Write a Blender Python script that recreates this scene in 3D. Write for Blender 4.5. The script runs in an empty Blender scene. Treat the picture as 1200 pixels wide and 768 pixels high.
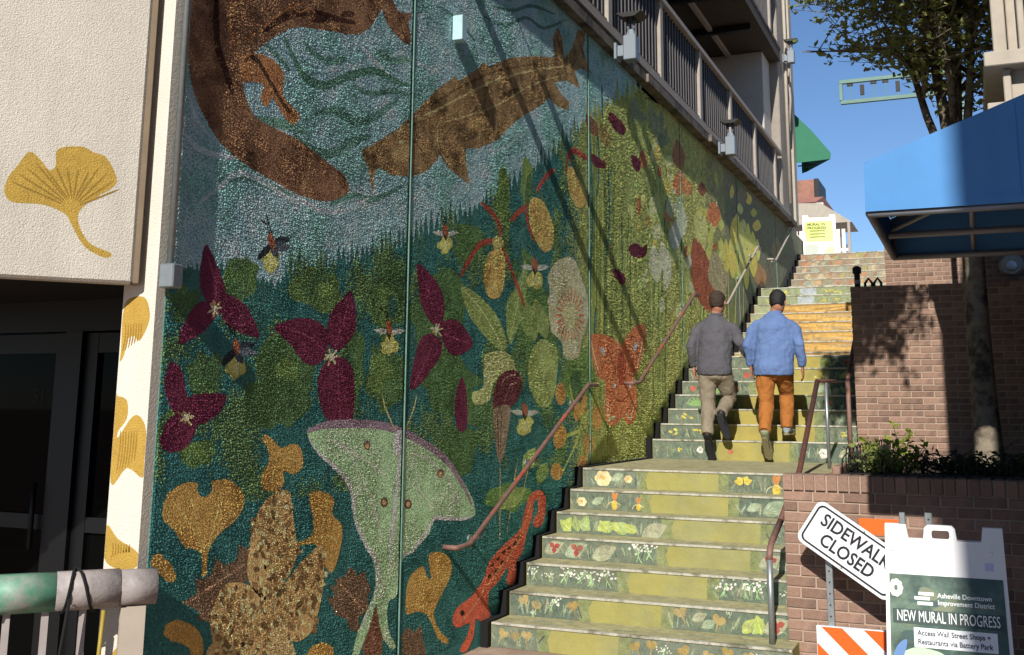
import bpy, bmesh, math, random
import numpy as np
from mathutils import Vector, Matrix, Euler
from mathutils.geometry import tessellate_polygon
random.seed(11)
SC = bpy.context.scene
COL = SC.collection
R = math.radians
# ------------------------------------------------------------------ camera
cam = bpy.data.cameras.new('camera'); camo = bpy.data.objects.new('camera', cam); COL.objects.link(camo); SC.camera = camo
YAW, PIT, ROL = -.4091, .1816, .0084
fw = Vector((math.sin(YAW)*math.cos(PIT), math.cos(YAW)*math.cos(PIT), math.sin(PIT)))
rt = Vector((math.cos(YAW), -math.sin(YAW), 0)); up = rt.cross(fw)
r2 = math.cos(ROL)*rt + math.sin(ROL)*up; u2 = math.cos(ROL)*up - math.sin(ROL)*rt
camo.matrix_world = Matrix(((r2.x, u2.x, -fw.x, 3.4), (r2.y, u2.y, -fw.y, 0), (r2.z, u2.z, -fw.z, 1.67), (0, 0, 0, 1)))
cam.sensor_fit = 'HORIZONTAL'; cam.sensor_width = 36; cam.lens = 36*1252.8/1200; cam.shift_y = -134.1/1200
cam.clip_start = .05; cam.clip_end = 2000
# ------------------------------------------------------------------ sky and sun
SUN = Vector((-.12, 1, -.68)).normalized()          # direction the light travels
wd = bpy.data.worlds.new('World'); SC.world = wd; wd.use_nodes = True
nt = wd.node_tree; bg = nt.nodes['Background']
sky = nt.nodes.new('ShaderNodeTexSky'); sky.sky_type = 'NISHITA'; sky.sun_disc = False
sky.sun_elevation = math.asin(-SUN.z); sky.sun_rotation = math.atan2(-SUN.x, -SUN.y)
sky.altitude = 1500; sky.air_density = 1.0; sky.dust_density = .0; sky.ozone_density = 5
hs = nt.nodes.new('ShaderNodeHueSaturation'); hs.inputs['Saturation'].default_value = 1.02; nt.links.new(sky.outputs[0], hs.inputs['Color']); nt.links.new(hs.outputs[0], bg.inputs[0]); bg.inputs[1].default_value = .094
sl = bpy.data.lights.new('sun', 'SUN'); slo = bpy.data.objects.new('sun', sl); COL.objects.link(slo)
sl.energy = 5.0; sl.angle = R(.5); sl.color = (1, .95, .87)
slo.rotation_euler = SUN.to_track_quat('-Z', 'Y').to_euler(); slo.location = (5, -20, 30)
SC.view_settings.view_transform = 'Standard'; SC.view_settings.look = 'None'; SC.view_settings.gamma = 1
SC.view_settings.exposure = .4
SC.render.resolution_x = 1024; SC.render.resolution_y = 655

# ------------------------------------------------------------------ helpers
def lin(h):
    v = [int(h[i:i+2], 16)/255 for i in (0, 2, 4)]
    return tuple((c/12.92 if c <= .04045 else ((c+.055)/1.055)**2.4) for c in v) + (1,)
def obj(name, me, mat=None, parent=None, kind=None):
    if mat is not None and not me.materials: me.materials.append(mat)
    o = bpy.data.objects.new(name, me); COL.objects.link(o)
    if parent is not None: o.parent = parent
    if kind: o['kind'] = kind
    return o
def tag(o, label, cat, group=None):
    o['label'] = label; o['category'] = cat
    if group: o['group'] = group
    return o
def thing(name, label, cat, loc=(0, 0, 0), rz=0, group=None):
    o = bpy.data.objects.new(name, None); COL.objects.link(o); o.location = loc; o.rotation_euler = (0, 0, rz)
    o.empty_display_size = .1
    return tag(o, label, cat, group)
def copy_tree(o, parent=None):
    c = o.copy(); COL.objects.link(c); c.parent = parent
    for ch in [k for k in bpy.data.objects if k.parent is o]: copy_tree(ch, c)
    return c
class MB:
    def __init__(s): s.v = []; s.f = []
    def box(s, x0, x1, y0, y1, z0, z1):
        b = len(s.v)
        s.v += [(x0, y0, z0), (x1, y0, z0), (x1, y1, z0), (x0, y1, z0), (x0, y0, z1), (x1, y0, z1), (x1, y1, z1), (x0, y1, z1)]
        s.f += [tuple(b+i for i in q) for q in ((3, 2, 1, 0), (4, 5, 6, 7), (0, 1, 5, 4), (1, 2, 6, 5), (2, 3, 7, 6), (3, 0, 4, 7))]
        return s
    def tube(s, pts, rad, n=10, caps=True):
        pts = [Vector(p) for p in pts]; b0 = len(s.v)
        rad = [rad]*len(pts) if isinstance(rad, (int, float, tuple)) else rad
        nrm = None
        for i, p in enumerate(pts):
            t = (pts[min(i+1, len(pts)-1)] - pts[max(i-1, 0)]).normalized()
            if nrm is None:
                nrm = Vector((1, 0, 0)) if abs(t.x) < .8 else Vector((0, 1, 0))
            nrm = (nrm - t*nrm.dot(t)).normalized(); bn = t.cross(nrm)
            r = rad[i]; ra, rb = (r, r) if isinstance(r, (int, float)) else r
            for k in range(n):
                a = 2*math.pi*k/n
                s.v.append(tuple(p + nrm*ra*math.cos(a) + bn*rb*math.sin(a)))
        for i in range(len(pts)-1):
            for k in range(n):
                a = b0+i*n+k; c = b0+i*n+(k+1) % n
                s.f.append((a, c, c+n, a+n))
        if caps:
            s.f.append(tuple(b0+k for k in reversed(range(n)))); e = b0+(len(pts)-1)*n
            s.f.append(tuple(e+k for k in range(n)))
        return s
    def prism(s, poly, fn, d0, d1):
        """extrude a 2D outline: fn(u, v, d) gives a point"""
        n = len(poly); b = len(s.v)
        s.v += [tuple(fn(u, v, d0)) for u, v in poly] + [tuple(fn(u, v, d1)) for u, v in poly]
        for t in tessellate_polygon([[Vector((u, v, 0)) for u, v in poly]]):
            s.f.append((b+t[0], b+t[1], b+t[2])); s.f.append((b+n+t[2], b+n+t[1], b+n+t[0]))
        for i in range(n):
            j = (i+1) % n; s.f.append((b+i, b+j, b+n+j, b+n+i))
        return s
    def mesh(s, name, smooth=False, fix=False):
        me = bpy.data.meshes.new(name); me.from_pydata(s.v, [], s.f); me.update()
        if fix:
            bm = bmesh.new(); bm.from_mesh(me); bmesh.ops.recalc_face_normals(bm, faces=bm.faces); bm.to_mesh(me); bm.free()
        if smooth: me.polygons.foreach_set('use_smooth', [True]*len(me.polygons))
        return me
    def build(s, name, mat, parent=None, kind=None, smooth=False, fix=False):
        return obj(name, s.mesh(name, smooth, fix), mat, parent, kind)
def bevel(me, w, seg=1):
    bm = bmesh.new(); bm.from_mesh(me)
    bmesh.ops.bevel(bm, geom=bm.edges[:], offset=w, segments=seg, affect='EDGES', profile=.6); bm.to_mesh(me); bm.free(); return me
def bbox(name, mat, parent, x0, x1, y0, y1, z0, z1, w=.004, kind=None):
    return obj(name, bevel(MB().box(x0, x1, y0, y1, z0, z1).mesh(name), w), mat, parent, kind)

# ------------------------------------------------------------------ materials
def mat(name, col, rough=.8, var=.15, vscale=6, bump=0, bscale=60, metal=0, col2=None, mixscale=2.0, mixlo=.45, mixhi=.6, attr=False, rnd=0, fine=0, fscale=200, spec=.4, streak=0):
    m = bpy.data.materials.new(name); m.use_nodes = True; t = m.node_tree; L = t.links.new; N = t.nodes.new
    p = t.nodes['Principled BSDF']; p.inputs['Roughness'].default_value = rough; p.inputs['Metallic'].default_value = metal
    p.inputs['Specular IOR Level'].default_value = spec
    tc = N('ShaderNodeTexCoord'); co = tc.outputs['Object']
    if attr:
        a = N('ShaderNodeAttribute'); a.attribute_name = 'Col'; c = a.outputs['Color']
        if col2:
            n = N('ShaderNodeTexNoise'); n.inputs['Scale'].default_value = mixscale; n.inputs['Detail'].default_value = 8; n.inputs['Roughness'].default_value = .75; L(co, n.inputs['Vector'])
            mr = N('ShaderNodeMapRange'); mr.inputs[1].default_value = mixlo; mr.inputs[2].default_value = mixhi; mr.inputs[4].default_value = .8; L(n.outputs[0], mr.inputs[0])
            mx = N('ShaderNodeMix'); mx.data_type = 'RGBA'; L(mr.outputs[0], mx.inputs[0]); L(c, mx.inputs[6]); mx.inputs[7].default_value = lin(col2); c = mx.outputs[2]
    else:
        q = N('ShaderNodeRGB'); q.outputs[0].default_value = lin(col); c = q.outputs[0]
        if col2:
            q2 = N('ShaderNodeRGB'); q2.outputs[0].default_value = lin(col2)
            n = N('ShaderNodeTexNoise'); n.inputs['Scale'].default_value = mixscale; n.inputs['Detail'].default_value = 6; n.inputs['Roughness'].default_value = .65; L(co, n.inputs['Vector'])
            mr = N('ShaderNodeMapRange'); mr.inputs[1].default_value = mixlo; mr.inputs[2].default_value = mixhi; L(n.outputs[0], mr.inputs[0])
            mx = N('ShaderNodeMix'); mx.data_type = 'RGBA'; L(mr.outputs[0], mx.inputs[0]); L(c, mx.inputs[6]); L(q2.outputs[0], mx.inputs[7]); c = mx.outputs[2]
    def modulate(c, src, lo, hi):
        mr = N('ShaderNodeMapRange'); mr.inputs[1].default_value = .25; mr.inputs[2].default_value = .75; mr.inputs[3].default_value = lo; mr.inputs[4].default_value = hi; L(src, mr.inputs[0])
        vm = N('ShaderNodeVectorMath'); vm.operation = 'SCALE'; L(c, vm.inputs[0]); L(mr.outputs[0], vm.inputs['Scale']); return vm.outputs[0]
    if var:
        n = N('ShaderNodeTexNoise'); n.inputs['Scale'].default_value = vscale; n.inputs['Detail'].default_value = 5; n.inputs['Roughness'].default_value = .7; L(co, n.inputs['Vector'])
        c = modulate(c, n.outputs[0], 1-var, 1+var)
    if streak:
        mp = N('ShaderNodeMapping'); mp.inputs['Scale'].default_value = (7, 7, .45); L(co, mp.inputs['Vector'])
        n = N('ShaderNodeTexNoise'); n.inputs['Scale'].default_value = 1; n.inputs['Detail'].default_value = 6; n.inputs['Roughness'].default_value = .7; L(mp.outputs[0], n.inputs['Vector'])
        c = modulate(c, n.outputs[0], 1-streak, 1+streak*.6)
    if fine:
        n = N('ShaderNodeTexNoise'); n.inputs['Scale'].default_value = fscale; n.inputs['Detail'].default_value = 2; L(co, n.inputs['Vector'])
        c = modulate(c, n.outputs[0], 1-fine, 1+fine)
    if rnd:
        oi = N('ShaderNodeObjectInfo'); mr = N('ShaderNodeMapRange'); mr.inputs[3].default_value = 1-rnd; mr.inputs[4].default_value = 1+rnd; L(oi.outputs['Random'], mr.inputs[0])
        vm = N('ShaderNodeVectorMath'); vm.operation = 'SCALE'; L(c, vm.inputs[0]); L(mr.outputs[0], vm.inputs['Scale']); c = vm.outputs[0]
    L(c, p.inputs['Base Color'])
    if bump:
        n = N('ShaderNodeTexNoise'); n.inputs['Scale'].default_value = bscale; n.inputs['Detail'].default_value = 3; n.inputs['Roughness'].default_value = .6; L(co, n.inputs['Vector'])
        b = N('ShaderNodeBump'); b.inputs['Strength'].default_value = 1; b.inputs['Distance'].default_value = bump; L(n.outputs[0], b.inputs['Height']); L(b.outputs[0], p.inputs['Normal'])
    m['p'] = 1
    return m
def mural(c, g=2.15, ds=.2):
    """chalky paint colour, brightened to offset the weak sun on the wall"""
    y = .21*c[0]+.72*c[1]+.07*c[2]
    return tuple(min(.85, ((1-ds)*v+ds*y)*g+.006) for v in c[:3])+(1,)
STB, STS = .014, 95      # stucco relief: depth and grain
def stucco(name, **k):
    return mat(name, k.pop('col', 'ffffff'), rough=.95, var=.32, vscale=9, bump=STB, bscale=STS, fine=.5, fscale=85, spec=.1, **k)
PAINT = stucco('mural_paint', attr=True)
PAINTS = mat('flat_paint', 'ffffff', attr=True, rough=.8, var=.38, vscale=16, bump=.002, bscale=60, fine=.28, fscale=120, col2='77745c', mixscale=9, mixlo=.5, mixhi=.68)
PRINT = mat('printed_colour', 'ffffff', attr=True, rough=.45, var=.04, vscale=8)
def wall_material():
    m = stucco('mural_ground', col='1e5b57'); t = m.node_tree; N = t.nodes.new; L = t.links.new
    tc = N('ShaderNodeTexCoord'); sx = N('ShaderNodeSeparateXYZ'); L(tc.outputs['Object'], sx.inputs[0])
    n = N('ShaderNodeTexNoise'); n.inputs['Scale'].default_value = .9; n.inputs['Detail'].default_value = 5; L(tc.outputs['Object'], n.inputs['Vector'])
    ma = N('ShaderNodeMath'); ma.operation = 'MULTIPLY_ADD'; L(n.outputs[0], ma.inputs[0]); ma.inputs[1].default_value = 1.6; L(sx.outputs[1], ma.inputs[2])
    mr = N('ShaderNodeMapRange'); mr.inputs[1].default_value = 4; mr.inputs[2].default_value = 24; L(ma.outputs[0], mr.inputs[0])
    cr = N('ShaderNodeValToRGB'); e = cr.color_ramp.elements
    e[0].position = .30; e[0].color = mural(lin('1e5b57')); e[1].position = .335; e[1].color = mural(lin('7d8436'))
    for p, c in ((.46, '8c8c3c'), (.58, '787648'), (.68, '5f5b4e'), (.85, '5a574d')):
        k = cr.color_ramp.elements.new(p); k.color = mural(lin(c))
    L(mr.outputs[0], cr.inputs[0])
    n2 = N('ShaderNodeTexNoise'); n2.inputs['Scale'].default_value = 2.3; n2.inputs['Detail'].default_value = 7; n2.inputs['Roughness'].default_value = .7; L(tc.outputs['Object'], n2.inputs['Vector'])
    m2 = N('ShaderNodeMapRange'); m2.inputs[1].default_value = .47; m2.inputs[2].default_value = .62; m2.inputs[4].default_value = .75; L(n2.outputs[0], m2.inputs[0])
    hz = N('ShaderNodeMapRange'); hz.inputs[1].default_value = .9; hz.inputs[2].default_value = 1.9; L(sx.outputs[2], hz.inputs[0])
    mm = N('ShaderNodeMath'); mm.operation = 'MULTIPLY'; L(m2.outputs[0], mm.inputs[0]); L(hz.outputs[0], mm.inputs[1])
    mo = N('ShaderNodeMix'); mo.data_type = 'RGBA'; L(mm.outputs[0], mo.inputs[0]); L(cr.outputs[0], mo.inputs[6]); mo.inputs[7].default_value = mural(lin('4d6a35'))
    src = [x for x in t.nodes if x.type == 'RGB'][0]
    for l in list(t.links):
        if l.from_node == src: L(mo.outputs[2], l.to_socket)
    return m
WALLM = wall_material()
WATER = stucco('mural_water', col='a6cad2', col2='8ab8ae', mixscale=1.7, mixlo=.40, mixhi=.66)
CREAM = mat('cream_stucco', 'c2bbae', rough=.95, var=.07, vscale=3, bump=.007, bscale=150, fine=.14, fscale=160, spec=.15, streak=.10)
CREAM2 = mat('cream_pilaster', 'cfc8ba', rough=.95, var=.06, vscale=4, bump=.006, bscale=120, spec=.15, streak=.12)
GINK = mat('ginkgo_paint', 'ffffff', attr=True, rough=.9, var=.15, vscale=20, bump=.007, bscale=150, fine=.15, fscale=120)
BEAM = mat('weathered_ledge', '6f665c', rough=.9, var=.35, vscale=7, bump=.004, bscale=40, col2='3a342e', mixscale=3)
POSTM = mat('pale_post', '9c9288', rough=.8, var=.15, vscale=12)
BALM = mat('dark_baluster', '2e2b2c', rough=.6, var=.2)
BALL = mat('pale_baluster', '4c4848', rough=.6, var=.2)
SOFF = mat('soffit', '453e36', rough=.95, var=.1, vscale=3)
GREYM = mat('grey_fixture', '727c85', rough=.45, var=.05, spec=.5)
DARKM = mat('dark_metal', '1c1b1b', rough=.5, var=.2, metal=.3)
RAILM = mat('painted_rail', '75584f', rough=.6, var=.3, vscale=18, col2='94503f', mixscale=3.2, mixlo=.55, mixhi=.6, bump=.001, bscale=50)
RAILD = mat('rust_rail', '5e3d35', rough=.55, var=.25, vscale=18, bump=.001)
GALV = mat('galvanised', '8f9596', rough=.4, var=.15, vscale=25, metal=.6)
NOSE = mat('nosing_strip', 'aeab9c', rough=.55, var=.35, vscale=24, metal=.2, col2='6f6d5c', mixscale=7, mixlo=.5, mixhi=.62)
BRK = mat('brick', '866b5c', rough=.9, var=.22, vscale=14, rnd=.24, bump=.005, bscale=60, col2='745f55', mixscale=5)
BRK2 = mat('brown_brick', '846a5b', rough=.9, var=.2, vscale=14, rnd=.22, bump=.005, bscale=60, col2='6d584e', mixscale=5)
MORT = mat('mortar', 'a08c7b', rough=.95, var=.1, vscale=20, bump=.003, bscale=90)
BLACK = mat('void', '0b0b0b', rough=.9, var=0)
WHITE = mat('white_plastic', 'dcdcdc', rough=.45, var=.04, vscale=5, spec=.5)
SIGNW = mat('sign_white', 'd8dbe0', rough=.4, var=.05)
SIGNK = mat('sign_black', '1a1a1c', rough=.5, var=0)
ORANGE = mat('reflective_orange', 'e2601c', rough=.4, var=.06)
BLUE = mat('blue_canvas', '4a83bb', rough=.75, var=.08, vscale=1.3, bump=.012, bscale=2.0, streak=.08)
GREEN = mat('green_canvas', '2c6e54', rough=.75, var=.06)
SOIL = mat('soil', '2c2119', rough=1, var=.4, vscale=30, bump=.02, bscale=30)
TRUNK = mat('bark', '7d7262', rough=.9, var=.3, vscale=9, bump=.008, bscale=22, col2='3c352d', mixscale=6)
STUCT = mat('pale_trim', 'a39a8c', rough=.8, var=.15, vscale=6)
def glass(name, col, rough=.06):
    m = bpy.data.materials.new(name); m.use_nodes = True; p = m.node_tree.nodes['Principled BSDF']
    p.inputs['Base Color'].default_value = lin(col); p.inputs['Roughness'].default_value = rough; p.inputs['Specular IOR Level'].default_value = 1.0; return m
GLASS = glass('dark_glass', '08090a')
def leafmat(name, c1, c2, tr=.45):
    m = mat(name, c1, rough=.6, var=.25, vscale=3, col2=c2, mixscale=2.5, mixlo=.4, mixhi=.62); t = m.node_tree
    p = t.nodes['Principled BSDF']; o = t.nodes['Material Output']
    tb = t.nodes.new('ShaderNodeBsdfTranslucent'); mx = t.nodes.new('ShaderNodeMixShader'); mx.inputs[0].default_value = tr
    t.links.new(p.inputs['Base Color'].links[0].from_socket, tb.inputs[0]); t.links.new(p.outputs[0], mx.inputs[1]); t.links.new(tb.outputs[0], mx.inputs[2]); t.links.new(mx.outputs[0], o.inputs[0])
    return m
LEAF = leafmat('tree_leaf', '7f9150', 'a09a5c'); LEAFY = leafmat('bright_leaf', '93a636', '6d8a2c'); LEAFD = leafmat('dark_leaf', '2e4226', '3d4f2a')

# ------------------------------------------------------------------ flat paint: outlines -> thin coloured sheets
def catmull(pts, k=4):
    n = len(pts); out = []
    for i in range(n):
        a, b, c, d = pts[i-1], pts[i], pts[(i+1) % n], pts[(i+2) % n]
        for j in range(k):
            t = j/k
            out.append(tuple(.5*((2*b[q]) + (-a[q]+c[q])*t + (2*a[q]-5*b[q]+4*c[q]-d[q])*t*t + (-a[q]+3*b[q]-3*c[q]+d[q])*t**3) for q in (0, 1)))
    return out
def ribbon(pts, w):
    if len(pts) > 2:
        q = []
        for i in range(len(pts)-1):
            a, b, c, d = pts[max(i-1, 0)], pts[i], pts[i+1], pts[min(i+2, len(pts)-1)]
            for j in range(4):
                t = j/4
                q.append(tuple(.5*((2*b[k]) + (-a[k]+c[k])*t + (2*a[k]-5*b[k]+4*c[k]-d[k])*t*t + (-a[k]+3*b[k]-3*c[k]+d[k])*t**3) for k in (0, 1)))
        q.append(pts[-1]); pts = q
    if len(pts) == 2: pts = [tuple(pts[0][k]+(pts[1][k]-pts[0][k])*t for k in (0, 1)) for t in (0, .2, .5, .8, 1)]
    n = len(pts); L_, R_ = [], []
    for i, p in enumerate(pts):
        a, b = pts[max(i-1, 0)], pts[min(i+1, n-1)]; dx, dy = b[0]-a[0], b[1]-a[1]; l = math.hypot(dx, dy) or 1
        e = i/(n-1) if n > 1 else 0
        h = w*.5*(.25+.75*min(1, 4*e+.15, 4*(1-e)+.15))
        L_.append((p[0]-dy/l*h, p[1]+dx/l*h)); R_.append((p[0]+dy/l*h, p[1]-dx/l*h))
    return L_, R_
OUTL = []
def paint_mesh(name, shapes, fn, base, step=1e-5, wrap=40, cuts=(), clip=None, i0=0, cf=lambda c: c):
    """shapes: ('p', hex, outline, smooth) or ('s', hex, centreline, width); fn(u, v, d) places a point at height d over the surface"""
    V, Fc, C = [], [], []
    for i, (k, col, pts, ex) in enumerate(shapes):
        d = base + ((i+i0) % wrap)*step; b = len(V)
        if k in 'er':                                          # ellipse, even or ragged
            cx, cy, ax, ay, bx, by = pts; n = ex; q = []
            for j in range(n):
                an = 2*math.pi*j/n; f = random.uniform(.72, 1.22) if k == 'r' else 1
                q.append((cx+f*(ax*math.cos(an)+bx*math.sin(an)), cy+f*(ay*math.cos(an)+by*math.sin(an))))
            k, pts, ex = 'p', q, 1
        elif k == 'l':                                         # pointed leaf
            x0, y0, x1, y1, wx, wy = pts
            k, pts, ex = 'p', [(x0+(x1-x0)*t+wx*e, y0+(y1-y0)*t+wy*e) for t, e in ((0, 0), (.15, .6), (.4, 1), (.65, .85), (.87, .4), (1, 0), (.87, -.4), (.65, -.85), (.4, -1), (.15, -.6))], 1
        if k == 'p':
            o = catmull(pts) if ex else list(pts)
            V += [fn(u, v, d) for u, v in o]; OUTL.append((d, o, cf(lin(col))))
            for t in tessellate_polygon([[Vector((u, v, 0)) for u, v in o]]):
                Fc.append((b+t[0], b+t[1], b+t[2])); C.append(cf(lin(col)))
        else:
            A, B = ribbon(pts, ex); n = len(A); OUTL.append((d, A+B[::-1], cf(lin(col))))
            V += [fn(u, v, d) for u, v in A] + [fn(u, v, d) for u, v in B]
            for j in range(n-1): Fc.append((b+j, b+j+1, b+n+j+1, b+n+j)); C.append(cf(lin(col)))
    me = bpy.data.meshes.new(name); me.from_pydata(V, [], Fc); me.update()
    ca = me.color_attributes.new('Col', 'FLOAT_COLOR', 'CORNER'); buf = []
    for pl in me.polygons: buf += list(C[pl.index])*pl.loop_total
    ca.data.foreach_set('color', buf)
    if cuts or clip:
        bm = bmesh.new(); bm.from_mesh(me)
        for y0, y1 in cuts:
            for y in (y0, y1):
                bmesh.ops.bisect_plane(bm, geom=bm.verts[:]+bm.edges[:]+bm.faces[:], dist=1e-6, plane_co=(0, y, 0), plane_no=(0, 1, 0))
            dl = [f for f in bm.faces if y0 < f.calc_center_median().y < y1]
            if dl: bmesh.ops.delete(bm, geom=dl, context='FACES')
        for co, no in (clip or ()):
            bmesh.ops.bisect_plane(bm, geom=bm.verts[:]+bm.edges[:]+bm.faces[:], dist=1e-6, plane_co=co, plane_no=no, clear_outer=True)
        bm.to_mesh(me); bm.free()
    return me
def face_to(me, dirv):
    """make every face look along dirv"""
    bm = bmesh.new(); bm.from_mesh(me); dv = Vector(dirv)
    bm.normal_update(); fl = [f for f in bm.faces if f.normal.dot(dv) < 0]
    if fl: bmesh.ops.reverse_faces(bm, faces=fl)
    bm.to_mesh(me); bm.free(); return me
def ell(x, y, rx, ry, n=10, rot=0):
    r = R(rot); return [(x+rx*math.cos(a)*math.cos(r)-ry*math.sin(a)*math.sin(r), y+rx*math.cos(a)*math.sin(r)+ry*math.sin(a)*math.cos(r)) for a in [2*math.pi*i/n for i in range(n)]]
def lf(x0, y0, x1, y1, w):
    dx, dy = x1-x0, y1-y0; l = math.hypot(dx, dy); nx, ny = -dy/l, dx/l
    return [(x0+dx*t+nx*w*k, y0+dy*t+ny*w*k) for t, k in ((0, 0), (.15, .6), (.4, 1), (.65, .85), (.87, .4), (1, 0), (.87, -.4), (.65, -.85), (.4, -1), (.15, -.6))]
def text_mesh(body, size, fn, align='CENTER', bold=0, sx=1.0, shear=0):
    cu = bpy.data.curves.new('lettering', 'FONT'); cu.body = body; cu.size = size; cu.align_x = align; cu.align_y = 'CENTER'; cu.offset = bold*size; cu.shear = shear; cu.resolution_u = 3
    o = bpy.data.objects.new('lettering', cu); COL.objects.link(o)
    dg = bpy.context.evaluated_depsgraph_get(); me = bpy.data.meshes.new_from_object(o.evaluated_get(dg)); bpy.data.objects.remove(o); bpy.data.curves.remove(cu)
    for v in me.vertices: v.co = Vector(fn(v.co.x*sx, v.co.y))
    return me
WATER_EDGE=[(3.859,2.267),(3.87,2.318),(3.891,2.274),(3.906,2.329),(3.929,2.29),(3.935,2.337),(3.951,2.28),(3.965,2.316),(3.983,2.308),(3.996,2.336),(4.013,2.321),(4.028,2.332),(4.048,2.299),(4.057,2.356),(4.075,2.308),(4.085,2.341),(4.098,2.335),(4.115,2.343),(4.133,2.339),(4.152,2.357),(4.176,2.325),(4.195,2.368),(4.22,2.333),(4.239,2.378),(4.267,2.316),(4.276,2.374),(4.295,2.315),(4.314,2.36),(4.34,2.335),(4.355,2.35),(4.373,2.328),(4.383,2.362),(4.4,2.313),(4.409,2.351),(4.425,2.306),(4.437,2.354),(4.456,2.314),(4.469,2.359),(4.49,2.294),(4.5,2.332),(4.517,2.296),(4.536,2.331),(4.56,2.309),(4.58,2.346),(4.605,2.316),(4.618,2.328),(4.632,2.309),(4.655,2.347),(4.686,2.285),(4.707,2.335),(4.734,2.323),(4.749,2.373),(4.77,2.331),(4.774,2.483),(4.798,2.37),(4.812,2.517),(4.849,2.382),(4.855,2.499),(4.878,2.396),(4.893,2.553),(4.932,2.414),(4.948,2.496),(4.975,2.433),(4.988,2.485),(5.012,2.406),(5.03,2.496),(5.061,2.417),(5.067,2.553),(5.09,2.453),(5.103,2.569),(5.133,2.454),(5.153,2.559),(5.19,2.449),(5.201,2.521),(5.222,2.459),(5.24,2.542),(5.269,2.466),(5.286,2.619),(5.321,2.512),(5.344,2.607),(5.381,2.495),(5.393,2.601),(5.419,2.498),(5.431,2.686),(5.466,2.531),(5.492,2.65),(5.532,2.547),(5.556,2.641),(5.59,2.579),(5.609,2.672),(5.641,2.561),(5.667,2.724),(5.71,2.609),(5.733,2.672),(5.765,2.607),(5.777,2.798),(5.811,2.622),(5.826,2.801),(5.861,2.643),(5.883,2.818),(5.924,2.661),(5.945,2.77),(5.977,2.675),(5.996,2.847),(6.035,2.685),(6.051,2.86),(6.083,2.743),(6.109,2.863),(6.148,2.734),(6.166,2.871),(6.198,2.753),(6.226,2.942),(6.273,2.781),(6.293,2.961),(6.329,2.815),(6.359,3.001),(6.407,2.827),(6.438,3.052),(6.488,2.865),(6.526,3.015),(6.576,2.881),(6.593,3.11),(6.629,2.907),(6.655,3.097),(6.696,2.957),(6.729,3.135),(6.778,2.963),(6.81,3.108),(6.853,2.989),(6.886,3.176),(6.931,3.059),(6.972,3.133),(7.018,3.063),(7.051,3.178),(7.091,3.095),(7.132,3.181),(7.177,3.152),(7.214,3.219),(7.255,3.179),(7.283,3.272),(7.315,3.219),(7.344,3.348),(7.381,3.218),(7.414,3.402),(7.458,3.24),(7.49,3.336),(7.526,3.307),(7.563,3.444),(7.607,3.316),(7.636,3.477),(7.672,3.359),(7.7,3.458),(7.733,3.404),(7.776,3.581),(7.826,3.423),(7.883,3.601),(7.946,3.491),(8.001,3.652),(8.061,3.549),(8.095,3.743),(8.135,3.563),(8.196,3.795),(8.264,3.63),(8.308,3.738),(8.355,3.694),(8.391,3.903),(8.431,3.727),(8.469,3.998),(8.511,3.778),(8.559,3.907),(8.609,3.793),(8.655,3.988),(8.703,3.851),(8.775,4.095),(8.849,3.93),(8.897,4.156),(8.945,4.028),(9.0,4.319),(9.056,4.094),(9.115,4.278),(9.175,4.14),(9.221,4.339),(9.266,4.182),(9.321,4.48),(9.374,4.261),(9.418,4.419),(9.46,4.293),(9.545,4.474),(9.628,4.429),(9.688,4.732),(9.741,4.458),(9.803,4.679),(9.859,4.522),(9.94,4.813),(10.013,4.594),(10.069,4.789),(10.12,4.683),(10.198,4.854),(10.271,4.755),(10.351,4.954),(10.425,4.829),(10.517,4.964),(10.606,4.932),(10.682,5.275),(10.739,4.975),(10.844,5.108),(10.945,5.062),(11.054,5.333),(11.145,5.121),(11.254,5.388),(11.345,5.216),(11.468,5.447),(11.577,5.318),(11.699,5.512),(11.809,5.417),(11.942,5.756),(12.042,5.416),(12.164,5.632),(12.261,5.363),(12.394,5.585),(12.503,5.384),(12.625,5.676),(12.711,5.41),(12.825,5.693),(12.902,5.409),(13.048,5.591),(13.164,5.33),(13.331,5.716),(13.441,5.323),(13.56,5.791)]
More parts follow.
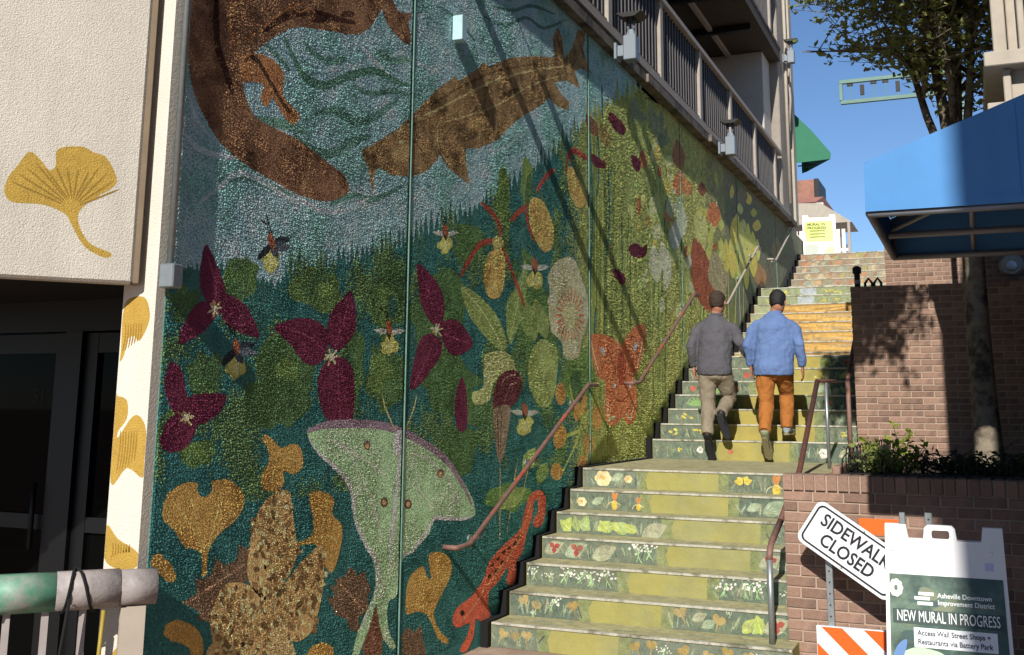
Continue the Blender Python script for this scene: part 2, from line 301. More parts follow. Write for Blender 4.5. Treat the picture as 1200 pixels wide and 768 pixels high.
MOTIFS=[
('painted_salamander',6,[('p','735033',[(3.87,3.69),(3.87,3.6),(3.89,3.4),(3.94,3.2),(4.05,3.06),(4.19,2.96),(4.38,2.9),(4.65,2.86),(4.89,2.83),(5.12,2.84),(5.3,2.9),(5.38,2.96),(5.32,3.03),(5.16,3.07),(4.98,3.11),(4.81,3.14),(4.6,3.15),(4.45,3.17),(4.36,3.24),(4.33,3.31),(4.31,3.38),(4.29,3.45),(4.4,3.5),(4.47,3.57),(4.61,3.68),(4.76,3.77),(4.93,3.82),(5.17,3.88),(5.39,3.94),(5.55,4.04),(5.67,4.19),(5.72,4.3),(5.67,4.39)],1),('p','735033',[(5.663,4.286),(5.762,4.146),(5.916,4.1),(6.053,4.085),(6.089,4.158),(6.045,4.244),(6.081,4.318),(5.906,4.276),(5.807,4.339)],1),('p','93602f',[(4.29,3.44),(4.42,3.51),(4.55,3.52),(4.64,3.5),(4.68,3.45),(4.67,3.39),(4.69,3.34),(4.77,3.31),(4.84,3.27),(4.78,3.21),(4.71,3.23),(4.63,3.28),(4.58,3.31),(4.55,3.26),(4.5,3.25),(4.48,3.29),(4.5,3.36),(4.41,3.35),(4.32,3.33)],1),('s','3f2417',[(4.08,3.75),(4.09,3.56),(4.12,3.43),(4.2,3.32),(4.25,3.24)],.05),('s','93602f',[(4.2,3.77),(4.2,3.59),(4.27,3.47),(4.34,3.37)],.018),('s','3f2417',[(4.48,3.65),(4.65,3.79),(4.87,3.9),(5.1,3.95),(5.38,4.01)],.045),('s','93602f',[(4.32,3.54),(4.46,3.66),(4.65,3.83),(4.86,3.96)],.014),('s','3f2417',[(4.33,3.44),(4.42,3.48),(4.56,3.39),(4.69,3.3),(4.78,3.26)],.03),('s','93602f',[(4.7,3.88),(4.79,3.87),(4.89,3.93),(4.98,3.91)],.012),('e','3f2417',[4.985,3.894,.087,.031,.001,-.02],14),('e','3f2417',[5.285,4.035,.083,.03,.001,-.021],14),('s','3f2417',[(5.91,4.24),(5.97,4.16),(6.03,4.1)],.014),('s','3f2417',[(5.95,4.27),(6.06,4.19)],.012)]),
('painted_sturgeon',6,[('p','7d6238',[(5.5,3.23),(5.7,3.33),(5.95,3.48),(6.2,3.67),(6.46,3.88),(6.77,4.08),(6.83,4.06),(7.16,4.26),(7.23,4.33),(7.37,4.34),(7.76,4.53),(8.25,4.7),(8.8,4.86),(8.74,5.04),(8.87,5.18),(8.99,5.12),(9.05,4.93),(9.26,5.1),(9.42,5.34),(9.65,5.4),(9.58,5.2),(9.71,5.04),(9.9,5.02),(9.5,4.97),(9.33,4.89),(9.49,4.76),(9.1,4.73),(8.8,4.62),(8.95,4.56),(9.18,4.54),(9.17,4.45),(8.87,4.41),(8.66,4.44),(8.42,4.29),(8.13,4.15),(7.83,3.98),(7.54,3.78),(7.38,3.71),(7.18,3.63),(6.96,3.57),(6.98,3.44),(7.04,3.32),(6.87,3.34),(6.68,3.37),(6.54,3.44),(6.52,3.4),(6.36,3.28),(6.16,3.2),(6.01,3.17),(5.86,3.15),(5.78,3.16),(5.71,3.17),(5.65,3.09),(5.66,2.97),(5.62,3.06),(5.59,3.14),(5.52,3.19)],0),('s','a08a52',[(5.84,3.4),(6.22,3.61),(6.78,3.9),(7.53,4.28),(8.52,4.67),(9.25,4.91)],.016),('s','a08a52',[(6.51,3.65),(6.92,3.81),(7.54,4.07),(8.25,4.44),(9.1,4.79)],.014),('s','5a4626',[(6.34,3.72),(6.82,4.0),(7.53,4.35),(8.38,4.67)],.02),('s','a8915a',[(6.51,3.6),(6.54,3.47),(6.75,3.39)],.012),('s','5a4626',[(5.99,3.46),(6.19,3.44),(6.36,3.36),(6.36,3.3)],.014),('e','8d7442',[5.997,3.322,.131,.069,.044,-.027],14),('e','5a4626',[7.024,3.685,.153,.069,.03,-.021],14),('e','5a4626',[6.553,3.739,.108,.064,.032,-.013],14),('e','94793f',[7.17,3.832,.187,.087,.031,-.02],14),('e','5a4626',[7.762,4.225,.216,.102,.026,-.015],14),('e','b8a468',[5.993,3.398,.034,.008,.001,-.011],14),('s','4a3a20',[(9.5,5.34),(9.42,5.06),(9.18,4.87)],.01),('s','4a3a20',[(8.86,5.15),(8.91,4.9)],.01),('p','b3995c',[(6.219,3.601),(6.263,3.64),(6.308,3.636)],0),('p','b3995c',[(6.403,3.699),(6.448,3.74),(6.496,3.736)],0),('p','b3995c',[(6.595,3.804),(6.643,3.847),(6.693,3.844)],0),('p','b3995c',[(6.798,3.911),(6.849,3.955),(6.902,3.953)],0),('p','b3995c',[(7.012,4.019),(7.065,4.065),(7.121,4.063)],0),('p','b3995c',[(7.238,4.128),(7.295,4.177),(7.353,4.175)],0),('p','b3995c',[(7.477,4.239),(7.537,4.29),(7.599,4.289)],0),('p','b3995c',[(7.73,4.347),(7.794,4.4),(7.86,4.4)],0),('p','b3995c',[(7.999,4.456),(8.067,4.511),(8.136,4.512)],0),('p','b3995c',[(8.284,4.572),(8.356,4.63),(8.43,4.631)],0),('p','b3995c',[(8.587,4.679),(8.664,4.74),(8.742,4.742)],0)]),
('painted_water_waves',3,[('s','44705c',[(4.66,3.68),(4.75,3.6),(4.87,3.51),(5.07,3.52),(5.25,3.61),(5.37,3.67),(5.64,3.78),(5.93,3.79),(6.09,3.81)],.053),('s','4a7566',[(4.49,3.59),(4.62,3.55),(4.73,3.51)],.038),('s','4a7566',[(4.85,3.71),(5.0,3.67),(5.18,3.7),(5.3,3.77)],.04),('s','557f6d',[(5.63,3.91),(5.85,3.92),(6.08,3.99)],.056),('s','4a7566',[(4.97,3.32),(5.2,3.4),(5.43,3.39),(5.66,3.49),(5.94,3.67)],.053),('s','4a7566',[(4.79,3.16),(4.93,3.11),(5.16,3.13),(5.4,3.26),(5.6,3.34)],.06),('s','557f6d',[(4.45,3.16),(4.57,3.17),(4.75,3.2),(4.89,3.19)],.058),('s','4a7566',[(4.33,2.87),(4.54,2.96),(4.78,2.95),(5.0,2.91)],.04),('s','4a7566',[(4.18,2.77),(4.38,2.84),(4.55,2.83),(4.79,2.81)],.045),('s','4a7566',[(5.18,2.83),(5.42,2.93),(5.69,2.96),(6.05,3.12)],.037),('s','4a7566',[(5.38,3.61),(5.58,3.61),(5.86,3.71),(6.09,3.74)],.036),('s','456b60',[(7.25,4.71),(7.69,4.79),(8.12,5.01),(8.52,5.05),(9.1,5.33)],.03),('s','456b60',[(7.41,4.86),(7.81,4.96),(8.24,5.16),(8.8,5.28)],.03),('s','456b60',[(6.43,4.51),(6.8,4.53),(7.1,4.45)],.03),('s','8fb2c0',[(3.92,2.95),(4.02,2.9),(4.17,2.9),(4.33,2.92)],.03),('s','8fb2c0',[(3.92,3.15),(3.99,3.04),(4.1,2.98)],.024),('s','8fb2c0',[(4.17,2.74),(4.33,2.84),(4.55,2.84),(4.79,2.79),(5.06,2.81)],.031),('s','8fb2c0',[(4.05,2.64),(4.25,2.78)],.02),('s','8fb2c0',[(5.36,3.93),(5.57,3.85),(5.82,3.81)],.025),('s','88abb9',[(5.01,3.59),(5.25,3.68),(5.5,3.78)],.027),('s','88abb9',[(6.16,4.0),(6.5,4.02)],.034),('s','8fb2c0',[(4.84,2.82),(5.07,2.78),(5.37,2.83),(5.62,2.96)],.03),('s','86aab4',[(5.76,4.2),(5.94,4.31),(6.14,4.32),(6.39,4.45)],.025),('s','86aab4',[(6.25,3.9),(6.54,4.09),(6.77,4.12)],.025),('s','86aab4',[(5.81,3.93),(6.08,4.05)],.025),('s','86aab4',[(7.03,3.51),(7.28,3.61),(7.71,3.76),(8.01,3.95)],.025)]),
('painted_foliage',4,[('r','4c6a2f',[5.085,2.324,.26,.027,.009,-.119],14),('r','45652b',[4.403,2.325,.146,.017,.009,-.1],14),('r','3f6030',[4.831,1.9,.299,.012,.014,-.18],14),('r','3f6030',[4.164,1.818,.159,.005,.01,-.107],14),('r','42632f',[5.87,2.316,.219,.02,.011,-.196],14),('r','3f6030',[5.895,1.873,.257,.008,.013,-.21],14),('r','39592d',[4.769,1.704,.291,.003,.011,-.133],14),('r','36572e',[3.992,2.143,.1,.009,.007,-.079],14),('r','48682f',[4.157,1.452,.146,-.005,.005,-.059],14),('r','3b5f33',[3.95,1.56,.116,-.002,.006,-.064],14),('r','42642f',[7.052,2.889,.275,.04,.005,-.127],14),('r','3f6230',[6.616,2.326,.504,.042,.013,-.294],14),('r','3f6230',[6.767,1.862,.467,.012,.01,-.235],14),('r','3f6230',[6.922,1.36,.33,-.011,.008,-.215],14),('r','4f7530',[7.833,1.007,.404,-.028,.003,-.118],14),('r','3a5c30',[5.936,2.413,.186,.02,.009,-.162],14),('r','46682f',[8.343,2.377,.395,.029,.003,-.332],14),('r','5a7a2f',[9.467,1.882,.404,.009,-.003,-.31],14),('r','46682f',[7.34,1.71,.422,.003,.003,-.125],14),('r','56702c',[7.668,3.325,.125,.026,.049,-.246],14),('r','607a2e',[8.138,3.558,.126,.022,-.023,-.199],14),('r','44672f',[8.089,2.78,.21,.017,-.039,-.192],14),('r','40622f',[5.49,1.927,.129,.005,.016,-.249],14),('r','3d5d33',[5.099,2.36,.161,.017,.006,-.074],14),('r','56742f',[5.167,2.335,.094,.01,.003,-.043],14),('r','446735',[4.347,2.238,.091,.011,.006,-.062],14),('r','3d5d33',[4.354,2.375,.053,.006,.003,-.036],14),('r','446735',[4.926,1.962,.185,.007,.009,-.112],14),('r','56742f',[4.822,1.878,.108,.004,.005,-.065],14),('r','3d5d33',[4.207,1.849,.099,.003,.006,-.066],14),('r','4f6e30',[4.179,1.725,.057,.002,.004,-.039],14),('r','4f6e30',[5.871,2.307,.136,.012,.007,-.122],14),('r','2f5a45',[5.945,2.312,.079,.007,.004,-.071],14),('r','56742f',[5.817,1.879,.159,.005,.008,-.13],14),('r','446735',[5.94,1.784,.093,.003,.005,-.076],14),('r','3d5d33',[4.858,1.69,.18,.002,.007,-.082],14),('r','3d5d33',[4.819,1.621,.105,.001,.004,-.048],14),('r','2f5a45',[4.056,2.071,.062,.006,.004,-.049],14),('r','446735',[3.967,2.21,.036,.003,.003,-.028],14),('r','56742f',[4.124,1.475,.091,-.003,.003,-.037],14),('r','56742f',[4.216,1.428,.053,-.002,.002,-.021],14),('r','56742f',[3.98,1.621,.072,-.001,.004,-.04],14),('r','2f5a45',[4.042,1.532,.042,-.001,.002,-.023],14),('r','4f6e30',[7.071,2.904,.171,.025,.003,-.079],14),('r','3d5d33',[7.031,2.808,.099,.014,.002,-.046],14),('r','4f6e30',[6.553,2.265,.312,.026,.008,-.182],14),('r','2f5a45',[6.694,2.322,.181,.015,.005,-.106],14),('r','56742f',[6.667,1.856,.29,.007,.006,-.146],14),('r','446735',[6.851,1.827,.168,.004,.004,-.085],14),('r','2f5a45',[6.842,1.291,.205,-.007,.005,-.133],14),('r','3d5d33',[6.836,1.434,.119,-.004,.003,-.077],14),('r','2f5a45',[7.763,.958,.25,-.017,.002,-.073],14),('r','56742f',[7.897,1.057,.145,-.01,.001,-.042],14),('r','3d5d33',[5.843,2.492,.115,.012,.006,-.1],14),('r','56742f',[6.021,2.387,.067,.007,.003,-.058],14),('r','4f6e30',[8.381,2.412,.245,.018,.002,-.206],14),('r','2f5a45',[8.413,2.308,.142,.01,.001,-.12],14),('r','56742f',[9.425,1.917,.25,.006,-.002,-.192],14),('r','3d5d33',[9.374,1.925,.145,.003,-.001,-.112],14),('r','446735',[7.286,1.626,.262,.002,.002,-.077],14),('r','2f5a45',[7.422,1.751,.152,.001,.001,-.045],14),('r','56742f',[7.605,3.297,.077,.016,.03,-.153],14),('r','4f6e30',[7.714,3.369,.045,.009,.018,-.089],14),('r','3d5d33',[8.193,3.493,.078,.014,-.014,-.123],14),('r','3d5d33',[8.226,3.587,.045,.008,-.008,-.072],14),('r','2f5a45',[8.134,2.734,.13,.011,-.024,-.119],14),('r','2f5a45',[8.001,2.836,.076,.006,-.014,-.069],14),('r','2f5a45',[5.424,1.834,.08,.003,.01,-.154],14),('r','446735',[5.503,2.015,.046,.002,.006,-.09],14)]),
('painted_meadow_grass',4,[('s','6f7d2a',[(14.42,4.43),(14.39,3.23),(14.06,2.06)],.036),('s','8d9636',[(10.02,3.98),(10.05,3.65),(10.0,3.31)],.054),('s','97993b',[(15.88,3.64),(15.82,3.17),(15.73,2.7)],.049),('s','566b2c',[(10.19,4.13),(10.24,3.73),(10.12,3.31)],.028),('s','8d9636',[(14.49,3.92),(14.42,3.21),(14.37,2.53)],.042),('s','8d9636',[(13.58,3.7),(13.52,2.66),(13.5,1.64)],.07),('s','4e6430',[(13.09,4.53),(13.06,3.58),(13.03,2.65)],.039),('s','6f7d2a',[(10.43,4.55),(10.45,3.91),(10.48,3.28)],.055),('s','97993b',[(11.21,3.88),(11.14,3.3),(11.12,2.74)],.042),('s','4e6430',[(10.26,3.95),(10.27,3.31),(10.15,2.67)],.038),('s','7f8c30',[(16.75,4.64),(16.77,4.21),(16.68,3.77)],.068),('s','4e6430',[(14.46,3.81),(14.47,3.27),(14.37,2.72)],.039),('s','8d9636',[(11.41,4.48),(11.34,3.45),(11.24,2.46)],.059),('s','7f8c30',[(13.12,4.7),(13.15,4.3),(13.05,3.88)],.037),('s','7f8c30',[(16.89,4.78),(16.73,3.87),(16.57,3.0)],.026),('s','6f7d2a',[(13.24,3.53),(13.14,2.66),(13.13,1.83)],.053),('s','5d7030',[(10.47,3.37),(10.41,2.72),(10.41,2.08)],.066),('s','4e6430',[(12.38,4.05),(12.36,3.24),(12.21,2.44)],.046),('s','4e6430',[(12.64,4.73),(12.59,4.21),(12.47,3.69)],.069),('s','8d9636',[(9.93,3.65),(9.91,2.9),(9.86,2.16)],.037),('s','4e6430',[(10.78,3.74),(10.8,3.08),(10.72,2.43)],.061),('s','6f7d2a',[(15.29,3.93),(15.2,2.95),(15.04,1.99)],.031),('s','7f8c30',[(15.49,4.16),(15.42,3.74),(15.48,3.34)],.038),('s','5d7030',[(16.41,3.87),(16.35,3.1),(16.34,2.36)],.053),('s','566b2c',[(15.2,4.28),(15.18,3.9),(15.15,3.51)],.062),('s','566b2c',[(9.88,3.47),(9.86,2.65),(9.85,1.85)],.057),('s','97993b',[(11.92,3.16),(11.88,2.28),(11.73,1.43)],.032),('s','4e6430',[(12.04,3.21),(12.02,2.9),(11.95,2.58)],.028),('s','4e6430',[(10.2,4.06),(10.23,3.08),(10.15,2.12)],.069),('s','6f7d2a',[(9.84,3.03),(9.86,2.61),(9.85,2.2)],.068),('s','97993b',[(16.16,3.97),(16.07,3.09),(15.96,2.24)],.047),('s','4e6430',[(10.24,4.48),(10.22,3.71),(10.18,2.95)],.025),('s','7f8c30',[(11.93,4.43),(11.93,3.22),(11.83,2.05)],.042),('s','97993b',[(10.3,3.49),(10.33,2.71),(10.22,1.94)],.03),('s','6f7d2a',[(11.29,3.39),(11.3,2.4),(11.14,1.44)],.053),('s','566b2c',[(14.89,4.47),(14.87,4.03),(14.84,3.6)],.05),('s','566b2c',[(12.04,4.35),(12.04,3.4),(11.89,2.47)],.038),('s','6f7d2a',[(13.39,3.35),(13.29,2.9),(13.27,2.46)],.05),('s','6f7d2a',[(13.13,4.09),(13.1,3.42),(13.07,2.76)],.058),('s','6f7d2a',[(10.07,3.83),(10.03,2.63),(10.08,1.5)],.054),('s','4e6430',[(16.57,4.52),(16.51,3.55),(16.43,2.61)],.025),('s','8d9636',[(14.05,4.59),(14.0,3.84),(13.8,3.08)],.059),('s','97993b',[(14.52,3.67),(14.51,2.8),(14.36,1.96)],.051),('s','4e6430',[(15.83,3.73),(15.66,3.15),(15.59,2.6)],.042),('s','6f7d2a',[(12.34,3.67),(12.24,2.66),(12.32,1.7)],.046),('s','7f8c30',[(9.8,2.93),(9.8,2.06),(9.77,1.21)],.068),('s','97993b',[(16.81,4.71),(16.71,3.63),(16.32,2.57)],.061),('s','8d9636',[(17.36,4.0),(17.25,3.49),(17.12,2.99)],.047),('s','8d9636',[(14.17,3.67),(14.09,2.92),(14.16,2.2)],.028),('s','8d9636',[(12.21,4.38),(12.14,2.77),(11.93,1.25)],.037),('s','566b2c',[(10.24,3.85),(10.25,2.48),(10.24,1.18)],.036),('s','4e6430',[(12.35,4.52),(12.37,4.09),(12.27,3.65)],.026),('s','566b2c',[(11.07,3.93),(10.98,3.19),(11.1,2.48)],.034),('s','8d9636',[(15.28,4.76),(15.19,3.79),(15.17,2.87)],.046),('s','566b2c',[(9.9,4.4),(9.87,3.04),(9.87,1.76)],.066),('s','6f7d2a',[(13.75,3.84),(13.71,3.47),(13.75,3.1)],.062),('s','6f7d2a',[(15.42,4.22),(15.4,3.13),(15.25,2.06)],.065),('s','6f7d2a',[(10.49,3.35),(10.53,2.72),(10.41,2.09)],.044),('s','97993b',[(11.18,3.92),(11.17,3.3),(11.18,2.69)],.059),('s','5d7030',[(10.14,3.48),(10.18,3.19),(10.08,2.88)],.026),('s','7f8c30',[(15.39,3.57),(15.3,2.91),(15.1,2.27)],.041),('s','6f7d2a',[(13.61,4.73),(13.45,3.3),(13.45,1.96)],.042),('s','97993b',[(14.98,4.57),(14.89,3.64),(14.72,2.74)],.03),('s','566b2c',[(11.98,4.23),(11.91,2.77),(11.92,1.39)],.036),('s','97993b',[(13.19,4.35),(13.09,3.37),(12.97,2.42)],.055),('s','7f8c30',[(10.06,4.67),(10.05,4.06),(10.06,3.47)],.061),('s','5d7030',[(10.05,3.8),(10.08,3.5),(10.08,3.19)],.05),('s','8d9636',[(12.27,4.56),(12.25,4.07),(12.16,3.57)],.051),('s','4e6430',[(13.37,4.17),(13.25,3.42),(13.36,2.72)],.028),('s','5d7030',[(12.27,3.58),(12.16,2.79),(12.18,2.04)],.062),('s','6f7d2a',[(11.8,4.05),(11.76,3.2),(11.73,2.37)],.034),('s','8d9636',[(12.37,4.63),(12.4,4.2),(12.29,3.74)],.04),('s','6f7d2a',[(15.33,4.16),(15.22,3.65),(15.32,3.18)],.053),('s','8d9636',[(11.88,3.71),(11.87,3.16),(11.9,2.62)],.066),('s','97993b',[(15.53,4.03),(15.4,3.25),(15.22,2.49)],.046),('s','97993b',[(14.17,3.91),(14.0,3.0),(14.03,2.14)],.03),('s','7f8c30',[(14.41,3.93),(14.34,3.09),(14.3,2.27)],.057),('s','97993b',[(14.4,3.95),(14.35,3.56),(14.37,3.17)],.065),('s','4e6430',[(14.48,4.67),(14.33,3.54),(14.24,2.47)],.039),('s','8d9636',[(12.34,4.26),(12.26,2.85),(12.26,1.52)],.046),('s','566b2c',[(10.56,4.32),(10.51,3.67),(10.45,3.04)],.041),('s','97993b',[(10.16,3.94),(10.13,2.94),(10.07,1.98)],.066),('s','8d9636',[(10.62,3.83),(10.63,2.52),(10.48,1.27)],.037),('s','566b2c',[(12.6,3.9),(12.48,2.67),(12.37,1.5)],.05),('s','7f8c30',[(11.08,4.18),(11.01,3.08),(10.97,2.04)],.065),('s','4e6430',[(11.13,3.65),(11.05,2.71),(11.11,1.8)],.04),('s','566b2c',[(10.27,3.58),(10.21,2.48),(10.26,1.43)],.049),('s','6f7d2a',[(10.64,4.12),(10.59,2.87),(10.54,1.68)],.029),('s','4e6430',[(10.08,3.42),(10.06,2.79),(9.99,2.17)],.028),('s','566b2c',[(9.98,4.52),(9.95,3.16),(9.93,1.87)],.028),('s','97993b',[(12.07,3.25),(11.97,2.54),(11.99,1.85)],.067),('s','4e6430',[(16.76,4.26),(16.62,3.77),(16.67,3.31)],.029),('s','6f7d2a',[(13.83,3.81),(13.73,3.15),(13.73,2.52)],.069),('s','7f8c30',[(12.18,4.39),(12.1,3.38),(12.09,2.42)],.066),('s','7f8c30',[(11.48,3.39),(11.42,2.63),(11.48,1.89)],.054)]),
('painted_trillium',6,[('p','5e2038',[(4.701,2.081),(4.838,2.136),(4.999,2.157),(5.142,2.136),(5.22,2.061),(5.185,1.946),(5.074,1.902),(4.961,1.928),(4.849,2.007)],1),('p','5e2038',[(5.446,2.353),(5.502,2.231),(5.493,2.112),(5.389,2.022),(5.285,1.992),(5.213,2.044),(5.206,2.141),(5.267,2.244),(5.355,2.302)],1),('p','5e2038',[(5.302,1.968),(5.458,1.926),(5.512,1.828),(5.512,1.596),(5.456,1.496),(5.332,1.533),(5.208,1.63),(5.142,1.739),(5.134,1.849),(5.187,1.915)],1),('s','7d3350',[(4.79,2.09),(5.01,2.06),(5.18,1.99)],.012),('s','7d3350',[(5.43,2.31),(5.35,2.13),(5.27,2.0)],.012),('s','7d3350',[(5.33,1.92),(5.35,1.73),(5.39,1.53)],.012),('l','a08a4c',[5.28,1.96,5.349,1.968,.002,-.007],0),('l','c0ae74',[5.272,1.948,5.305,1.918,-.01,-.004],0),('l','a08a4c',[5.25,1.946,5.224,1.904,-.012,.002],0),('l','b9a35e',[5.236,1.952,5.176,1.938,-.004,.006],0),('l','b9a35e',[5.235,1.961,5.185,1.967,.003,.007],0),('l','a08a4c',[5.248,1.969,5.224,2.002,.012,.002],0),('l','c0ae74',[5.273,1.968,5.307,2.001,.011,-.003],0),('e','c4b27a',[5.257,1.958,.031,.001,.002,-.021],14)]),
('painted_trillium',6,[('p','5e2038',[(6.257,2.618),(6.413,2.589),(6.587,2.501),(6.666,2.39),(6.64,2.268),(6.535,2.231),(6.408,2.279),(6.314,2.376),(6.276,2.487)],1),('p','5e2038',[(6.619,2.257),(6.839,2.294),(7.052,2.218),(7.137,2.14),(7.01,2.071),(6.804,2.041),(6.669,2.113),(6.601,2.187)],1),('p','5e2038',[(6.496,2.17),(6.625,2.13),(6.629,2.032),(6.486,1.93),(6.349,1.832),(6.202,1.788),(6.209,1.883),(6.278,2.053),(6.353,2.142)],1),('s','7d3350',[(6.31,2.57),(6.44,2.43),(6.55,2.26)],.012),('s','7d3350',[(6.64,2.19),(6.84,2.16),(7.08,2.14)],.012),('s','7d3350',[(6.54,2.14),(6.38,1.96),(6.25,1.82)],.012),('l','b9a35e',[6.585,2.208,6.659,2.221,.003,-.007],0),('l','c0ae74',[6.574,2.194,6.637,2.159,-.012,-.005],0),('l','c0ae74',[6.555,2.191,6.545,2.157,-.015,.0],0),('l','a08a4c',[6.533,2.196,6.483,2.176,-.008,.005],0),('l','c0ae74',[6.53,2.205,6.454,2.208,.003,.007],0),('l','b9a35e',[6.554,2.216,6.545,2.246,.015,.002],0),('l','c0ae74',[6.57,2.216,6.596,2.251,.014,-.002],0),('e','c4b27a',[6.557,2.204,.038,.002,.001,-.022],14)]),
('painted_trillium',6,[('p','5e2038',[(4.111,2.444),(4.187,2.377),(4.261,2.28),(4.29,2.199),(4.243,2.117),(4.154,2.158),(4.095,2.234),(4.086,2.329)],1),('p','5e2038',[(4.278,2.212),(4.391,2.201),(4.489,2.145),(4.575,2.028),(4.452,2.034),(4.336,2.061),(4.265,2.112)],1),('p','5e2038',[(3.96,1.958),(4.016,2.092),(4.111,2.168),(4.22,2.129),(4.164,2.049),(4.066,1.988)],1),('s','7d3350',[(4.13,2.39),(4.2,2.27),(4.21,2.16)],.012),('l','c0ae74',[4.223,2.145,4.269,2.154,.002,-.005],0),('l','c0ae74',[4.216,2.134,4.24,2.103,-.008,-.002],0),('l','b9a35e',[4.206,2.132,4.2,2.099,-.008,.0],0),('l','c0ae74',[4.196,2.136,4.151,2.114,-.004,.004],0),('l','a08a4c',[4.195,2.147,4.168,2.162,.005,.005],0),('l','a08a4c',[4.205,2.152,4.192,2.185,.008,.002],0),('l','b9a35e',[4.217,2.151,4.252,2.183,.006,-.003],0),('e','c4b27a',[4.208,2.142,.021,.002,.002,-.016],14)]),
('painted_trillium',6,[('p','5e2038',[(3.92,1.871),(4.002,1.829),(4.029,1.751),(4.066,1.666),(3.982,1.627),(3.918,1.698),(3.888,1.774)],1),('p','5e2038',[(4.034,1.699),(4.172,1.734),(4.332,1.723),(4.275,1.634),(4.144,1.587),(4.042,1.614)],1),('p','5e2038',[(4.001,1.634),(4.123,1.601),(4.109,1.532),(4.035,1.473),(3.94,1.469),(3.88,1.508),(3.902,1.571),(3.935,1.621)],1),('l','b9a35e',[4.066,1.622,4.103,1.625,.002,-.006],0),('l','b9a35e',[4.059,1.612,4.088,1.585,-.006,-.002],0),('l','a08a4c',[4.047,1.611,4.035,1.588,-.008,.002],0),('l','b9a35e',[4.038,1.616,4.003,1.601,-.005,.005],0),('l','a08a4c',[4.037,1.626,3.989,1.644,.003,.005],0),('l','a08a4c',[4.045,1.63,4.027,1.649,.007,.003],0),('l','a08a4c',[4.058,1.629,4.074,1.647,.008,-.003],0),('e','c4b27a',[4.051,1.621,.02,.0,.001,-.017],14)]),
('painted_trillium_bud',6,[('p','5e2038',[(6.956,1.891),(7.034,1.808),(7.062,1.571),(6.962,1.508),(6.877,1.588),(6.862,1.745)],1)]),
('painted_firefly',6,[('r','9a9a3c',[4.648,2.431,.079,.0,-.016,-.06],14),('r','b3a940',[4.652,2.436,.058,.0,-.011,-.045],14),('e','c4b850',[4.648,2.426,.032,.0,-.007,-.026],14),('l','262c30',[4.64,2.522,4.527,2.424,-.025,.009],0),('l','2a3036',[4.64,2.522,4.808,2.579,.013,-.02],0),('l','4a545c',[4.641,2.514,4.828,2.527,-.003,-.025],0),('l','3a444c',[4.642,2.505,4.704,2.456,-.027,-.014],0),('l','8a4a2a',[4.621,2.577,4.657,2.489,-.028,-.007],0),('s','1c1a18',[(4.62,2.57),(4.58,2.62),(4.54,2.63)],.008),('s','1c1a18',[(4.64,2.57),(4.58,2.67)],.008)]),
('painted_firefly',6,[('r','9a9a3c',[4.398,1.866,.074,-.006,-.014,-.056],14),('r','b3a940',[4.402,1.871,.054,-.005,-.011,-.042],14),('e','c4b850',[4.398,1.862,.03,-.003,-.006,-.025],14),('l','262c30',[4.39,1.955,4.284,1.87,-.024,.012],0),('l','2a3036',[4.39,1.955,4.547,1.994,.012,-.02],0),('l','4a545c',[4.391,1.946,4.565,1.942,-.003,-.023],0),('l','3a444c',[4.391,1.938,4.451,1.885,-.025,-.011],0),('l','8a4a2a',[4.372,2.009,4.406,1.922,-.026,-.004],0),('s','1c1a18',[(4.37,2.0),(4.33,2.06),(4.29,2.07)],.008),('s','1c1a18',[(4.39,2.0),(4.34,2.1)],.008)]),
('painted_firefly',6,[('r','9a9a3c',[5.913,2.061,.102,-.005,-.022,-.062],14),('r','b3a940',[5.92,2.066,.074,-.003,-.017,-.046],14),('e','c4b850',[5.913,2.057,.042,-.002,-.01,-.028],14),('l','9aa08e',[5.908,2.14,5.717,2.145,.005,.018],0),('l','9aa08e',[5.908,2.14,6.108,2.168,.006,-.018],0),('l','3a3024',[5.905,2.196,5.911,2.094,-.037,-.003],0),('l','8a4a2a',[5.885,2.217,5.928,2.123,-.036,-.006],0),('s','1c1a18',[(5.89,2.21),(5.84,2.27),(5.78,2.28)],.008),('s','1c1a18',[(5.9,2.21),(5.84,2.32)],.008)]),
('painted_firefly',6,[('r','9a9a3c',[6.665,2.807,.106,.005,-.024,-.062],14),('r','b3a940',[6.674,2.813,.077,.003,-.019,-.047],14),('e','c4b850',[6.665,2.803,.043,.002,-.011,-.028],14),('l','9aa08e',[6.662,2.883,6.462,2.87,.006,.018],0),('l','9aa08e',[6.662,2.883,6.871,2.928,.006,-.017],0),('l','3a3024',[6.66,2.936,6.664,2.838,-.039,-.006],0),('l','8a4a2a',[6.639,2.955,6.682,2.868,-.038,-.01],0),('s','1c1a18',[(6.64,2.95),(6.59,3.0),(6.53,3.01)],.008),('s','1c1a18',[(6.66,2.95),(6.6,3.05)],.008)]),
('painted_firefly',6,[('r','9a9a3c',[8.338,2.747,.168,.005,-.042,-.081],14),('r','b3a940',[8.351,2.754,.122,.004,-.031,-.06],14),('e','c4b850',[8.338,2.741,.068,.002,-.018,-.036],14),('l','9aa08e',[8.337,2.846,8.025,2.83,.01,.023],0),('l','9aa08e',[8.337,2.846,8.67,2.905,.009,-.023],0),('l','3a3024',[8.336,2.916,8.338,2.787,-.061,-.007],0),('l','8a4a2a',[8.305,2.941,8.368,2.826,-.06,-.011],0),('s','1c1a18',[(8.3,2.93),(8.23,3.0),(8.14,3.01)],.008),('s','1c1a18',[(8.34,2.93),(8.24,3.07)],.008)]),
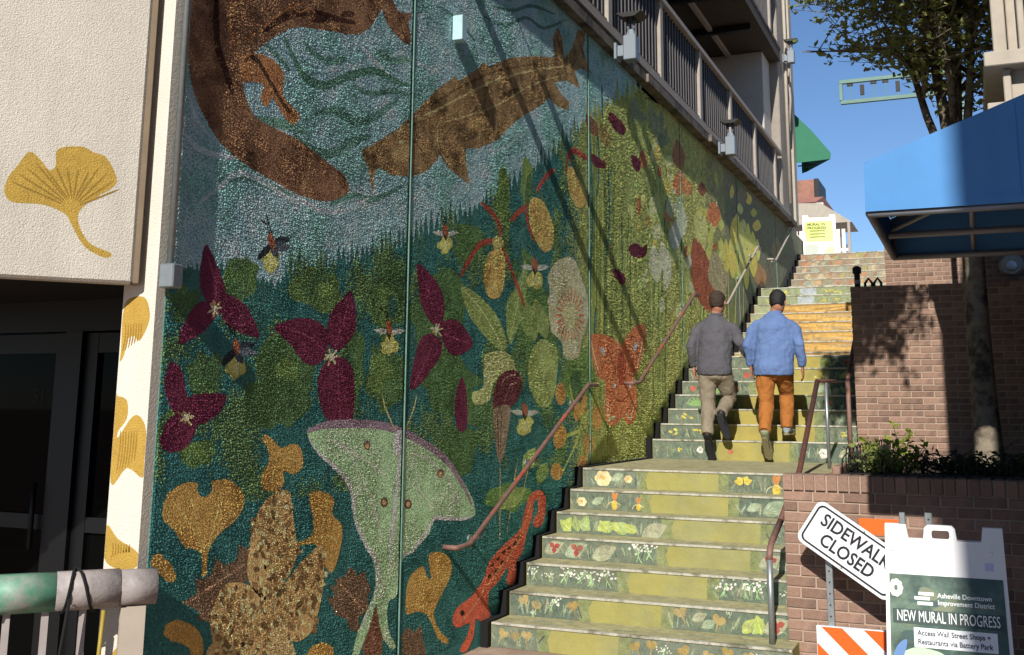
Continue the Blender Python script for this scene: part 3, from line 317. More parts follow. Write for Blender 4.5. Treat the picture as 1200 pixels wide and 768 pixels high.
('painted_firefly',6,[('r','9a9a3c',[8.139,1.544,.157,-.014,-.039,-.071],14),('r','b3a940',[8.151,1.549,.113,-.01,-.029,-.052],14),('e','c4b850',[8.139,1.539,.063,-.006,-.018,-.032],14),('l','9aa08e',[8.137,1.637,7.845,1.658,.01,.021],0),('l','9aa08e',[8.137,1.637,8.448,1.653,.009,-.022],0),('l','3a3024',[8.136,1.702,8.138,1.582,-.057,.0],0),('l','8a4a2a',[8.107,1.729,8.166,1.615,-.056,-.004],0),('s','1c1a18',[(8.11,1.72),(8.04,1.79),(7.95,1.81)],.008),('s','1c1a18',[(8.14,1.72),(8.05,1.85)],.008)]),
('painted_luna_moth',7,[('p','84ad76',[(5.04,1.54),(5.14,1.57),(5.39,1.59),(5.78,1.58),(6.1,1.53),(6.45,1.44),(6.7,1.34),(6.93,1.22),(7.12,1.08),(7.22,.96),(7.18,.91),(6.99,.9),(6.72,.93),(6.59,.94),(6.51,.86),(6.42,.82),(6.28,.76),(6.18,.75),(6.13,.68),(6.11,.56),(6.07,.52),(6.0,.51),(5.98,.43),(6.02,.32),(6.1,.23),(6.04,.23),(5.93,.32),(5.87,.45),(5.84,.52),(5.77,.39),(5.66,.26),(5.63,.17),(5.52,.19),(5.59,.28),(5.65,.4),(5.77,.53),(5.83,.63),(5.8,.76),(5.7,.86),(5.59,.98),(5.54,1.08),(5.51,1.18),(5.43,1.27),(5.29,1.35),(5.14,1.43)],1),('s','7d6a76',[(5.04,1.54),(5.19,1.57),(5.39,1.58),(5.78,1.57),(6.12,1.52),(6.45,1.43),(6.76,1.31),(7.02,1.13),(7.16,.99)],.05),('s','cfdcc0',[(5.06,1.51),(5.15,1.43),(5.31,1.35),(5.45,1.27),(5.53,1.18),(5.56,1.08),(5.61,.98),(5.72,.86),(5.83,.76),(5.85,.63),(5.79,.52),(5.67,.4)],.026),('s','cfdcc0',[(7.18,.91),(6.99,.91),(6.72,.94),(6.58,.95),(6.49,.88),(6.39,.83),(6.26,.77),(6.16,.76)],.026),('s','c6d2b4',[(6.1,1.5),(6.07,1.24),(6.02,.94),(5.99,.74)],.04),('s','a5c48e',[(5.39,1.49),(5.59,1.31),(5.81,1.05),(5.92,.84)],.012),('s','a5c48e',[(5.22,1.51),(5.59,1.39),(5.95,1.25)],.012),('s','a5c48e',[(6.22,1.39),(6.58,1.3),(6.98,1.02)],.012),('s','a5c48e',[(6.2,1.23),(6.47,1.08),(6.57,.97)],.012),('e','6a4a48',[5.682,1.451,.04,-.001,.002,-.028],14),('e','6a4a48',[6.656,1.238,.051,-.002,.001,-.031],14),('e','5c4038',[5.906,1.102,.046,-.003,.002,-.03],14),('e','5c4038',[6.21,1.069,.05,-.003,.002,-.031],14),('e','b88a4a',[5.906,1.102,.023,-.002,.001,-.015],14),('e','b88a4a',[6.21,1.069,.025,-.001,.001,-.015],14),('e','b88a4a',[5.682,1.446,.022,-.001,.001,-.015],14),('e','b88a4a',[6.656,1.233,.028,-.002,.001,-.017],14),('e','d8cfae',[6.078,1.451,.078,-.002,.005,-.085],14),('s','a79a5a',[(6.02,1.53),(5.89,1.67),(5.84,1.76)],.012),('s','a79a5a',[(6.14,1.53),(6.25,1.66),(6.29,1.75)],.012)]),
('painted_ginkgo_leaf',6,[('p','a07a24',[(3.93,1.22),(3.96,1.28),(4.05,1.32),(4.15,1.32),(4.16,1.28),(4.2,1.25),(4.26,1.27),(4.27,1.32),(4.38,1.32),(4.47,1.28),(4.52,1.22),(4.48,1.14),(4.36,1.08),(4.28,1.03),(4.26,.95),(4.26,.89),(4.23,.89),(4.22,.97),(4.19,1.01),(4.09,1.04),(4.01,1.12),(3.94,1.17)],1),('s','b89540',[(4.24,.98),(4.11,1.15),(4.0,1.24)],.008),('s','b89540',[(4.24,.98),(4.16,1.17),(4.09,1.29)],.008),('s','b89540',[(4.25,1.0),(4.31,1.15),(4.34,1.28)],.008),('s','b89540',[(4.25,1.0),(4.38,1.12),(4.48,1.22)],.008)]),
('painted_ginkgo_leaf',6,[('p','a07a24',[(4.67,1.53),(4.74,1.5),(4.81,1.46),(4.92,1.48),(5.0,1.44),(5.01,1.35),(4.93,1.32),(4.84,1.34),(4.85,1.28),(4.78,1.24),(4.67,1.26),(4.65,1.32),(4.7,1.38),(4.7,1.45),(4.64,1.51)],1),('s','b89540',[(4.73,1.45),(4.87,1.41),(4.98,1.38)],.008),('s','b89540',[(4.73,1.43),(4.75,1.34),(4.73,1.27)],.008)]),
('painted_ginkgo_leaf',6,[('p','a07a24',[(5.1,1.21),(5.24,1.21),(5.34,1.16),(5.33,1.08),(5.43,1.01),(5.43,.9),(5.36,.77),(5.28,.8),(5.23,.89),(5.14,.94),(5.0,.94),(4.98,.96),(5.12,.98),(5.14,1.07),(5.1,1.15)],1),('s','b89540',[(5.13,.97),(5.25,1.06),(5.27,1.17)],.008),('s','b89540',[(5.14,.96),(5.31,.96),(5.41,.91)],.008)]),
('painted_ginkgo_leaf',6,[('p','a07a24',[(6.52,.73),(6.73,.71),(6.84,.64),(6.84,.55),(6.7,.44),(6.6,.34),(6.69,.22),(6.82,.14),(6.78,.12),(6.65,.19),(6.52,.34),(6.38,.39),(6.23,.4),(6.21,.49),(6.26,.62),(6.43,.66),(6.49,.59),(6.55,.57),(6.53,.64)],1),('s','b89540',[(6.56,.37),(6.38,.52),(6.29,.6)],.008),('s','b89540',[(6.56,.37),(6.67,.53),(6.73,.67)],.008),('s','b89540',[(6.54,.37),(6.34,.44),(6.25,.44)],.008)]),
('painted_ginkgo_leaf',6,[('p','a07a24',[(5.185,.404),(5.296,.398),(5.385,.352),(5.375,.286),(5.248,.297),(5.109,.339),(5.133,.377)],1)]),
('painted_ginkgo_stem',6,[('s','a07a24',[(3.88,1.01),(3.95,.97),(4.04,.9)],.07)]),
('painted_ginkgo_stem',6,[('s','a07a24',[(3.99,.69),(4.09,.67),(4.2,.61),(4.25,.51)],.09)]),
('painted_oak_leaf',5,[('p','665038',[(4.5,1.0),(4.58,.97),(4.61,.91),(4.58,.83),(4.49,.78),(4.39,.75),(4.32,.67),(4.21,.7),(4.23,.73),(4.1,.79),(4.2,.82),(4.18,.88),(4.29,.88),(4.32,.96),(4.39,.92),(4.48,.93)],0),('s','94704e',[(4.57,.91),(4.36,.85),(4.16,.79)],.012),('s','94704e',[(4.4,.86),(4.36,.93)],.009),('s','94704e',[(4.3,.83),(4.32,.75)],.009)]),
('painted_oak_leaf',5,[('p','665038',[(5.33,.7),(5.39,.68),(5.42,.73),(5.48,.72),(5.54,.77),(5.63,.71),(5.7,.73),(5.78,.6),(5.74,.58),(5.76,.5),(5.65,.47),(5.66,.39),(5.56,.42),(5.51,.49),(5.4,.53),(5.31,.63),(5.39,.63)],0),('s','94704e',[(5.39,.72),(5.58,.59),(5.71,.5)],.012)]),
('painted_oak_leaf',5,[('p','665038',[(6.165,.28),(6.254,.324),(6.331,.268),(6.425,.304),(6.449,.212),(6.513,.1),(6.476,.051),(6.211,.105),(6.189,.176)],0)]),
('painted_oak_leaf',5,[('p','6a4630',[(5.713,.456),(5.873,.51),(5.946,.417),(5.927,.177),(5.728,.217),(5.689,.334)],0)]),
('painted_morel_stem',6,[('p','a98f56',[(4.585,.749),(4.824,.714),(4.939,.527),(5.027,.386),(5.048,.28),(4.332,.43),(4.31,.56),(4.444,.587)],1)]),
('painted_morel_mushroom',7,[('p','a48446',[(4.81,1.24),(4.91,1.22),(4.93,1.15),(4.98,.99),(4.99,.88),(4.92,.8),(4.85,.74),(4.75,.7),(4.63,.77),(4.57,.87),(4.59,1.03),(4.63,1.14),(4.71,1.21)],1),('e','7a5e30',[4.813,1.245,.014,.005,.024,-.022],7),('e','7a5e30',[4.879,1.23,.019,-.004,-.004,-.014],7),('e','7a5e30',[4.722,1.193,.018,-.001,.004,-.02],7),('e','6c5128',[4.768,1.196,.02,-.001,.002,-.026],7),('e','5f4724',[4.874,1.161,.012,.0,.005,-.018],7),('e','6c5128',[4.923,1.149,.011,.001,.013,-.018],7),('e','7a5e30',[4.664,1.137,.019,.006,.02,-.018],7),('e','5f4724',[4.768,1.122,.019,.001,.012,-.026],7),('e','5f4724',[4.79,1.118,.015,-.005,-.013,-.018],7),('e','7a5e30',[4.928,1.134,.013,-.005,-.02,-.019],7),('e','6c5128',[4.6,1.108,.023,.001,.006,-.017],7),('e','7a5e30',[4.694,1.105,.009,.0,.007,-.015],7),('e','7a5e30',[4.74,1.095,.021,.006,.012,-.013],7),('e','7a5e30',[4.812,1.087,.013,.001,.01,-.02],7),('e','7a5e30',[4.908,1.062,.018,-.006,-.017,-.021],7),('e','7a5e30',[4.597,1.076,.015,-.005,-.016,-.022],7),('e','6c5128',[4.695,1.026,.014,-.006,-.02,-.018],7),('e','6c5128',[4.755,1.046,.026,-.008,-.007,-.014],7),('e','7a5e30',[4.813,1.04,.01,.003,.028,-.025],7),('e','7a5e30',[4.881,1.051,.021,-.004,-.003,-.019],7),('e','5f4724',[4.953,1.014,.014,.0,.004,-.016],7),('e','7a5e30',[4.658,.99,.017,-.005,-.012,-.022],7),('e','5f4724',[4.715,.992,.013,.004,.026,-.023],7),('e','6c5128',[4.811,.977,.018,.002,.009,-.013],7),('e','5f4724',[4.886,.989,.016,.003,.012,-.013],7),('e','6c5128',[4.933,.967,.012,-.002,-.006,-.025],7),('e','7a5e30',[4.642,.946,.015,-.001,.004,-.017],7),('e','5f4724',[4.673,.97,.013,-.004,-.016,-.022],7),('e','5f4724',[4.741,.963,.01,-.003,-.011,-.02],7),('e','7a5e30',[4.83,.927,.012,-.003,-.006,-.018],7),('e','6c5128',[4.877,.94,.012,.0,.006,-.017],7),('e','7a5e30',[4.998,.92,.024,.001,.01,-.022],7),('e','5f4724',[4.556,.926,.013,-.003,-.002,-.024],7),('e','5f4724',[4.633,.937,.015,.005,.016,-.014],7),('e','5f4724',[4.695,.931,.015,.002,.015,-.022],7),('e','7a5e30',[4.76,.9,.013,-.003,-.003,-.021],7),('e','7a5e30',[4.841,.915,.017,.001,.011,-.018],7),('e','7a5e30',[4.936,.864,.019,-.006,-.007,-.013],7),('e','5f4724',[4.645,.869,.021,.005,.013,-.012],7),('e','6c5128',[4.72,.873,.015,-.002,.002,-.017],7),('e','7a5e30',[4.741,.878,.013,-.003,-.004,-.019],7),('e','7a5e30',[4.794,.84,.01,.0,.01,-.02],7),('e','6c5128',[4.915,.833,.015,.0,.014,-.026],7),('e','7a5e30',[4.675,.819,.019,.001,.008,-.013],7),('e','5f4724',[4.766,.807,.023,-.002,.004,-.014],7),('e','6c5128',[4.8,.809,.023,.005,.025,-.025],7),('e','5f4724',[4.872,.804,.018,.0,.009,-.023],7),('e','7a5e30',[4.64,.791,.02,.002,.016,-.022],7),('e','5f4724',[4.693,.758,.022,-.005,-.002,-.015],7),('e','7a5e30',[4.746,.768,.027,-.004,.003,-.019],7),('e','7a5e30',[4.814,.745,.018,-.005,-.004,-.019],7),('e','6c5128',[4.756,.736,.019,.003,.024,-.026],7),('e','c0a464',[4.842,1.23,.013,-.005,-.012,-.013],7),('e','c0a464',[4.845,1.226,.012,-.006,-.015,-.011],7),('e','c0a464',[4.743,1.167,.009,-.004,-.011,-.01],7),('e','c0a464',[4.807,1.182,.013,-.001,.0,-.015],7),('e','c0a464',[4.878,1.155,.014,-.007,-.015,-.011],7),('e','c0a464',[4.927,1.157,.012,.004,.016,-.013],7),('e','c0a464',[4.711,1.14,.012,.002,.008,-.01],7),('e','c0a464',[4.795,1.139,.011,.001,.011,-.016],7),('e','c0a464',[4.794,1.114,.016,.001,.007,-.014],7),('e','c0a464',[4.896,1.142,.009,.002,.01,-.011],7),('e','c0a464',[4.597,1.094,.015,.002,.008,-.012],7),('e','c0a464',[4.666,1.094,.013,-.001,.0,-.011],7),('e','c0a464',[4.731,1.118,.016,.0,.003,-.01],7),('e','c0a464',[4.84,1.081,.014,-.007,-.012,-.009],7),('e','c0a464',[4.877,1.048,.012,.001,.007,-.01],7),('e','c0a464',[4.637,1.054,.011,.004,.018,-.014],7),('e','c0a464',[4.69,1.035,.014,.003,.015,-.016],7),('e','c0a464',[4.796,1.045,.012,.0,.003,-.011],7),('e','c0a464',[4.813,1.04,.013,-.001,.003,-.017],7),('e','c0a464',[4.87,1.034,.01,.002,.013,-.013],7),('e','c0a464',[4.945,.987,.015,-.004,-.005,-.013],7),('e','c0a464',[4.671,.989,.01,.004,.012,-.01],7),('e','c0a464',[4.697,.996,.01,.0,.007,-.015],7),('e','c0a464',[4.789,.985,.012,-.005,-.009,-.009],7),('e','c0a464',[4.875,1.008,.011,-.002,-.002,-.016],7),('e','c0a464',[4.928,.96,.009,-.005,-.016,-.012],7),('e','c0a464',[4.649,.975,.013,-.003,-.002,-.015],7),('e','c0a464',[4.656,.984,.008,.001,.011,-.014],7),('e','c0a464',[4.739,.939,.016,-.005,-.007,-.011],7),('e','c0a464',[4.811,.909,.015,-.006,-.011,-.01],7),('e','c0a464',[4.865,.91,.011,-.004,-.013,-.013],7),('e','c0a464',[5.036,.91,.011,-.002,-.004,-.011],7),('e','c0a464',[4.592,.909,.009,.0,.005,-.013],7),('e','c0a464',[4.617,.945,.012,.001,.008,-.013],7),('e','c0a464',[4.703,.904,.011,-.006,-.014,-.011],7),('e','c0a464',[4.735,.888,.01,-.003,-.005,-.01],7),('e','c0a464',[4.86,.902,.013,-.001,.004,-.015],7),('e','c0a464',[4.919,.88,.009,-.005,-.01,-.007],7),('e','c0a464',[4.676,.88,.012,-.005,-.007,-.01],7),('e','c0a464',[4.714,.893,.013,.004,.018,-.016],7),('e','c0a464',[4.733,.89,.014,.001,.007,-.012],7),('e','c0a464',[4.79,.842,.013,-.003,-.005,-.012],7),('e','c0a464',[4.924,.812,.011,-.005,-.015,-.011],7),('e','c0a464',[4.689,.816,.013,.002,.011,-.015],7),('e','c0a464',[4.749,.824,.009,.0,.007,-.015],7),('e','c0a464',[4.781,.842,.01,.0,.006,-.015],7),('e','c0a464',[4.864,.789,.016,.001,.012,-.016],7),('e','c0a464',[4.685,.799,.013,.001,.008,-.014],7),('e','c0a464',[4.717,.753,.014,-.006,-.007,-.009],7),('e','c0a464',[4.726,.761,.014,.001,.008,-.012],7),('e','c0a464',[4.812,.726,.015,-.003,-.001,-.013],7),('e','c0a464',[4.753,.745,.011,-.002,-.001,-.01],7)]),
('painted_morel_mushroom',7,[('p','a48446',[(5.23,.924),(5.263,.86),(5.26,.71),(5.227,.58),(5.153,.475),(4.995,.46),(4.836,.573),(4.804,.661),(4.895,.76),(5.043,.856),(5.175,.915)],1),('e','5f4724',[5.216,.871,.018,.001,.008,-.015],7),('e','6c5128',[5.093,.845,.011,.002,.022,-.026],7),('e','6c5128',[5.225,.839,.019,-.001,.009,-.027],7),('e','7a5e30',[5.247,.836,.014,-.005,-.021,-.022],7),('e','7a5e30',[5.045,.818,.018,-.001,.008,-.026],7),('e','7a5e30',[5.136,.829,.023,-.002,.003,-.014],7),('e','6c5128',[5.237,.803,.019,-.002,.002,-.017],7),('e','6c5128',[4.963,.788,.025,-.009,-.009,-.013],7),('e','6c5128',[5.04,.768,.022,-.008,-.013,-.018],7),('e','6c5128',[5.085,.78,.028,-.004,.0,-.025],7),('e','6c5128',[5.203,.75,.022,.003,.018,-.02],7),('e','6c5128',[4.897,.733,.014,-.006,-.015,-.013],7),('e','5f4724',[5.01,.723,.013,-.005,-.02,-.021],7),('e','6c5128',[5.065,.736,.019,.001,.014,-.024],7),('e','7a5e30',[5.162,.726,.011,-.004,-.021,-.018],7),('e','6c5128',[5.228,.682,.015,.002,.018,-.019],7),('e','5f4724',[4.857,.726,.022,-.005,-.005,-.019],7),('e','5f4724',[4.953,.679,.013,.0,.007,-.017],7),('e','6c5128',[5.055,.648,.02,-.007,-.016,-.023],7),('e','6c5128',[5.105,.65,.013,-.004,-.007,-.014],7),('e','5f4724',[5.178,.646,.028,.001,.019,-.028],7),('e','5f4724',[4.843,.673,.012,-.004,-.01,-.012],7),('e','7a5e30',[4.922,.636,.019,.004,.02,-.019],7),('e','5f4724',[5.02,.632,.013,-.003,-.01,-.023],7),('e','7a5e30',[5.088,.607,.024,-.005,-.004,-.022],7),('e','5f4724',[5.172,.612,.021,-.004,-.001,-.027],7),('e','7a5e30',[4.881,.595,.019,.0,.017,-.026],7),('e','5f4724',[4.97,.602,.011,-.001,.006,-.015],7),('e','5f4724',[5.018,.594,.011,.001,.014,-.017],7),('e','6c5128',[5.146,.565,.01,.002,.019,-.019],7),('e','7a5e30',[5.203,.536,.024,.0,.014,-.026],7),('e','5f4724',[4.833,.578,.025,.0,.011,-.02],7),('e','7a5e30',[4.959,.547,.026,-.011,-.012,-.014],7),('e','7a5e30',[4.993,.529,.017,-.008,-.016,-.013],7),('e','7a5e30',[5.038,.529,.011,-.003,-.006,-.016],7),('e','6c5128',[5.194,.491,.023,-.006,-.005,-.025],7),('e','6c5128',[4.953,.49,.013,-.003,.002,-.021],7),('e','6c5128',[5.035,.471,.01,.001,.014,-.018],7),('e','c0a464',[5.259,.877,.01,.002,.013,-.012],7),('e','c0a464',[5.128,.852,.014,.003,.016,-.017],7),('e','c0a464',[5.245,.857,.014,-.006,-.012,-.008],7),('e','c0a464',[5.269,.86,.014,-.004,-.008,-.014],7),('e','c0a464',[5.093,.808,.013,.002,.014,-.017],7),('e','c0a464',[5.169,.814,.009,-.005,-.013,-.009],7),('e','c0a464',[5.287,.762,.017,-.003,-.004,-.017],7),('e','c0a464',[4.986,.803,.014,-.006,-.009,-.01],7),('e','c0a464',[5.066,.754,.013,.002,.012,-.013],7),('e','c0a464',[5.079,.765,.011,-.005,-.016,-.011],7),('e','c0a464',[5.172,.75,.014,-.002,-.002,-.013],7),('e','c0a464',[4.908,.742,.009,.002,.016,-.015],7),('e','c0a464',[4.971,.736,.015,-.007,-.011,-.008],7),('e','c0a464',[5.09,.721,.011,.003,.018,-.015],7),('e','c0a464',[5.194,.724,.011,-.006,-.012,-.007],7),('e','c0a464',[5.264,.71,.016,-.007,-.013,-.008],7),('e','c0a464',[4.874,.715,.012,.001,.01,-.015],7),('e','c0a464',[4.929,.679,.014,-.002,.001,-.016],7),('e','c0a464',[5.025,.664,.012,-.001,.007,-.014],7),('e','c0a464',[5.124,.633,.01,.002,.016,-.014],7),('e','c0a464',[5.226,.638,.013,.002,.016,-.017],7),('e','c0a464',[4.817,.661,.01,-.006,-.013,-.007],7),('e','c0a464',[4.93,.657,.01,-.003,-.004,-.01],7),('e','c0a464',[5.034,.606,.017,.0,.005,-.011],7),('e','c0a464',[5.046,.597,.013,.0,.008,-.016],7),('e','c0a464',[5.152,.628,.013,-.007,-.019,-.01],7),('e','c0a464',[4.877,.593,.015,-.005,-.007,-.014],7),('e','c0a464',[4.955,.616,.012,.002,.01,-.011],7),('e','c0a464',[5.044,.581,.01,.001,.012,-.016],7),('e','c0a464',[5.158,.581,.014,-.006,-.014,-.013],7),('e','c0a464',[5.198,.549,.016,-.008,-.012,-.008],7),('e','c0a464',[4.873,.588,.009,.002,.015,-.014],7),('e','c0a464',[4.91,.544,.012,.0,.008,-.014],7),('e','c0a464',[5.008,.53,.017,.0,.01,-.017],7),('e','c0a464',[5.08,.543,.013,-.001,.007,-.017],7),('e','c0a464',[5.144,.517,.014,.0,.007,-.012],7),('e','c0a464',[4.974,.473,.013,-.006,-.015,-.01],7),('e','c0a464',[5.086,.485,.017,-.001,.007,-.012],7)]),
('painted_morel_mushroom',7,[('p','a48446',[(4.422,.832),(4.58,.804),(4.726,.728),(4.806,.633),(4.803,.523),(4.778,.391),(4.391,.468),(4.326,.608),(4.309,.687),(4.352,.783)],1),('e','7a5e30',[4.4,.804,.017,.002,.016,-.023],7),('e','5f4724',[4.485,.798,.013,-.005,-.011,-.016],7),('e','5f4724',[4.568,.784,.012,-.001,.001,-.023],7),('e','5f4724',[4.386,.768,.018,-.005,-.007,-.022],7),('e','7a5e30',[4.468,.761,.018,-.006,-.011,-.019],7),('e','6c5128',[4.559,.752,.017,-.008,-.012,-.012],7),('e','7a5e30',[4.611,.752,.017,-.003,.002,-.022],7),('e','5f4724',[4.704,.707,.019,-.004,.0,-.02],7),('e','5f4724',[4.39,.739,.012,-.001,.002,-.018],7),('e','6c5128',[4.442,.713,.019,-.001,.007,-.025],7),('e','6c5128',[4.532,.707,.011,.001,.011,-.015],7),('e','7a5e30',[4.563,.692,.011,.0,.017,-.026],7),('e','6c5128',[4.636,.692,.019,.004,.02,-.02],7),('e','7a5e30',[4.69,.669,.021,-.009,-.016,-.019],7),('e','5f4724',[4.342,.69,.02,-.01,-.01,-.01],7),('e','6c5128',[4.409,.668,.02,-.001,.009,-.022],7),('e','7a5e30',[4.459,.678,.009,.001,.014,-.02],7),('e','6c5128',[4.528,.668,.017,-.008,-.01,-.009],7),('e','7a5e30',[4.622,.665,.013,.002,.02,-.024],7),('e','6c5128',[4.631,.662,.011,.0,.008,-.019],7),('e','6c5128',[4.732,.647,.013,.001,.01,-.015],7),('e','7a5e30',[4.348,.632,.022,-.008,-.007,-.015],7),('e','6c5128',[4.379,.635,.021,-.002,.006,-.023],7),('e','7a5e30',[4.433,.649,.015,-.002,.001,-.013],7),('e','7a5e30',[4.488,.632,.013,-.003,-.004,-.019],7),('e','7a5e30',[4.571,.627,.023,-.006,-.002,-.014],7),('e','7a5e30',[4.62,.606,.011,-.004,-.005,-.011],7),('e','5f4724',[4.735,.583,.022,.003,.019,-.023],7),('e','7a5e30',[4.771,.596,.014,-.002,.003,-.017],7),('e','7a5e30',[4.372,.591,.022,.0,.01,-.019],7),('e','7a5e30',[4.423,.577,.009,-.001,.002,-.014],7),('e','5f4724',[4.472,.599,.013,-.005,-.009,-.019],7),('e','7a5e30',[4.56,.557,.014,.001,.014,-.019],7),('e','7a5e30',[4.582,.558,.023,-.001,.006,-.014],7),('e','7a5e30',[4.682,.554,.015,-.006,-.009,-.015],7),('e','7a5e30',[4.774,.553,.013,-.007,-.016,-.015],7),('e','7a5e30',[4.421,.556,.01,-.005,-.017,-.015],7),('e','6c5128',[4.441,.547,.02,.002,.019,-.025],7),('e','6c5128',[4.508,.544,.019,-.008,-.01,-.015],7),('e','6c5128',[4.57,.523,.022,-.004,.002,-.013],7),('e','6c5128',[4.625,.522,.023,.001,.01,-.013],7),('e','7a5e30',[4.744,.498,.012,-.004,-.011,-.021],7),('e','7a5e30',[4.778,.499,.012,.0,.015,-.027],7),('e','7a5e30',[4.366,.513,.016,-.006,-.009,-.02],7),('e','6c5128',[4.431,.518,.019,-.001,.007,-.015],7),('e','6c5128',[4.468,.521,.018,-.002,.006,-.02],7),('e','6c5128',[4.532,.479,.015,-.006,-.01,-.02],7),('e','5f4724',[4.654,.454,.018,-.005,-.003,-.011],7),('e','7a5e30',[4.682,.475,.022,-.006,-.001,-.016],7),('e','6c5128',[4.746,.445,.02,-.009,-.01,-.012],7),('e','5f4724',[4.416,.456,.017,-.008,-.013,-.015],7),('e','5f4724',[4.441,.471,.016,.0,.011,-.018],7),('e','6c5128',[4.53,.458,.01,-.006,-.015,-.014],7),('e','6c5128',[4.588,.441,.022,-.002,.006,-.017],7),('e','7a5e30',[4.624,.422,.019,-.005,.0,-.012],7),('e','6c5128',[4.718,.399,.01,-.003,-.007,-.022],7),('e','c0a464',[4.434,.798,.012,.002,.011,-.015],7),('e','c0a464',[4.467,.79,.015,-.003,.0,-.011],7),('e','c0a464',[4.577,.791,.014,-.005,-.007,-.009],7),('e','c0a464',[4.383,.785,.013,.003,.01,-.01],7),('e','c0a464',[4.441,.769,.007,-.004,-.01,-.007],7),('e','c0a464',[4.534,.741,.008,.002,.011,-.009],7),('e','c0a464',[4.585,.731,.01,.003,.012,-.01],7),('e','c0a464',[4.706,.718,.01,-.003,-.006,-.011],7),('e','c0a464',[4.383,.74,.008,.002,.014,-.013],7),('e','c0a464',[4.486,.682,.013,.0,.004,-.012],7),('e','c0a464',[4.541,.709,.014,-.001,.004,-.013],7),('e','c0a464',[4.587,.7,.01,.002,.008,-.011],7),('e','c0a464',[4.666,.698,.013,-.006,-.008,-.006],7),('e','c0a464',[4.687,.658,.009,-.004,-.009,-.011],7),('e','c0a464',[4.317,.714,.011,-.004,-.006,-.012],7),('e','c0a464',[4.372,.688,.012,.002,.011,-.011],7),('e','c0a464',[4.478,.665,.011,-.004,-.007,-.012],7),('e','c0a464',[4.55,.682,.014,-.005,-.009,-.012],7),('e','c0a464',[4.616,.671,.015,-.006,-.01,-.013],7),('e','c0a464',[4.647,.64,.013,.003,.011,-.013],7),('e','c0a464',[4.735,.66,.012,-.002,.001,-.014],7),('e','c0a464',[4.358,.623,.012,-.007,-.01,-.007],7),('e','c0a464',[4.354,.649,.014,-.003,.002,-.016],7),('e','c0a464',[4.453,.624,.009,-.005,-.012,-.009],7),('e','c0a464',[4.459,.651,.014,-.001,.003,-.013],7),('e','c0a464',[4.589,.626,.01,-.004,-.006,-.01],7),('e','c0a464',[4.636,.598,.007,.002,.017,-.016],7),('e','c0a464',[4.71,.579,.016,-.001,.006,-.015],7),('e','c0a464',[4.798,.576,.014,-.003,-.001,-.015],7),('e','c0a464',[4.368,.603,.011,.002,.01,-.01],7),('e','c0a464',[4.431,.6,.014,-.002,.002,-.011],7),('e','c0a464',[4.464,.598,.013,-.003,.0,-.011],7),('e','c0a464',[4.595,.573,.009,.002,.011,-.011],7),('e','c0a464',[4.561,.546,.014,-.007,-.007,-.007],7),('e','c0a464',[4.699,.571,.016,-.004,-.002,-.009],7),('e','c0a464',[4.791,.534,.012,-.004,-.002,-.01],7),('e','c0a464',[4.404,.561,.013,-.004,-.004,-.008],7),('e','c0a464',[4.486,.536,.012,-.005,-.008,-.008],7),('e','c0a464',[4.496,.569,.012,-.003,-.001,-.011],7),('e','c0a464',[4.564,.503,.012,-.005,-.006,-.01],7),('e','c0a464',[4.59,.51,.015,-.002,.003,-.012],7),('e','c0a464',[4.7,.495,.013,-.009,-.014,-.008],7),('e','c0a464',[4.786,.482,.016,-.002,.003,-.016],7),('e','c0a464',[4.367,.534,.015,-.004,-.001,-.01],7),('e','c0a464',[4.436,.528,.008,.003,.013,-.011],7),('e','c0a464',[4.473,.52,.012,-.007,-.012,-.008],7),('e','c0a464',[4.563,.48,.013,-.006,-.008,-.011],7),('e','c0a464',[4.626,.465,.012,-.006,-.01,-.007],7),('e','c0a464',[4.667,.47,.008,-.005,-.016,-.009],7),('e','c0a464',[4.776,.451,.013,.002,.016,-.017],7),('e','c0a464',[4.395,.458,.013,-.007,-.007,-.007],7),('e','c0a464',[4.446,.479,.01,-.002,.001,-.013],7),('e','c0a464',[4.519,.435,.014,-.004,-.002,-.009],7),('e','c0a464',[4.588,.422,.012,.003,.016,-.016],7),('e','c0a464',[4.624,.441,.013,-.007,-.007,-.008],7),('e','c0a464',[4.729,.396,.016,-.006,-.007,-.013],7)]),
('painted_newt',7,[('p','b64a28',[(6.88,.24),(6.94,.32),(7.19,.37),(7.38,.46),(7.47,.56),(7.68,.64),(7.95,.71),(8.06,.75),(8.15,.88),(8.24,.98),(8.42,1.02),(8.58,.96),(8.59,.83),(8.5,.73),(8.36,.73),(8.33,.79),(8.42,.84),(8.42,.93),(8.34,.93),(8.3,.82),(8.18,.69),(8.1,.57),(7.97,.48),(7.99,.38),(7.9,.34),(7.79,.38),(7.83,.49),(7.63,.4),(7.48,.36),(7.46,.27),(7.5,.18),(7.36,.16),(7.25,.2),(7.22,.09),(7.11,.01),(7.0,.04),(7.11,.11),(7.15,.19),(6.97,.19)],1),('e','3a2a1e',[7.526,.537,.03,.011,.02,-.009],8),('e','3a2a1e',[7.629,.566,.03,.01,.02,-.009],8),('e','3a2a1e',[7.733,.605,.031,.011,.021,-.009],8),('e','3a2a1e',[7.841,.624,.032,.012,.022,-.009],8),('e','3a2a1e',[7.952,.644,.032,.012,.022,-.009],8),('e','3a2a1e',[8.036,.678,.033,.012,.023,-.009],8),('e','3a2a1e',[7.605,.487,.03,.01,.02,-.009],8),('e','3a2a1e',[7.478,.463,.029,.01,.019,-.009],8),('e','3a2a1e',[7.709,.536,.03,.01,.02,-.01],8),('e','2c1a14',[7.032,.276,.036,-.006,.0,-.019],14),('s','d0703c',[(7.01,.22),(7.24,.3),(7.48,.42),(7.74,.53),(8.01,.65),(8.21,.85),(8.3,.96)],.016)]),
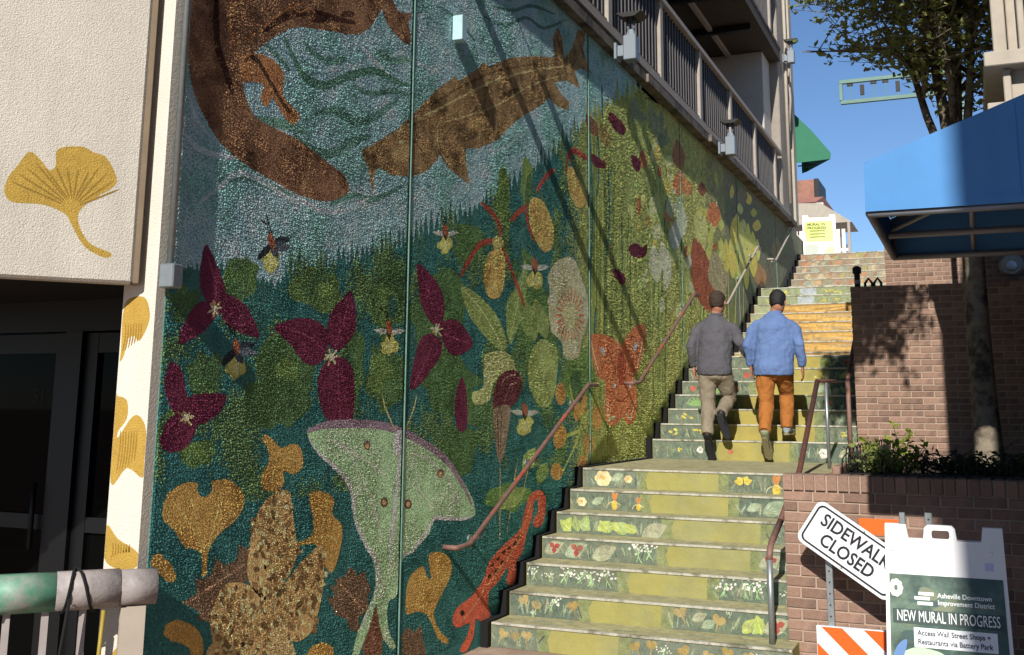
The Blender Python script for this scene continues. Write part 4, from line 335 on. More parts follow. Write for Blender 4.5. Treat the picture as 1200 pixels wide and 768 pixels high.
('painted_lady_slipper',7,[('p','b98a34',[(7.408,2.853),(7.622,2.927),(7.708,2.825),(7.685,2.618),(7.551,2.515),(7.392,2.522),(7.311,2.622),(7.333,2.755)],1),('s','cfa64c',[(7.49,2.84),(7.52,2.69),(7.5,2.55)],.01),('s','8c3a26',[(7.54,2.97),(7.25,2.9),(7.06,2.76),(6.91,2.61)],.05),('s','8c3a26',[(7.62,2.95),(7.79,2.81),(7.97,2.65),(8.12,2.5)],.05),('s','8c3a26',[(7.24,3.22),(7.45,3.17),(7.59,3.1),(7.62,3.0)],.05),('s','8c3a26',[(7.81,3.17),(7.96,3.26),(8.14,3.35)],.05),('e','c89a48',[7.566,2.953,.111,.016,.002,-.054],14)]),
('painted_lady_slipper',7,[('p','b98a34',[(8.234,3.429),(8.528,3.458),(8.769,3.269),(8.735,3.085),(8.531,3.019),(8.302,3.121),(8.205,3.252)],1),('s','cfa64c',[(8.43,3.39),(8.53,3.23),(8.6,3.09)],.01),('s','8c3a26',[(8.14,3.39),(8.17,3.22),(8.33,3.08)],.045)]),
('painted_lady_slipper',7,[('p','b98a34',[(9.172,3.873),(9.486,3.827),(9.648,3.718),(9.565,3.596),(9.364,3.569),(9.209,3.636),(9.134,3.757)],1),('e','a88a30',[9.21,3.854,.125,.026,.0,-.066],14),('s','8c3a2c',[(9.1,3.8),(9.13,3.97),(9.29,4.09),(9.57,4.1),(9.7,4.1)],.06),('s','8c3a2c',[(8.36,3.5),(8.46,3.6),(8.66,3.74),(8.8,3.8)],.05)]),
('painted_fringed_flower',7,[('p','9c9a70',[(8.84,2.97),(8.98,3.01),(9.17,3.06),(9.32,3.05),(9.41,2.99),(9.6,2.82),(9.73,2.67),(9.65,2.45),(9.49,2.3),(9.45,2.17),(9.24,2.12),(9.03,2.14),(8.98,2.25),(8.77,2.33),(8.66,2.47),(8.68,2.7),(8.64,2.82)],1),('e','a8a47c',[8.876,2.886,.115,.014,.0,-.066],14),('e','a8a47c',[9.244,2.984,.124,.015,.0,-.069],14),('e','a8a47c',[9.492,2.785,.128,.013,-.001,-.07],14),('e','a8a47c',[9.593,2.578,.131,.012,.0,-.07],14),('e','a8a47c',[9.24,2.211,.122,.006,.0,-.067],14),('e','a8a47c',[8.807,2.387,.112,.008,.0,-.065],14),('e','a8a47c',[8.751,2.607,.111,.01,.0,-.065],14),('s','b5592c',[(9.39,2.54),(9.58,2.55)],.02),('s','b5592c',[(9.38,2.5),(9.56,2.48)],.02),('s','b5592c',[(9.36,2.46),(9.51,2.4)],.02),('s','b5592c',[(9.32,2.43),(9.44,2.34)],.02),('s','b5592c',[(9.27,2.41),(9.35,2.3)],.02),('s','b5592c',[(9.22,2.39),(9.24,2.27)],.02),('s','b5592c',[(9.16,2.39),(9.13,2.26)],.02),('s','b5592c',[(9.11,2.39),(9.04,2.28)],.02),('s','b5592c',[(9.06,2.41),(8.95,2.31)],.02),('s','b5592c',[(9.03,2.44),(8.88,2.36)],.02),('s','b5592c',[(9.01,2.47),(8.84,2.42)],.02),('s','b5592c',[(9.0,2.5),(8.83,2.49)],.02),('s','b5592c',[(9.01,2.54),(8.84,2.56)],.02),('s','b5592c',[(9.03,2.57),(8.88,2.63)],.02),('s','b5592c',[(9.06,2.6),(8.95,2.69)],.02),('s','b5592c',[(9.11,2.63),(9.04,2.73)],.02),('s','b5592c',[(9.16,2.65),(9.14,2.77)],.02),('s','b5592c',[(9.22,2.65),(9.24,2.78)],.02),('s','b5592c',[(9.27,2.64),(9.35,2.77)],.02),('s','b5592c',[(9.32,2.63),(9.44,2.74)],.02),('s','b5592c',[(9.36,2.6),(9.52,2.69)],.02),('s','b5592c',[(9.38,2.57),(9.56,2.62)],.02),('e','aaa468',[9.189,2.518,.167,.014,.0,-.119],14),('s','9aa070',[(8.88,2.95),(9.02,2.73)],.008),('s','9aa070',[(9.32,3.01),(9.28,2.76)],.008),('s','9aa070',[(9.63,2.64),(9.39,2.56)],.008),('s','9aa070',[(9.24,2.13),(9.23,2.31)],.008)]),
('painted_orange_moth',7,[('p','b2602f',[(9.71,2.36),(10.1,2.41),(10.45,2.39),(10.73,2.34),(10.94,2.46),(11.26,2.58),(11.55,2.61),(11.65,2.49),(11.51,2.29),(11.3,2.08),(11.14,2.04),(11.23,1.91),(11.29,1.73),(11.15,1.56),(10.91,1.53),(10.73,1.6),(10.53,1.53),(10.29,1.53),(10.16,1.66),(10.19,1.84),(10.19,1.96),(10.03,1.97),(9.88,2.06),(9.78,2.2)],1),('s','d39a68',[(9.76,2.34),(9.88,2.16),(10.01,2.02)],.03),('s','d39a68',[(11.55,2.54),(11.41,2.28),(11.27,2.12)],.03),('s','d39a68',[(10.27,1.8),(10.29,1.59),(10.54,1.61)],.035),('s','d39a68',[(11.19,1.77),(11.03,1.59),(10.85,1.63)],.035),('s','7d3419',[(10.33,2.01),(10.43,1.83),(10.71,1.76),(11.01,1.86)],.016),('s','7d3419',[(10.12,2.34),(10.39,2.19),(10.55,2.02)],.014),('e','e0c8b4',[10.118,2.249,.06,.01,.044,-.037],14),('e','e0c8b4',[11.249,2.355,.072,-.004,-.056,-.046],14),('e','8c3f1e',[10.723,2.097,.147,.005,-.006,-.175],14),('e','e0c8b4',[10.489,1.916,.051,.002,-.001,-.025],14),('e','e0c8b4',[11.014,1.929,.055,.001,-.001,-.027],14),('s','7d3419',[(9.96,2.33),(10.04,2.17),(10.14,2.02)],.012),('s','7d3419',[(11.22,2.5),(11.31,2.32),(11.21,2.15)],.012)]),
('painted_pitcher_plant',7,[('p','97a25a',[(7.354,2.068),(7.753,2.109),(7.937,1.983),(7.647,1.929),(7.49,1.838),(7.441,1.732),(7.191,1.702),(7.14,1.786),(7.326,1.835)],1),('p','5b2c30',[(7.542,1.84),(7.701,1.953),(7.926,1.976),(8.067,1.897),(7.999,1.76),(7.79,1.676),(7.521,1.664)],1),('s','8c6a58',[(7.65,1.84),(7.73,1.91),(7.93,1.94)],.012),('s','8c6a58',[(7.71,1.71),(7.82,1.85),(7.96,1.88)],.01),('s','c2bf86',[(7.41,2.01),(7.43,1.92),(7.36,1.81)],.012),('p','7c6a52',[(7.515,1.669),(7.823,1.696),(7.81,1.538),(7.701,1.295),(7.604,1.299),(7.535,1.51)],1),('s','4a3030',[(7.59,1.66),(7.62,1.32)],.012),('s','4a3030',[(7.67,1.67),(7.65,1.32)],.012),('s','8c7c50',[(7.65,1.3),(7.66,1.03),(7.65,.66)],.02),('s','8c8450',[(8.0,1.3),(7.89,1.02),(7.79,.74)],.016),('s','8c8450',[(8.23,1.23),(8.06,.94)],.014)]),
('painted_broad_leaf',5,[('p','74863a',[(6.922,2.537),(7.163,2.52),(7.527,2.403),(7.762,2.199),(7.642,2.121),(7.376,2.197),(7.072,2.344)],1),('p','6f8438',[(7.744,2.489),(7.971,2.672),(8.136,2.892),(8.164,2.646),(8.006,2.351),(7.807,2.175)],1),('p','7e8e42',[(8.221,2.086),(8.472,2.254),(8.821,2.213),(8.891,2.068),(8.754,1.745),(8.477,1.695),(8.225,1.855)],1),('s','a3ab62',[(8.47,2.22),(8.54,1.98),(8.51,1.74)],.012),('s','a3ab62',[(6.97,2.52),(7.32,2.38),(7.67,2.15)],.012),('s','a3ab62',[(8.12,2.85),(7.97,2.51),(7.81,2.2)],.012),('l','6a7f36',[8.344,2.234,8.092,2.568,.182,.033],0),('l','70823a',[8.603,2.274,8.34,2.592,.166,.03],0),('l','728a3c',[7.619,.938,8.176,1.05,.098,-.06],0),('l','7b903e',[8.355,1.358,8.115,1.164,-.131,.027],0),('l','68823a',[8.611,1.233,8.42,1.058,-.118,.022],0)]),
('painted_yellow_plant',7,[('s','8f9a34',[(8.91,1.09),(9.19,1.26),(9.42,1.44),(9.56,1.68)],.03),('s','8f9a34',[(9.56,1.6),(9.28,1.75),(9.17,1.9)],.03),('s','8f9a34',[(9.56,1.6),(9.95,1.76)],.03),('s','8f9a34',[(9.46,1.48),(9.02,1.44)],.03),('s','8f9a34',[(9.56,1.52),(9.7,1.69)],.03),('e','a5792a',[8.955,1.807,.129,.002,.0,-.097],14),('e','a5792a',[8.934,1.438,.147,-.012,-.051,-.099],14),('e','a5792a',[9.698,1.361,.147,-.004,-.001,-.094],14),('e','a5792a',[9.53,1.173,.141,-.01,-.026,-.09],14),('e','a5792a',[8.851,1.144,.146,-.007,.001,-.071],14),('e','a5792a',[9.949,1.596,.155,-.001,-.002,-.113],14),('e','a5792a',[9.373,1.659,.092,.0,-.001,-.092],14),('e','a5792a',[9.559,1.722,.071,-.003,-.04,-.093],14)]),
('painted_pale_petal',7,[('l','aab078',[12.141,3.145,11.985,3.579,.272,.043],0)]),
('painted_pale_petal',7,[('l','aab078',[12.657,3.29,12.359,3.667,.26,.049],0)]),
('painted_pale_petal',7,[('l','b3b884',[12.95,3.646,13.196,4.122,.343,.042],0)]),
('painted_pale_petal',7,[('l','aab078',[13.394,3.893,13.283,4.323,.3,.057],0)]),
('painted_pale_petal',7,[('l','aab078',[12.514,3.101,12.671,3.502,.185,.018],0)]),
('painted_pale_petal',7,[('l','aab078',[13.655,3.481,13.704,3.694,.154,.019],0)]),
('painted_pale_petal',7,[('l','9fa668',[12.306,2.809,12.317,2.995,.152,.014],0)]),
('painted_pale_petal',7,[('l','9fa668',[13.164,2.81,13.108,2.984,.17,.019],0)]),
('painted_pale_petal',7,[('l','9fa668',[13.781,3.195,13.718,3.339,.154,.021],0)]),
('painted_maroon_bulb',7,[('p','55202c',[(11.03,3.41),(11.298,3.496),(11.517,3.479),(11.713,3.54),(11.707,3.424),(11.456,3.348),(11.131,3.324)],1)]),
('painted_maroon_bulb',7,[('p','55202c',[(10.476,3.109),(10.717,3.108),(10.895,3.068),(10.862,2.995),(10.664,2.982),(10.503,3.038)],1)]),
('painted_maroon_bulb',7,[('p','55202c',[(10.427,4.768),(10.721,4.766),(10.976,4.734),(10.869,4.627),(10.568,4.617),(10.377,4.677)],1)]),
('painted_maroon_bulb',7,[('p','55202c',[(9.824,4.184),(10.088,4.184),(10.27,4.179),(10.223,4.118),(9.952,4.072),(9.823,4.111)],1)]),
('painted_maroon_bulb',7,[('p','55202c',[(11.178,4.473),(11.452,4.485),(11.527,4.401),(11.389,4.322),(11.195,4.363)],1)]),
('painted_maroon_bulb',7,[('s','6b4a30',[(11.41,3.5),(11.42,3.76),(11.32,3.93)],.02)]),
('painted_maroon_bulb',7,[('s','6b4a30',[(10.62,3.1),(10.38,3.2),(10.44,3.38)],.02)]),
('painted_yellow_petal',7,[('l','cdb83c',[14.242,3.924,14.364,4.419,.236,.036],0)]),
('painted_yellow_petal',7,[('l','cdb83c',[14.568,3.871,14.623,4.363,.228,.035],0)]),
('painted_yellow_petal',7,[('l','c2a92a',[14.912,3.858,15.059,4.333,.182,.025],0)]),
('painted_yellow_petal',7,[('l','c2a92a',[14.181,4.131,14.242,4.378,.234,.037],0)]),
('painted_yellow_petal',7,[('l','b89d24',[16.02,3.717,16.007,4.255,.311,.044],0)]),
('painted_yellow_petal',7,[('l','b89d24',[16.425,3.686,16.583,4.197,.283,.034],0)]),
('painted_yellow_petal',7,[('l','b89d24',[16.714,4.238,16.652,4.684,.359,.06],0)]),
('painted_yellow_petal',7,[('l','cdb83c',[17.145,4.16,17.317,4.701,.308,.043],0)]),
('painted_yellow_petal',7,[('l','c2a92a',[17.633,4.322,17.829,4.784,.274,.039],0)]),
('painted_yellow_petal',7,[('l','cdb83c',[17.944,4.003,18.032,4.597,.333,.045],0)]),
('painted_yellow_petal',7,[('l','cdb83c',[17.316,3.788,17.287,4.437,.286,.04],0)]),
('painted_yellow_petal',7,[('l','b89d24',[18.176,3.91,18.173,4.446,.366,.049],0)]),
('painted_yellow_petal',7,[('l','c2a92a',[17.523,3.624,17.486,4.183,.242,.031],0)]),
('painted_yellow_petal',7,[('l','c2a92a',[16.992,3.887,17.029,4.352,.23,.032],0)]),
('painted_yellow_petal',7,[('l','cdb83c',[18.617,4.235,18.608,4.634,.245,.036],0)]),
('painted_yellow_petal',7,[('l','c2a92a',[16.362,3.988,16.421,4.353,.193,.028],0)]),
('painted_orange_petal',7,[('l','a8662c',[13.289,4.399,13.316,4.743,.392,.077],0)]),
('painted_orange_petal',7,[('l','b0702e',[13.742,4.483,13.639,4.695,.282,.065],0)]),
('painted_orange_petal',7,[('l','b0622c',[15.23,4.298,15.237,4.678,.461,.081],0)]),
('painted_orange_petal',7,[('l','8a5a34',[13.316,4.743,13.202,5.135,.33,.081],0)]),
('painted_orange_petal',7,[('l','7c4a30',[14.562,4.637,14.497,4.828,.245,.053],0)]),
('painted_meadow_petal',5,[('l','a8922e',[12.697,4.293,12.654,4.518,.192,.041],0)]),
('painted_meadow_petal',5,[('l','b59a2c',[14.635,4.333,14.683,4.486,.251,.04],0)]),
('painted_meadow_petal',5,[('l','a8922e',[12.043,3.539,12.099,3.694,.092,.011],0)]),
('painted_meadow_petal',5,[('l','a8662c',[14.511,3.869,14.431,4.044,.229,.04],0)]),
('painted_meadow_petal',5,[('l','7d9040',[12.703,4.218,12.616,4.334,.177,.042],0)]),
('painted_meadow_petal',5,[('l','b59a2c',[16.516,4.96,16.635,5.211,.171,.029],0)]),
('painted_meadow_petal',5,[('l','8f7a2c',[11.848,3.759,11.757,3.903,.12,.026],0)]),
('painted_meadow_petal',5,[('l','96582c',[12.357,4.434,12.296,4.61,.097,.023],0)]),
('painted_meadow_petal',5,[('l','8a8a34',[12.139,4.705,12.209,4.96,.148,.032],0)]),
('painted_meadow_petal',5,[('l','96582c',[11.639,4.407,11.59,4.63,.172,.042],0)]),
('painted_meadow_petal',5,[('l','9aa050',[16.24,3.877,16.373,4.028,.244,.023],0)]),
('painted_meadow_petal',5,[('l','c0a83c',[11.443,4.141,11.46,4.295,.161,.031],0)]),
('painted_meadow_petal',5,[('l','7d9040',[11.333,4.099,11.44,4.267,.098,.013],0)]),
('painted_meadow_petal',5,[('l','a8662c',[16.8,4.286,16.926,4.473,.221,.028],0)]),
('painted_meadow_petal',5,[('l','96582c',[11.446,3.834,11.42,4.044,.087,.017],0)]),
('painted_meadow_petal',5,[('l','7d9040',[12.346,4.395,12.25,4.611,.123,.03],0)]),
('painted_meadow_petal',5,[('l','8f7a2c',[13.298,4.678,13.38,4.918,.209,.04],0)]),
('painted_meadow_petal',5,[('l','96582c',[13.051,3.975,13.16,4.151,.107,.013],0)]),
('painted_meadow_petal',5,[('l','a8662c',[14.956,3.811,14.886,3.996,.138,.022],0)]),
('painted_meadow_petal',5,[('l','9aa050',[17.257,4.838,17.117,5.002,.242,.051],0)]),
('painted_meadow_petal',5,[('l','7d9040',[16.723,3.678,16.776,3.925,.255,.03],0)]),
('painted_meadow_petal',5,[('l','a8662c',[14.165,4.073,14.291,4.28,.179,.023],0)]),
('painted_meadow_petal',5,[('l','96582c',[15.231,3.666,15.121,3.849,.265,.043],0)]),
('painted_meadow_petal',5,[('l','8a8a34',[15.542,4.961,15.402,5.171,.133,.031],0)]),
('painted_meadow_petal',5,[('l','9aa050',[17.364,4.573,17.45,4.787,.277,.041],0)]),
('painted_meadow_petal',5,[('l','c0a83c',[11.625,3.981,11.582,4.099,.115,.025],0)]),
('painted_meadow_petal',5,[('l','b59a2c',[11.447,3.65,11.406,3.801,.087,.016],0)]),
('painted_meadow_petal',5,[('l','a8922e',[16.331,3.8,16.417,4.041,.169,.02],0)]),
('painted_meadow_petal',5,[('l','b59a2c',[18.503,4.75,18.746,4.997,.391,.049],0)]),
('painted_meadow_petal',5,[('l','b59a2c',[18.012,5.13,17.829,5.314,.305,.068],0)]),
('painted_meadow_petal',5,[('l','8a8a34',[13.242,4.705,13.32,4.888,.148,.028],0)]),
('painted_meadow_petal',5,[('l','9aa050',[11.87,3.843,11.962,4.047,.146,.02],0)]),
('painted_meadow_petal',5,[('l','96582c',[15.313,3.958,15.227,4.091,.152,.027],0)]),
('painted_meadow_petal',5,[('l','a8922e',[12.214,4.608,12.225,4.842,.146,.032],0)]),
('painted_meadow_petal',5,[('l','7d9040',[12.738,3.558,12.705,3.756,.101,.016],0)]),
('painted_meadow_petal',5,[('l','8a8a34',[18.372,4.98,18.376,5.14,.294,.052],0)]),
('painted_meadow_petal',5,[('l','a8662c',[13.315,4.406,13.402,4.657,.165,.029],0)]),
('painted_meadow_petal',5,[('l','c0a83c',[17.922,4.221,17.817,4.359,.197,.034],0)]),
('painted_meadow_petal',5,[('l','8f7a2c',[17.282,4.193,17.135,4.357,.219,.039],0)]),
('painted_meadow_petal',5,[('l','a8922e',[13.797,3.614,13.75,3.831,.212,.032],0)]),
('painted_meadow_petal',5,[('l','a8662c',[12.754,3.972,12.663,4.138,.199,.042],0)]),
('painted_meadow_petal',5,[('l','a8662c',[15.166,4.501,15.083,4.668,.123,.025],0)]),
('painted_meadow_petal',5,[('l','96582c',[13.677,3.617,13.57,3.794,.208,.036],0)]),
('painted_meadow_petal',5,[('l','b59a2c',[16.734,3.89,16.835,4.138,.248,.03],0)]),
('painted_meadow_petal',5,[('l','c0a83c',[17.484,4.125,17.532,4.317,.269,.035],0)]),
('painted_meadow_petal',5,[('l','8a8a34',[14.172,3.881,14.193,4.07,.198,.029],0)]),
('painted_meadow_petal',5,[('l','b89d24',[17.275,4.346,17.354,4.703,.193,.03],0)]),
('painted_meadow_petal',5,[('l','c2a92a',[14.842,3.775,14.812,3.951,.205,.031],0)]),
('painted_meadow_petal',5,[('l','b8a02c',[15.196,3.53,15.281,3.857,.158,.018],0)]),
('painted_meadow_petal',5,[('l','c2a92a',[15.72,4.318,15.711,4.51,.19,.032],0)]),
('painted_meadow_petal',5,[('l','c2a92a',[16.952,3.735,17.072,3.951,.185,.018],0)]),
('painted_meadow_petal',5,[('l','b8a02c',[14.607,4.083,14.638,4.307,.221,.035],0)]),
('painted_meadow_petal',5,[('l','c2a92a',[18.385,4.275,18.442,4.575,.295,.041],0)]),
('painted_meadow_petal',5,[('l','b8a02c',[14.369,4.287,14.46,4.483,.204,.031],0)]),
('painted_meadow_petal',5,[('l','c2a92a',[17.313,4.132,17.259,4.483,.292,.046],0)]),
('painted_meadow_petal',5,[('l','b89d24',[14.279,3.487,14.288,3.712,.149,.019],0)]),
('painted_meadow_petal',5,[('l','b89d24',[14.91,4.317,15.033,4.529,.159,.023],0)]),
('painted_meadow_petal',5,[('l','b89d24',[14.495,4.032,14.543,4.271,.177,.027],0)]),
('painted_meadow_petal',5,[('l','cdb83c',[15.061,4.15,15.198,4.488,.216,.031],0)]),
('painted_meadow_petal',5,[('l','b89d24',[15.339,4.315,15.468,4.517,.156,.021],0)]),
('painted_meadow_petal',5,[('l','b8a02c',[17.894,4.149,18.087,4.446,.198,.023],0)]),
('painted_meadow_petal',5,[('l','b8a02c',[14.465,3.928,14.414,4.114,.207,.036],0)]),
('painted_meadow_petal',5,[('l','b8a02c',[16.667,4.275,16.585,4.462,.231,.041],0)]),
('painted_meadow_petal',5,[('l','c2a92a',[17.265,4.046,17.171,4.233,.266,.042],0)]),
('painted_meadow_petal',5,[('l','c2a92a',[16.733,4.163,16.774,4.391,.279,.039],0)]),
('painted_meadow_petal',5,[('l','c2a92a',[15.148,4.326,15.151,4.561,.195,.034],0)]),
('painted_meadow_petal',5,[('l','c2a92a',[15.628,3.773,15.755,4.107,.228,.028],0)]),
('painted_meadow_petal',5,[('l','cdb83c',[17.622,4.015,17.755,4.249,.208,.024],0)]),
('painted_meadow_petal',5,[('l','c2a92a',[15.65,4.001,15.649,4.222,.177,.027],0)]),
('painted_meadow_petal',5,[('l','b8a02c',[17.174,4.497,17.384,4.767,.294,.038],0)]),
('painted_meadow_petal',5,[('l','b89d24',[16.249,3.976,16.413,4.19,.195,.021],0)]),
('painted_meadow_petal',5,[('l','b8a02c',[16.757,4.432,16.94,4.811,.266,.039],0)]),
('painted_meadow_petal',5,[('l','c2a92a',[18.184,4.342,18.203,4.707,.291,.044],0)]),
('painted_meadow_petal',5,[('l','b89d24',[16.713,3.801,16.931,4.022,.167,.014],0)]),
('painted_meadow_petal',5,[('l','cdb83c',[16.802,4.24,16.942,4.472,.263,.034],0)]),
('painted_meadow_petal',5,[('l','c2a92a',[14.436,3.79,14.382,3.97,.152,.025],0)]),
('painted_meadow_petal',5,[('l','a3a858',[12.072,4.001,12.006,4.158,.214,.046],0)]),
('painted_meadow_petal',5,[('l','8a9a44',[11.417,2.984,11.544,3.196,.143,.009],0)]),
('painted_meadow_petal',5,[('l','a3a858',[11.62,3.029,11.692,3.29,.12,.012],0)]),
('painted_meadow_petal',5,[('l','9aa24a',[11.356,4.466,11.456,4.68,.109,.021],0)]),
('painted_meadow_petal',5,[('l','9aa24a',[12.911,3.46,13.076,3.761,.16,.017],0)]),
('painted_meadow_petal',5,[('l','b0ae66',[12.13,3.652,12.213,3.869,.225,.029],0)]),
('painted_meadow_petal',5,[('l','9aa24a',[12.056,3.963,12.216,4.248,.189,.026],0)]),
('painted_meadow_petal',5,[('l','a3a858',[12.004,4.575,12.151,4.868,.125,.023],0)]),
('painted_meadow_petal',5,[('l','8a9a44',[12.331,3.895,12.303,4.132,.126,.024],0)]),
('painted_meadow_petal',5,[('l','a3a858',[12.815,4.361,12.75,4.592,.222,.049],0)]),
('painted_meadow_petal',5,[('l','a3a858',[12.727,4.667,12.848,4.85,.186,.031],0)]),
('painted_meadow_petal',5,[('l','9aa24a',[11.171,3.77,11.079,3.901,.113,.026],0)]),
('painted_meadow_petal',5,[('l','9aa24a',[11.978,3.729,11.926,3.974,.115,.021],0)]),
('painted_meadow_petal',5,[('l','b0ae66',[12.941,4.353,12.91,4.523,.194,.041],0)]),
('painted_meadow_petal',5,[('l','9aa24a',[11.99,3.797,11.916,3.959,.155,.032],0)]),
('painted_meadow_petal',5,[('l','b0ae66',[12.007,3.943,12.146,4.154,.126,.015],0)]),
('painted_rust_cone',6,[('p','8c4a2c',[(13.973,3.95),(14.487,3.9),(15.153,3.622),(15.782,3.4),(14.735,3.035),(13.94,3.25),(13.788,3.611)],1)]),
('painted_rust_cone',6,[('l','8a8058',[15.679,3.347,15.189,3.937,.661,.107],0)]),
('painted_rust_cone',6,[('l','8f6a3c',[18.943,3.823,18.613,4.209,.61,.092],0)]),
('painted_rust_cone',6,[('l','6f6a4a',[20.527,4.482,20.635,4.992,.531,.075],0)]),
('painted_pale_bloom',6,[('l','6c7450',[11.303,4.882,11.316,5.186,.204,.054],0)]),
('painted_pale_bloom',6,[('l','6c7450',[11.646,4.969,11.594,5.092,.164,.049],0)]),
('painted_pale_bloom',6,[('l','747a56',[12.248,4.943,11.957,5.258,.2,.064],0)]),
('painted_pale_bloom',6,[('l','747a56',[12.182,4.892,12.532,5.377,.179,.034],0)]),
('painted_pale_bloom',6,[('l','6c7450',[12.433,4.844,12.516,5.117,.323,.071],0)]),
('painted_pale_bloom',6,[('l','8a9266',[12.842,4.033,12.726,4.293,.192,.041],0)]),
('painted_pale_bloom',6,[('l','8a9266',[13.122,4.08,13.292,4.437,.204,.03],0)]),
('painted_pale_bloom',6,[('l','6a6450',[17.389,5.022,17.315,5.295,.488,.1],0)]),
('painted_pale_bloom',6,[('l','6d4a2e',[10.003,4.402,9.659,4.551,.142,.06],0)]),
('painted_pale_bloom',6,[('l','7a6a30',[10.369,4.368,10.096,4.575,.162,.056],0)]),
('painted_teal_streak',5,[('s','1f5a55',[(10.0,4.49),(10.05,4.15),(9.99,3.78)],.05),('s','1f5a55',[(10.33,4.16),(10.37,3.76),(10.3,3.22)],.05),('s','1f5a55',[(9.79,4.35),(9.83,3.67),(9.77,2.9)],.05),('s','1f5a55',[(10.15,4.99),(10.17,4.62)],.05),('s','1f5a55',[(9.92,2.66),(9.86,2.33)],.05)]),
]
# ================================================================== THE SETTING
PAVE = mat('sidewalk', '8d7767', rough=.9, var=.2, vscale=5, bump=.004, bscale=40, col2='a08c7c', mixscale=1.5)
gm = MB(); gm.v = [(-400, -400, 0), (400, -400, 0), (400, 400, 0), (-400, 400, 0)]; gm.f = [(0, 1, 2, 3)]
gm.build('ground', PAVE, kind='structure')
DIRT = mat('terrace_fill', '5a4c40', rough=1, var=.25, vscale=6)
MB().box(2.3, 9, 11.62, 16.0, .002, 2.90).build('terrace', DIRT, kind='structure')
MB().box(2.32, 9, 16.12, 23.1, .003, 3.95).build('terrace', DIRT, kind='structure')
MB().box(-14, 30, 23.52, 90, .004, 4.955).build('upper_street', mat('upper_paving', '9a9088', var=.15), kind='structure')
# ------------------------------------------------------------------ staircase: one block per step
X0, X1 = .075, 2.19
stair = bpy.data.objects.new('staircase', None); COL.objects.link(stair); stair['kind'] = 'structure'
steps = []                                                   # (nosing y, tread z, riser height)
zp = 0
for i in range(7): steps.append((7.36+.327*i, .165*(i+1)))
for i in range(7): steps.append((11.59+.335*i, 1.36+.165*i))
for i in range(8): steps.append((16.04+.336*i, 2.35+.173*(i+1)))
for i in range(7): steps.append((21.0+.36*i, 3.735+.175*(i+1)))
OL = [mat('step_olive', '8f894e', rough=.85, var=.16, vscale=5, col2='878558', mixscale=2, bump=.002, bscale=60, fine=.1),
      mat('step_yellow', '978a48', rough=.85, var=.18, vscale=5, col2='8c8650', mixscale=2, bump=.002, bscale=60, fine=.1),
      mat('step_ochre', 'a07c46', rough=.85, var=.28, vscale=7, col2='94784c', mixscale=4, bump=.002, bscale=60, fine=.1),
      mat('step_clay', '8d7a66', rough=.85, var=.35, vscale=7, col2='80806c', mixscale=4, bump=.002, bscale=60, fine=.1)]
GR = ['586455', '515e52', '5c6656', '626b5c']
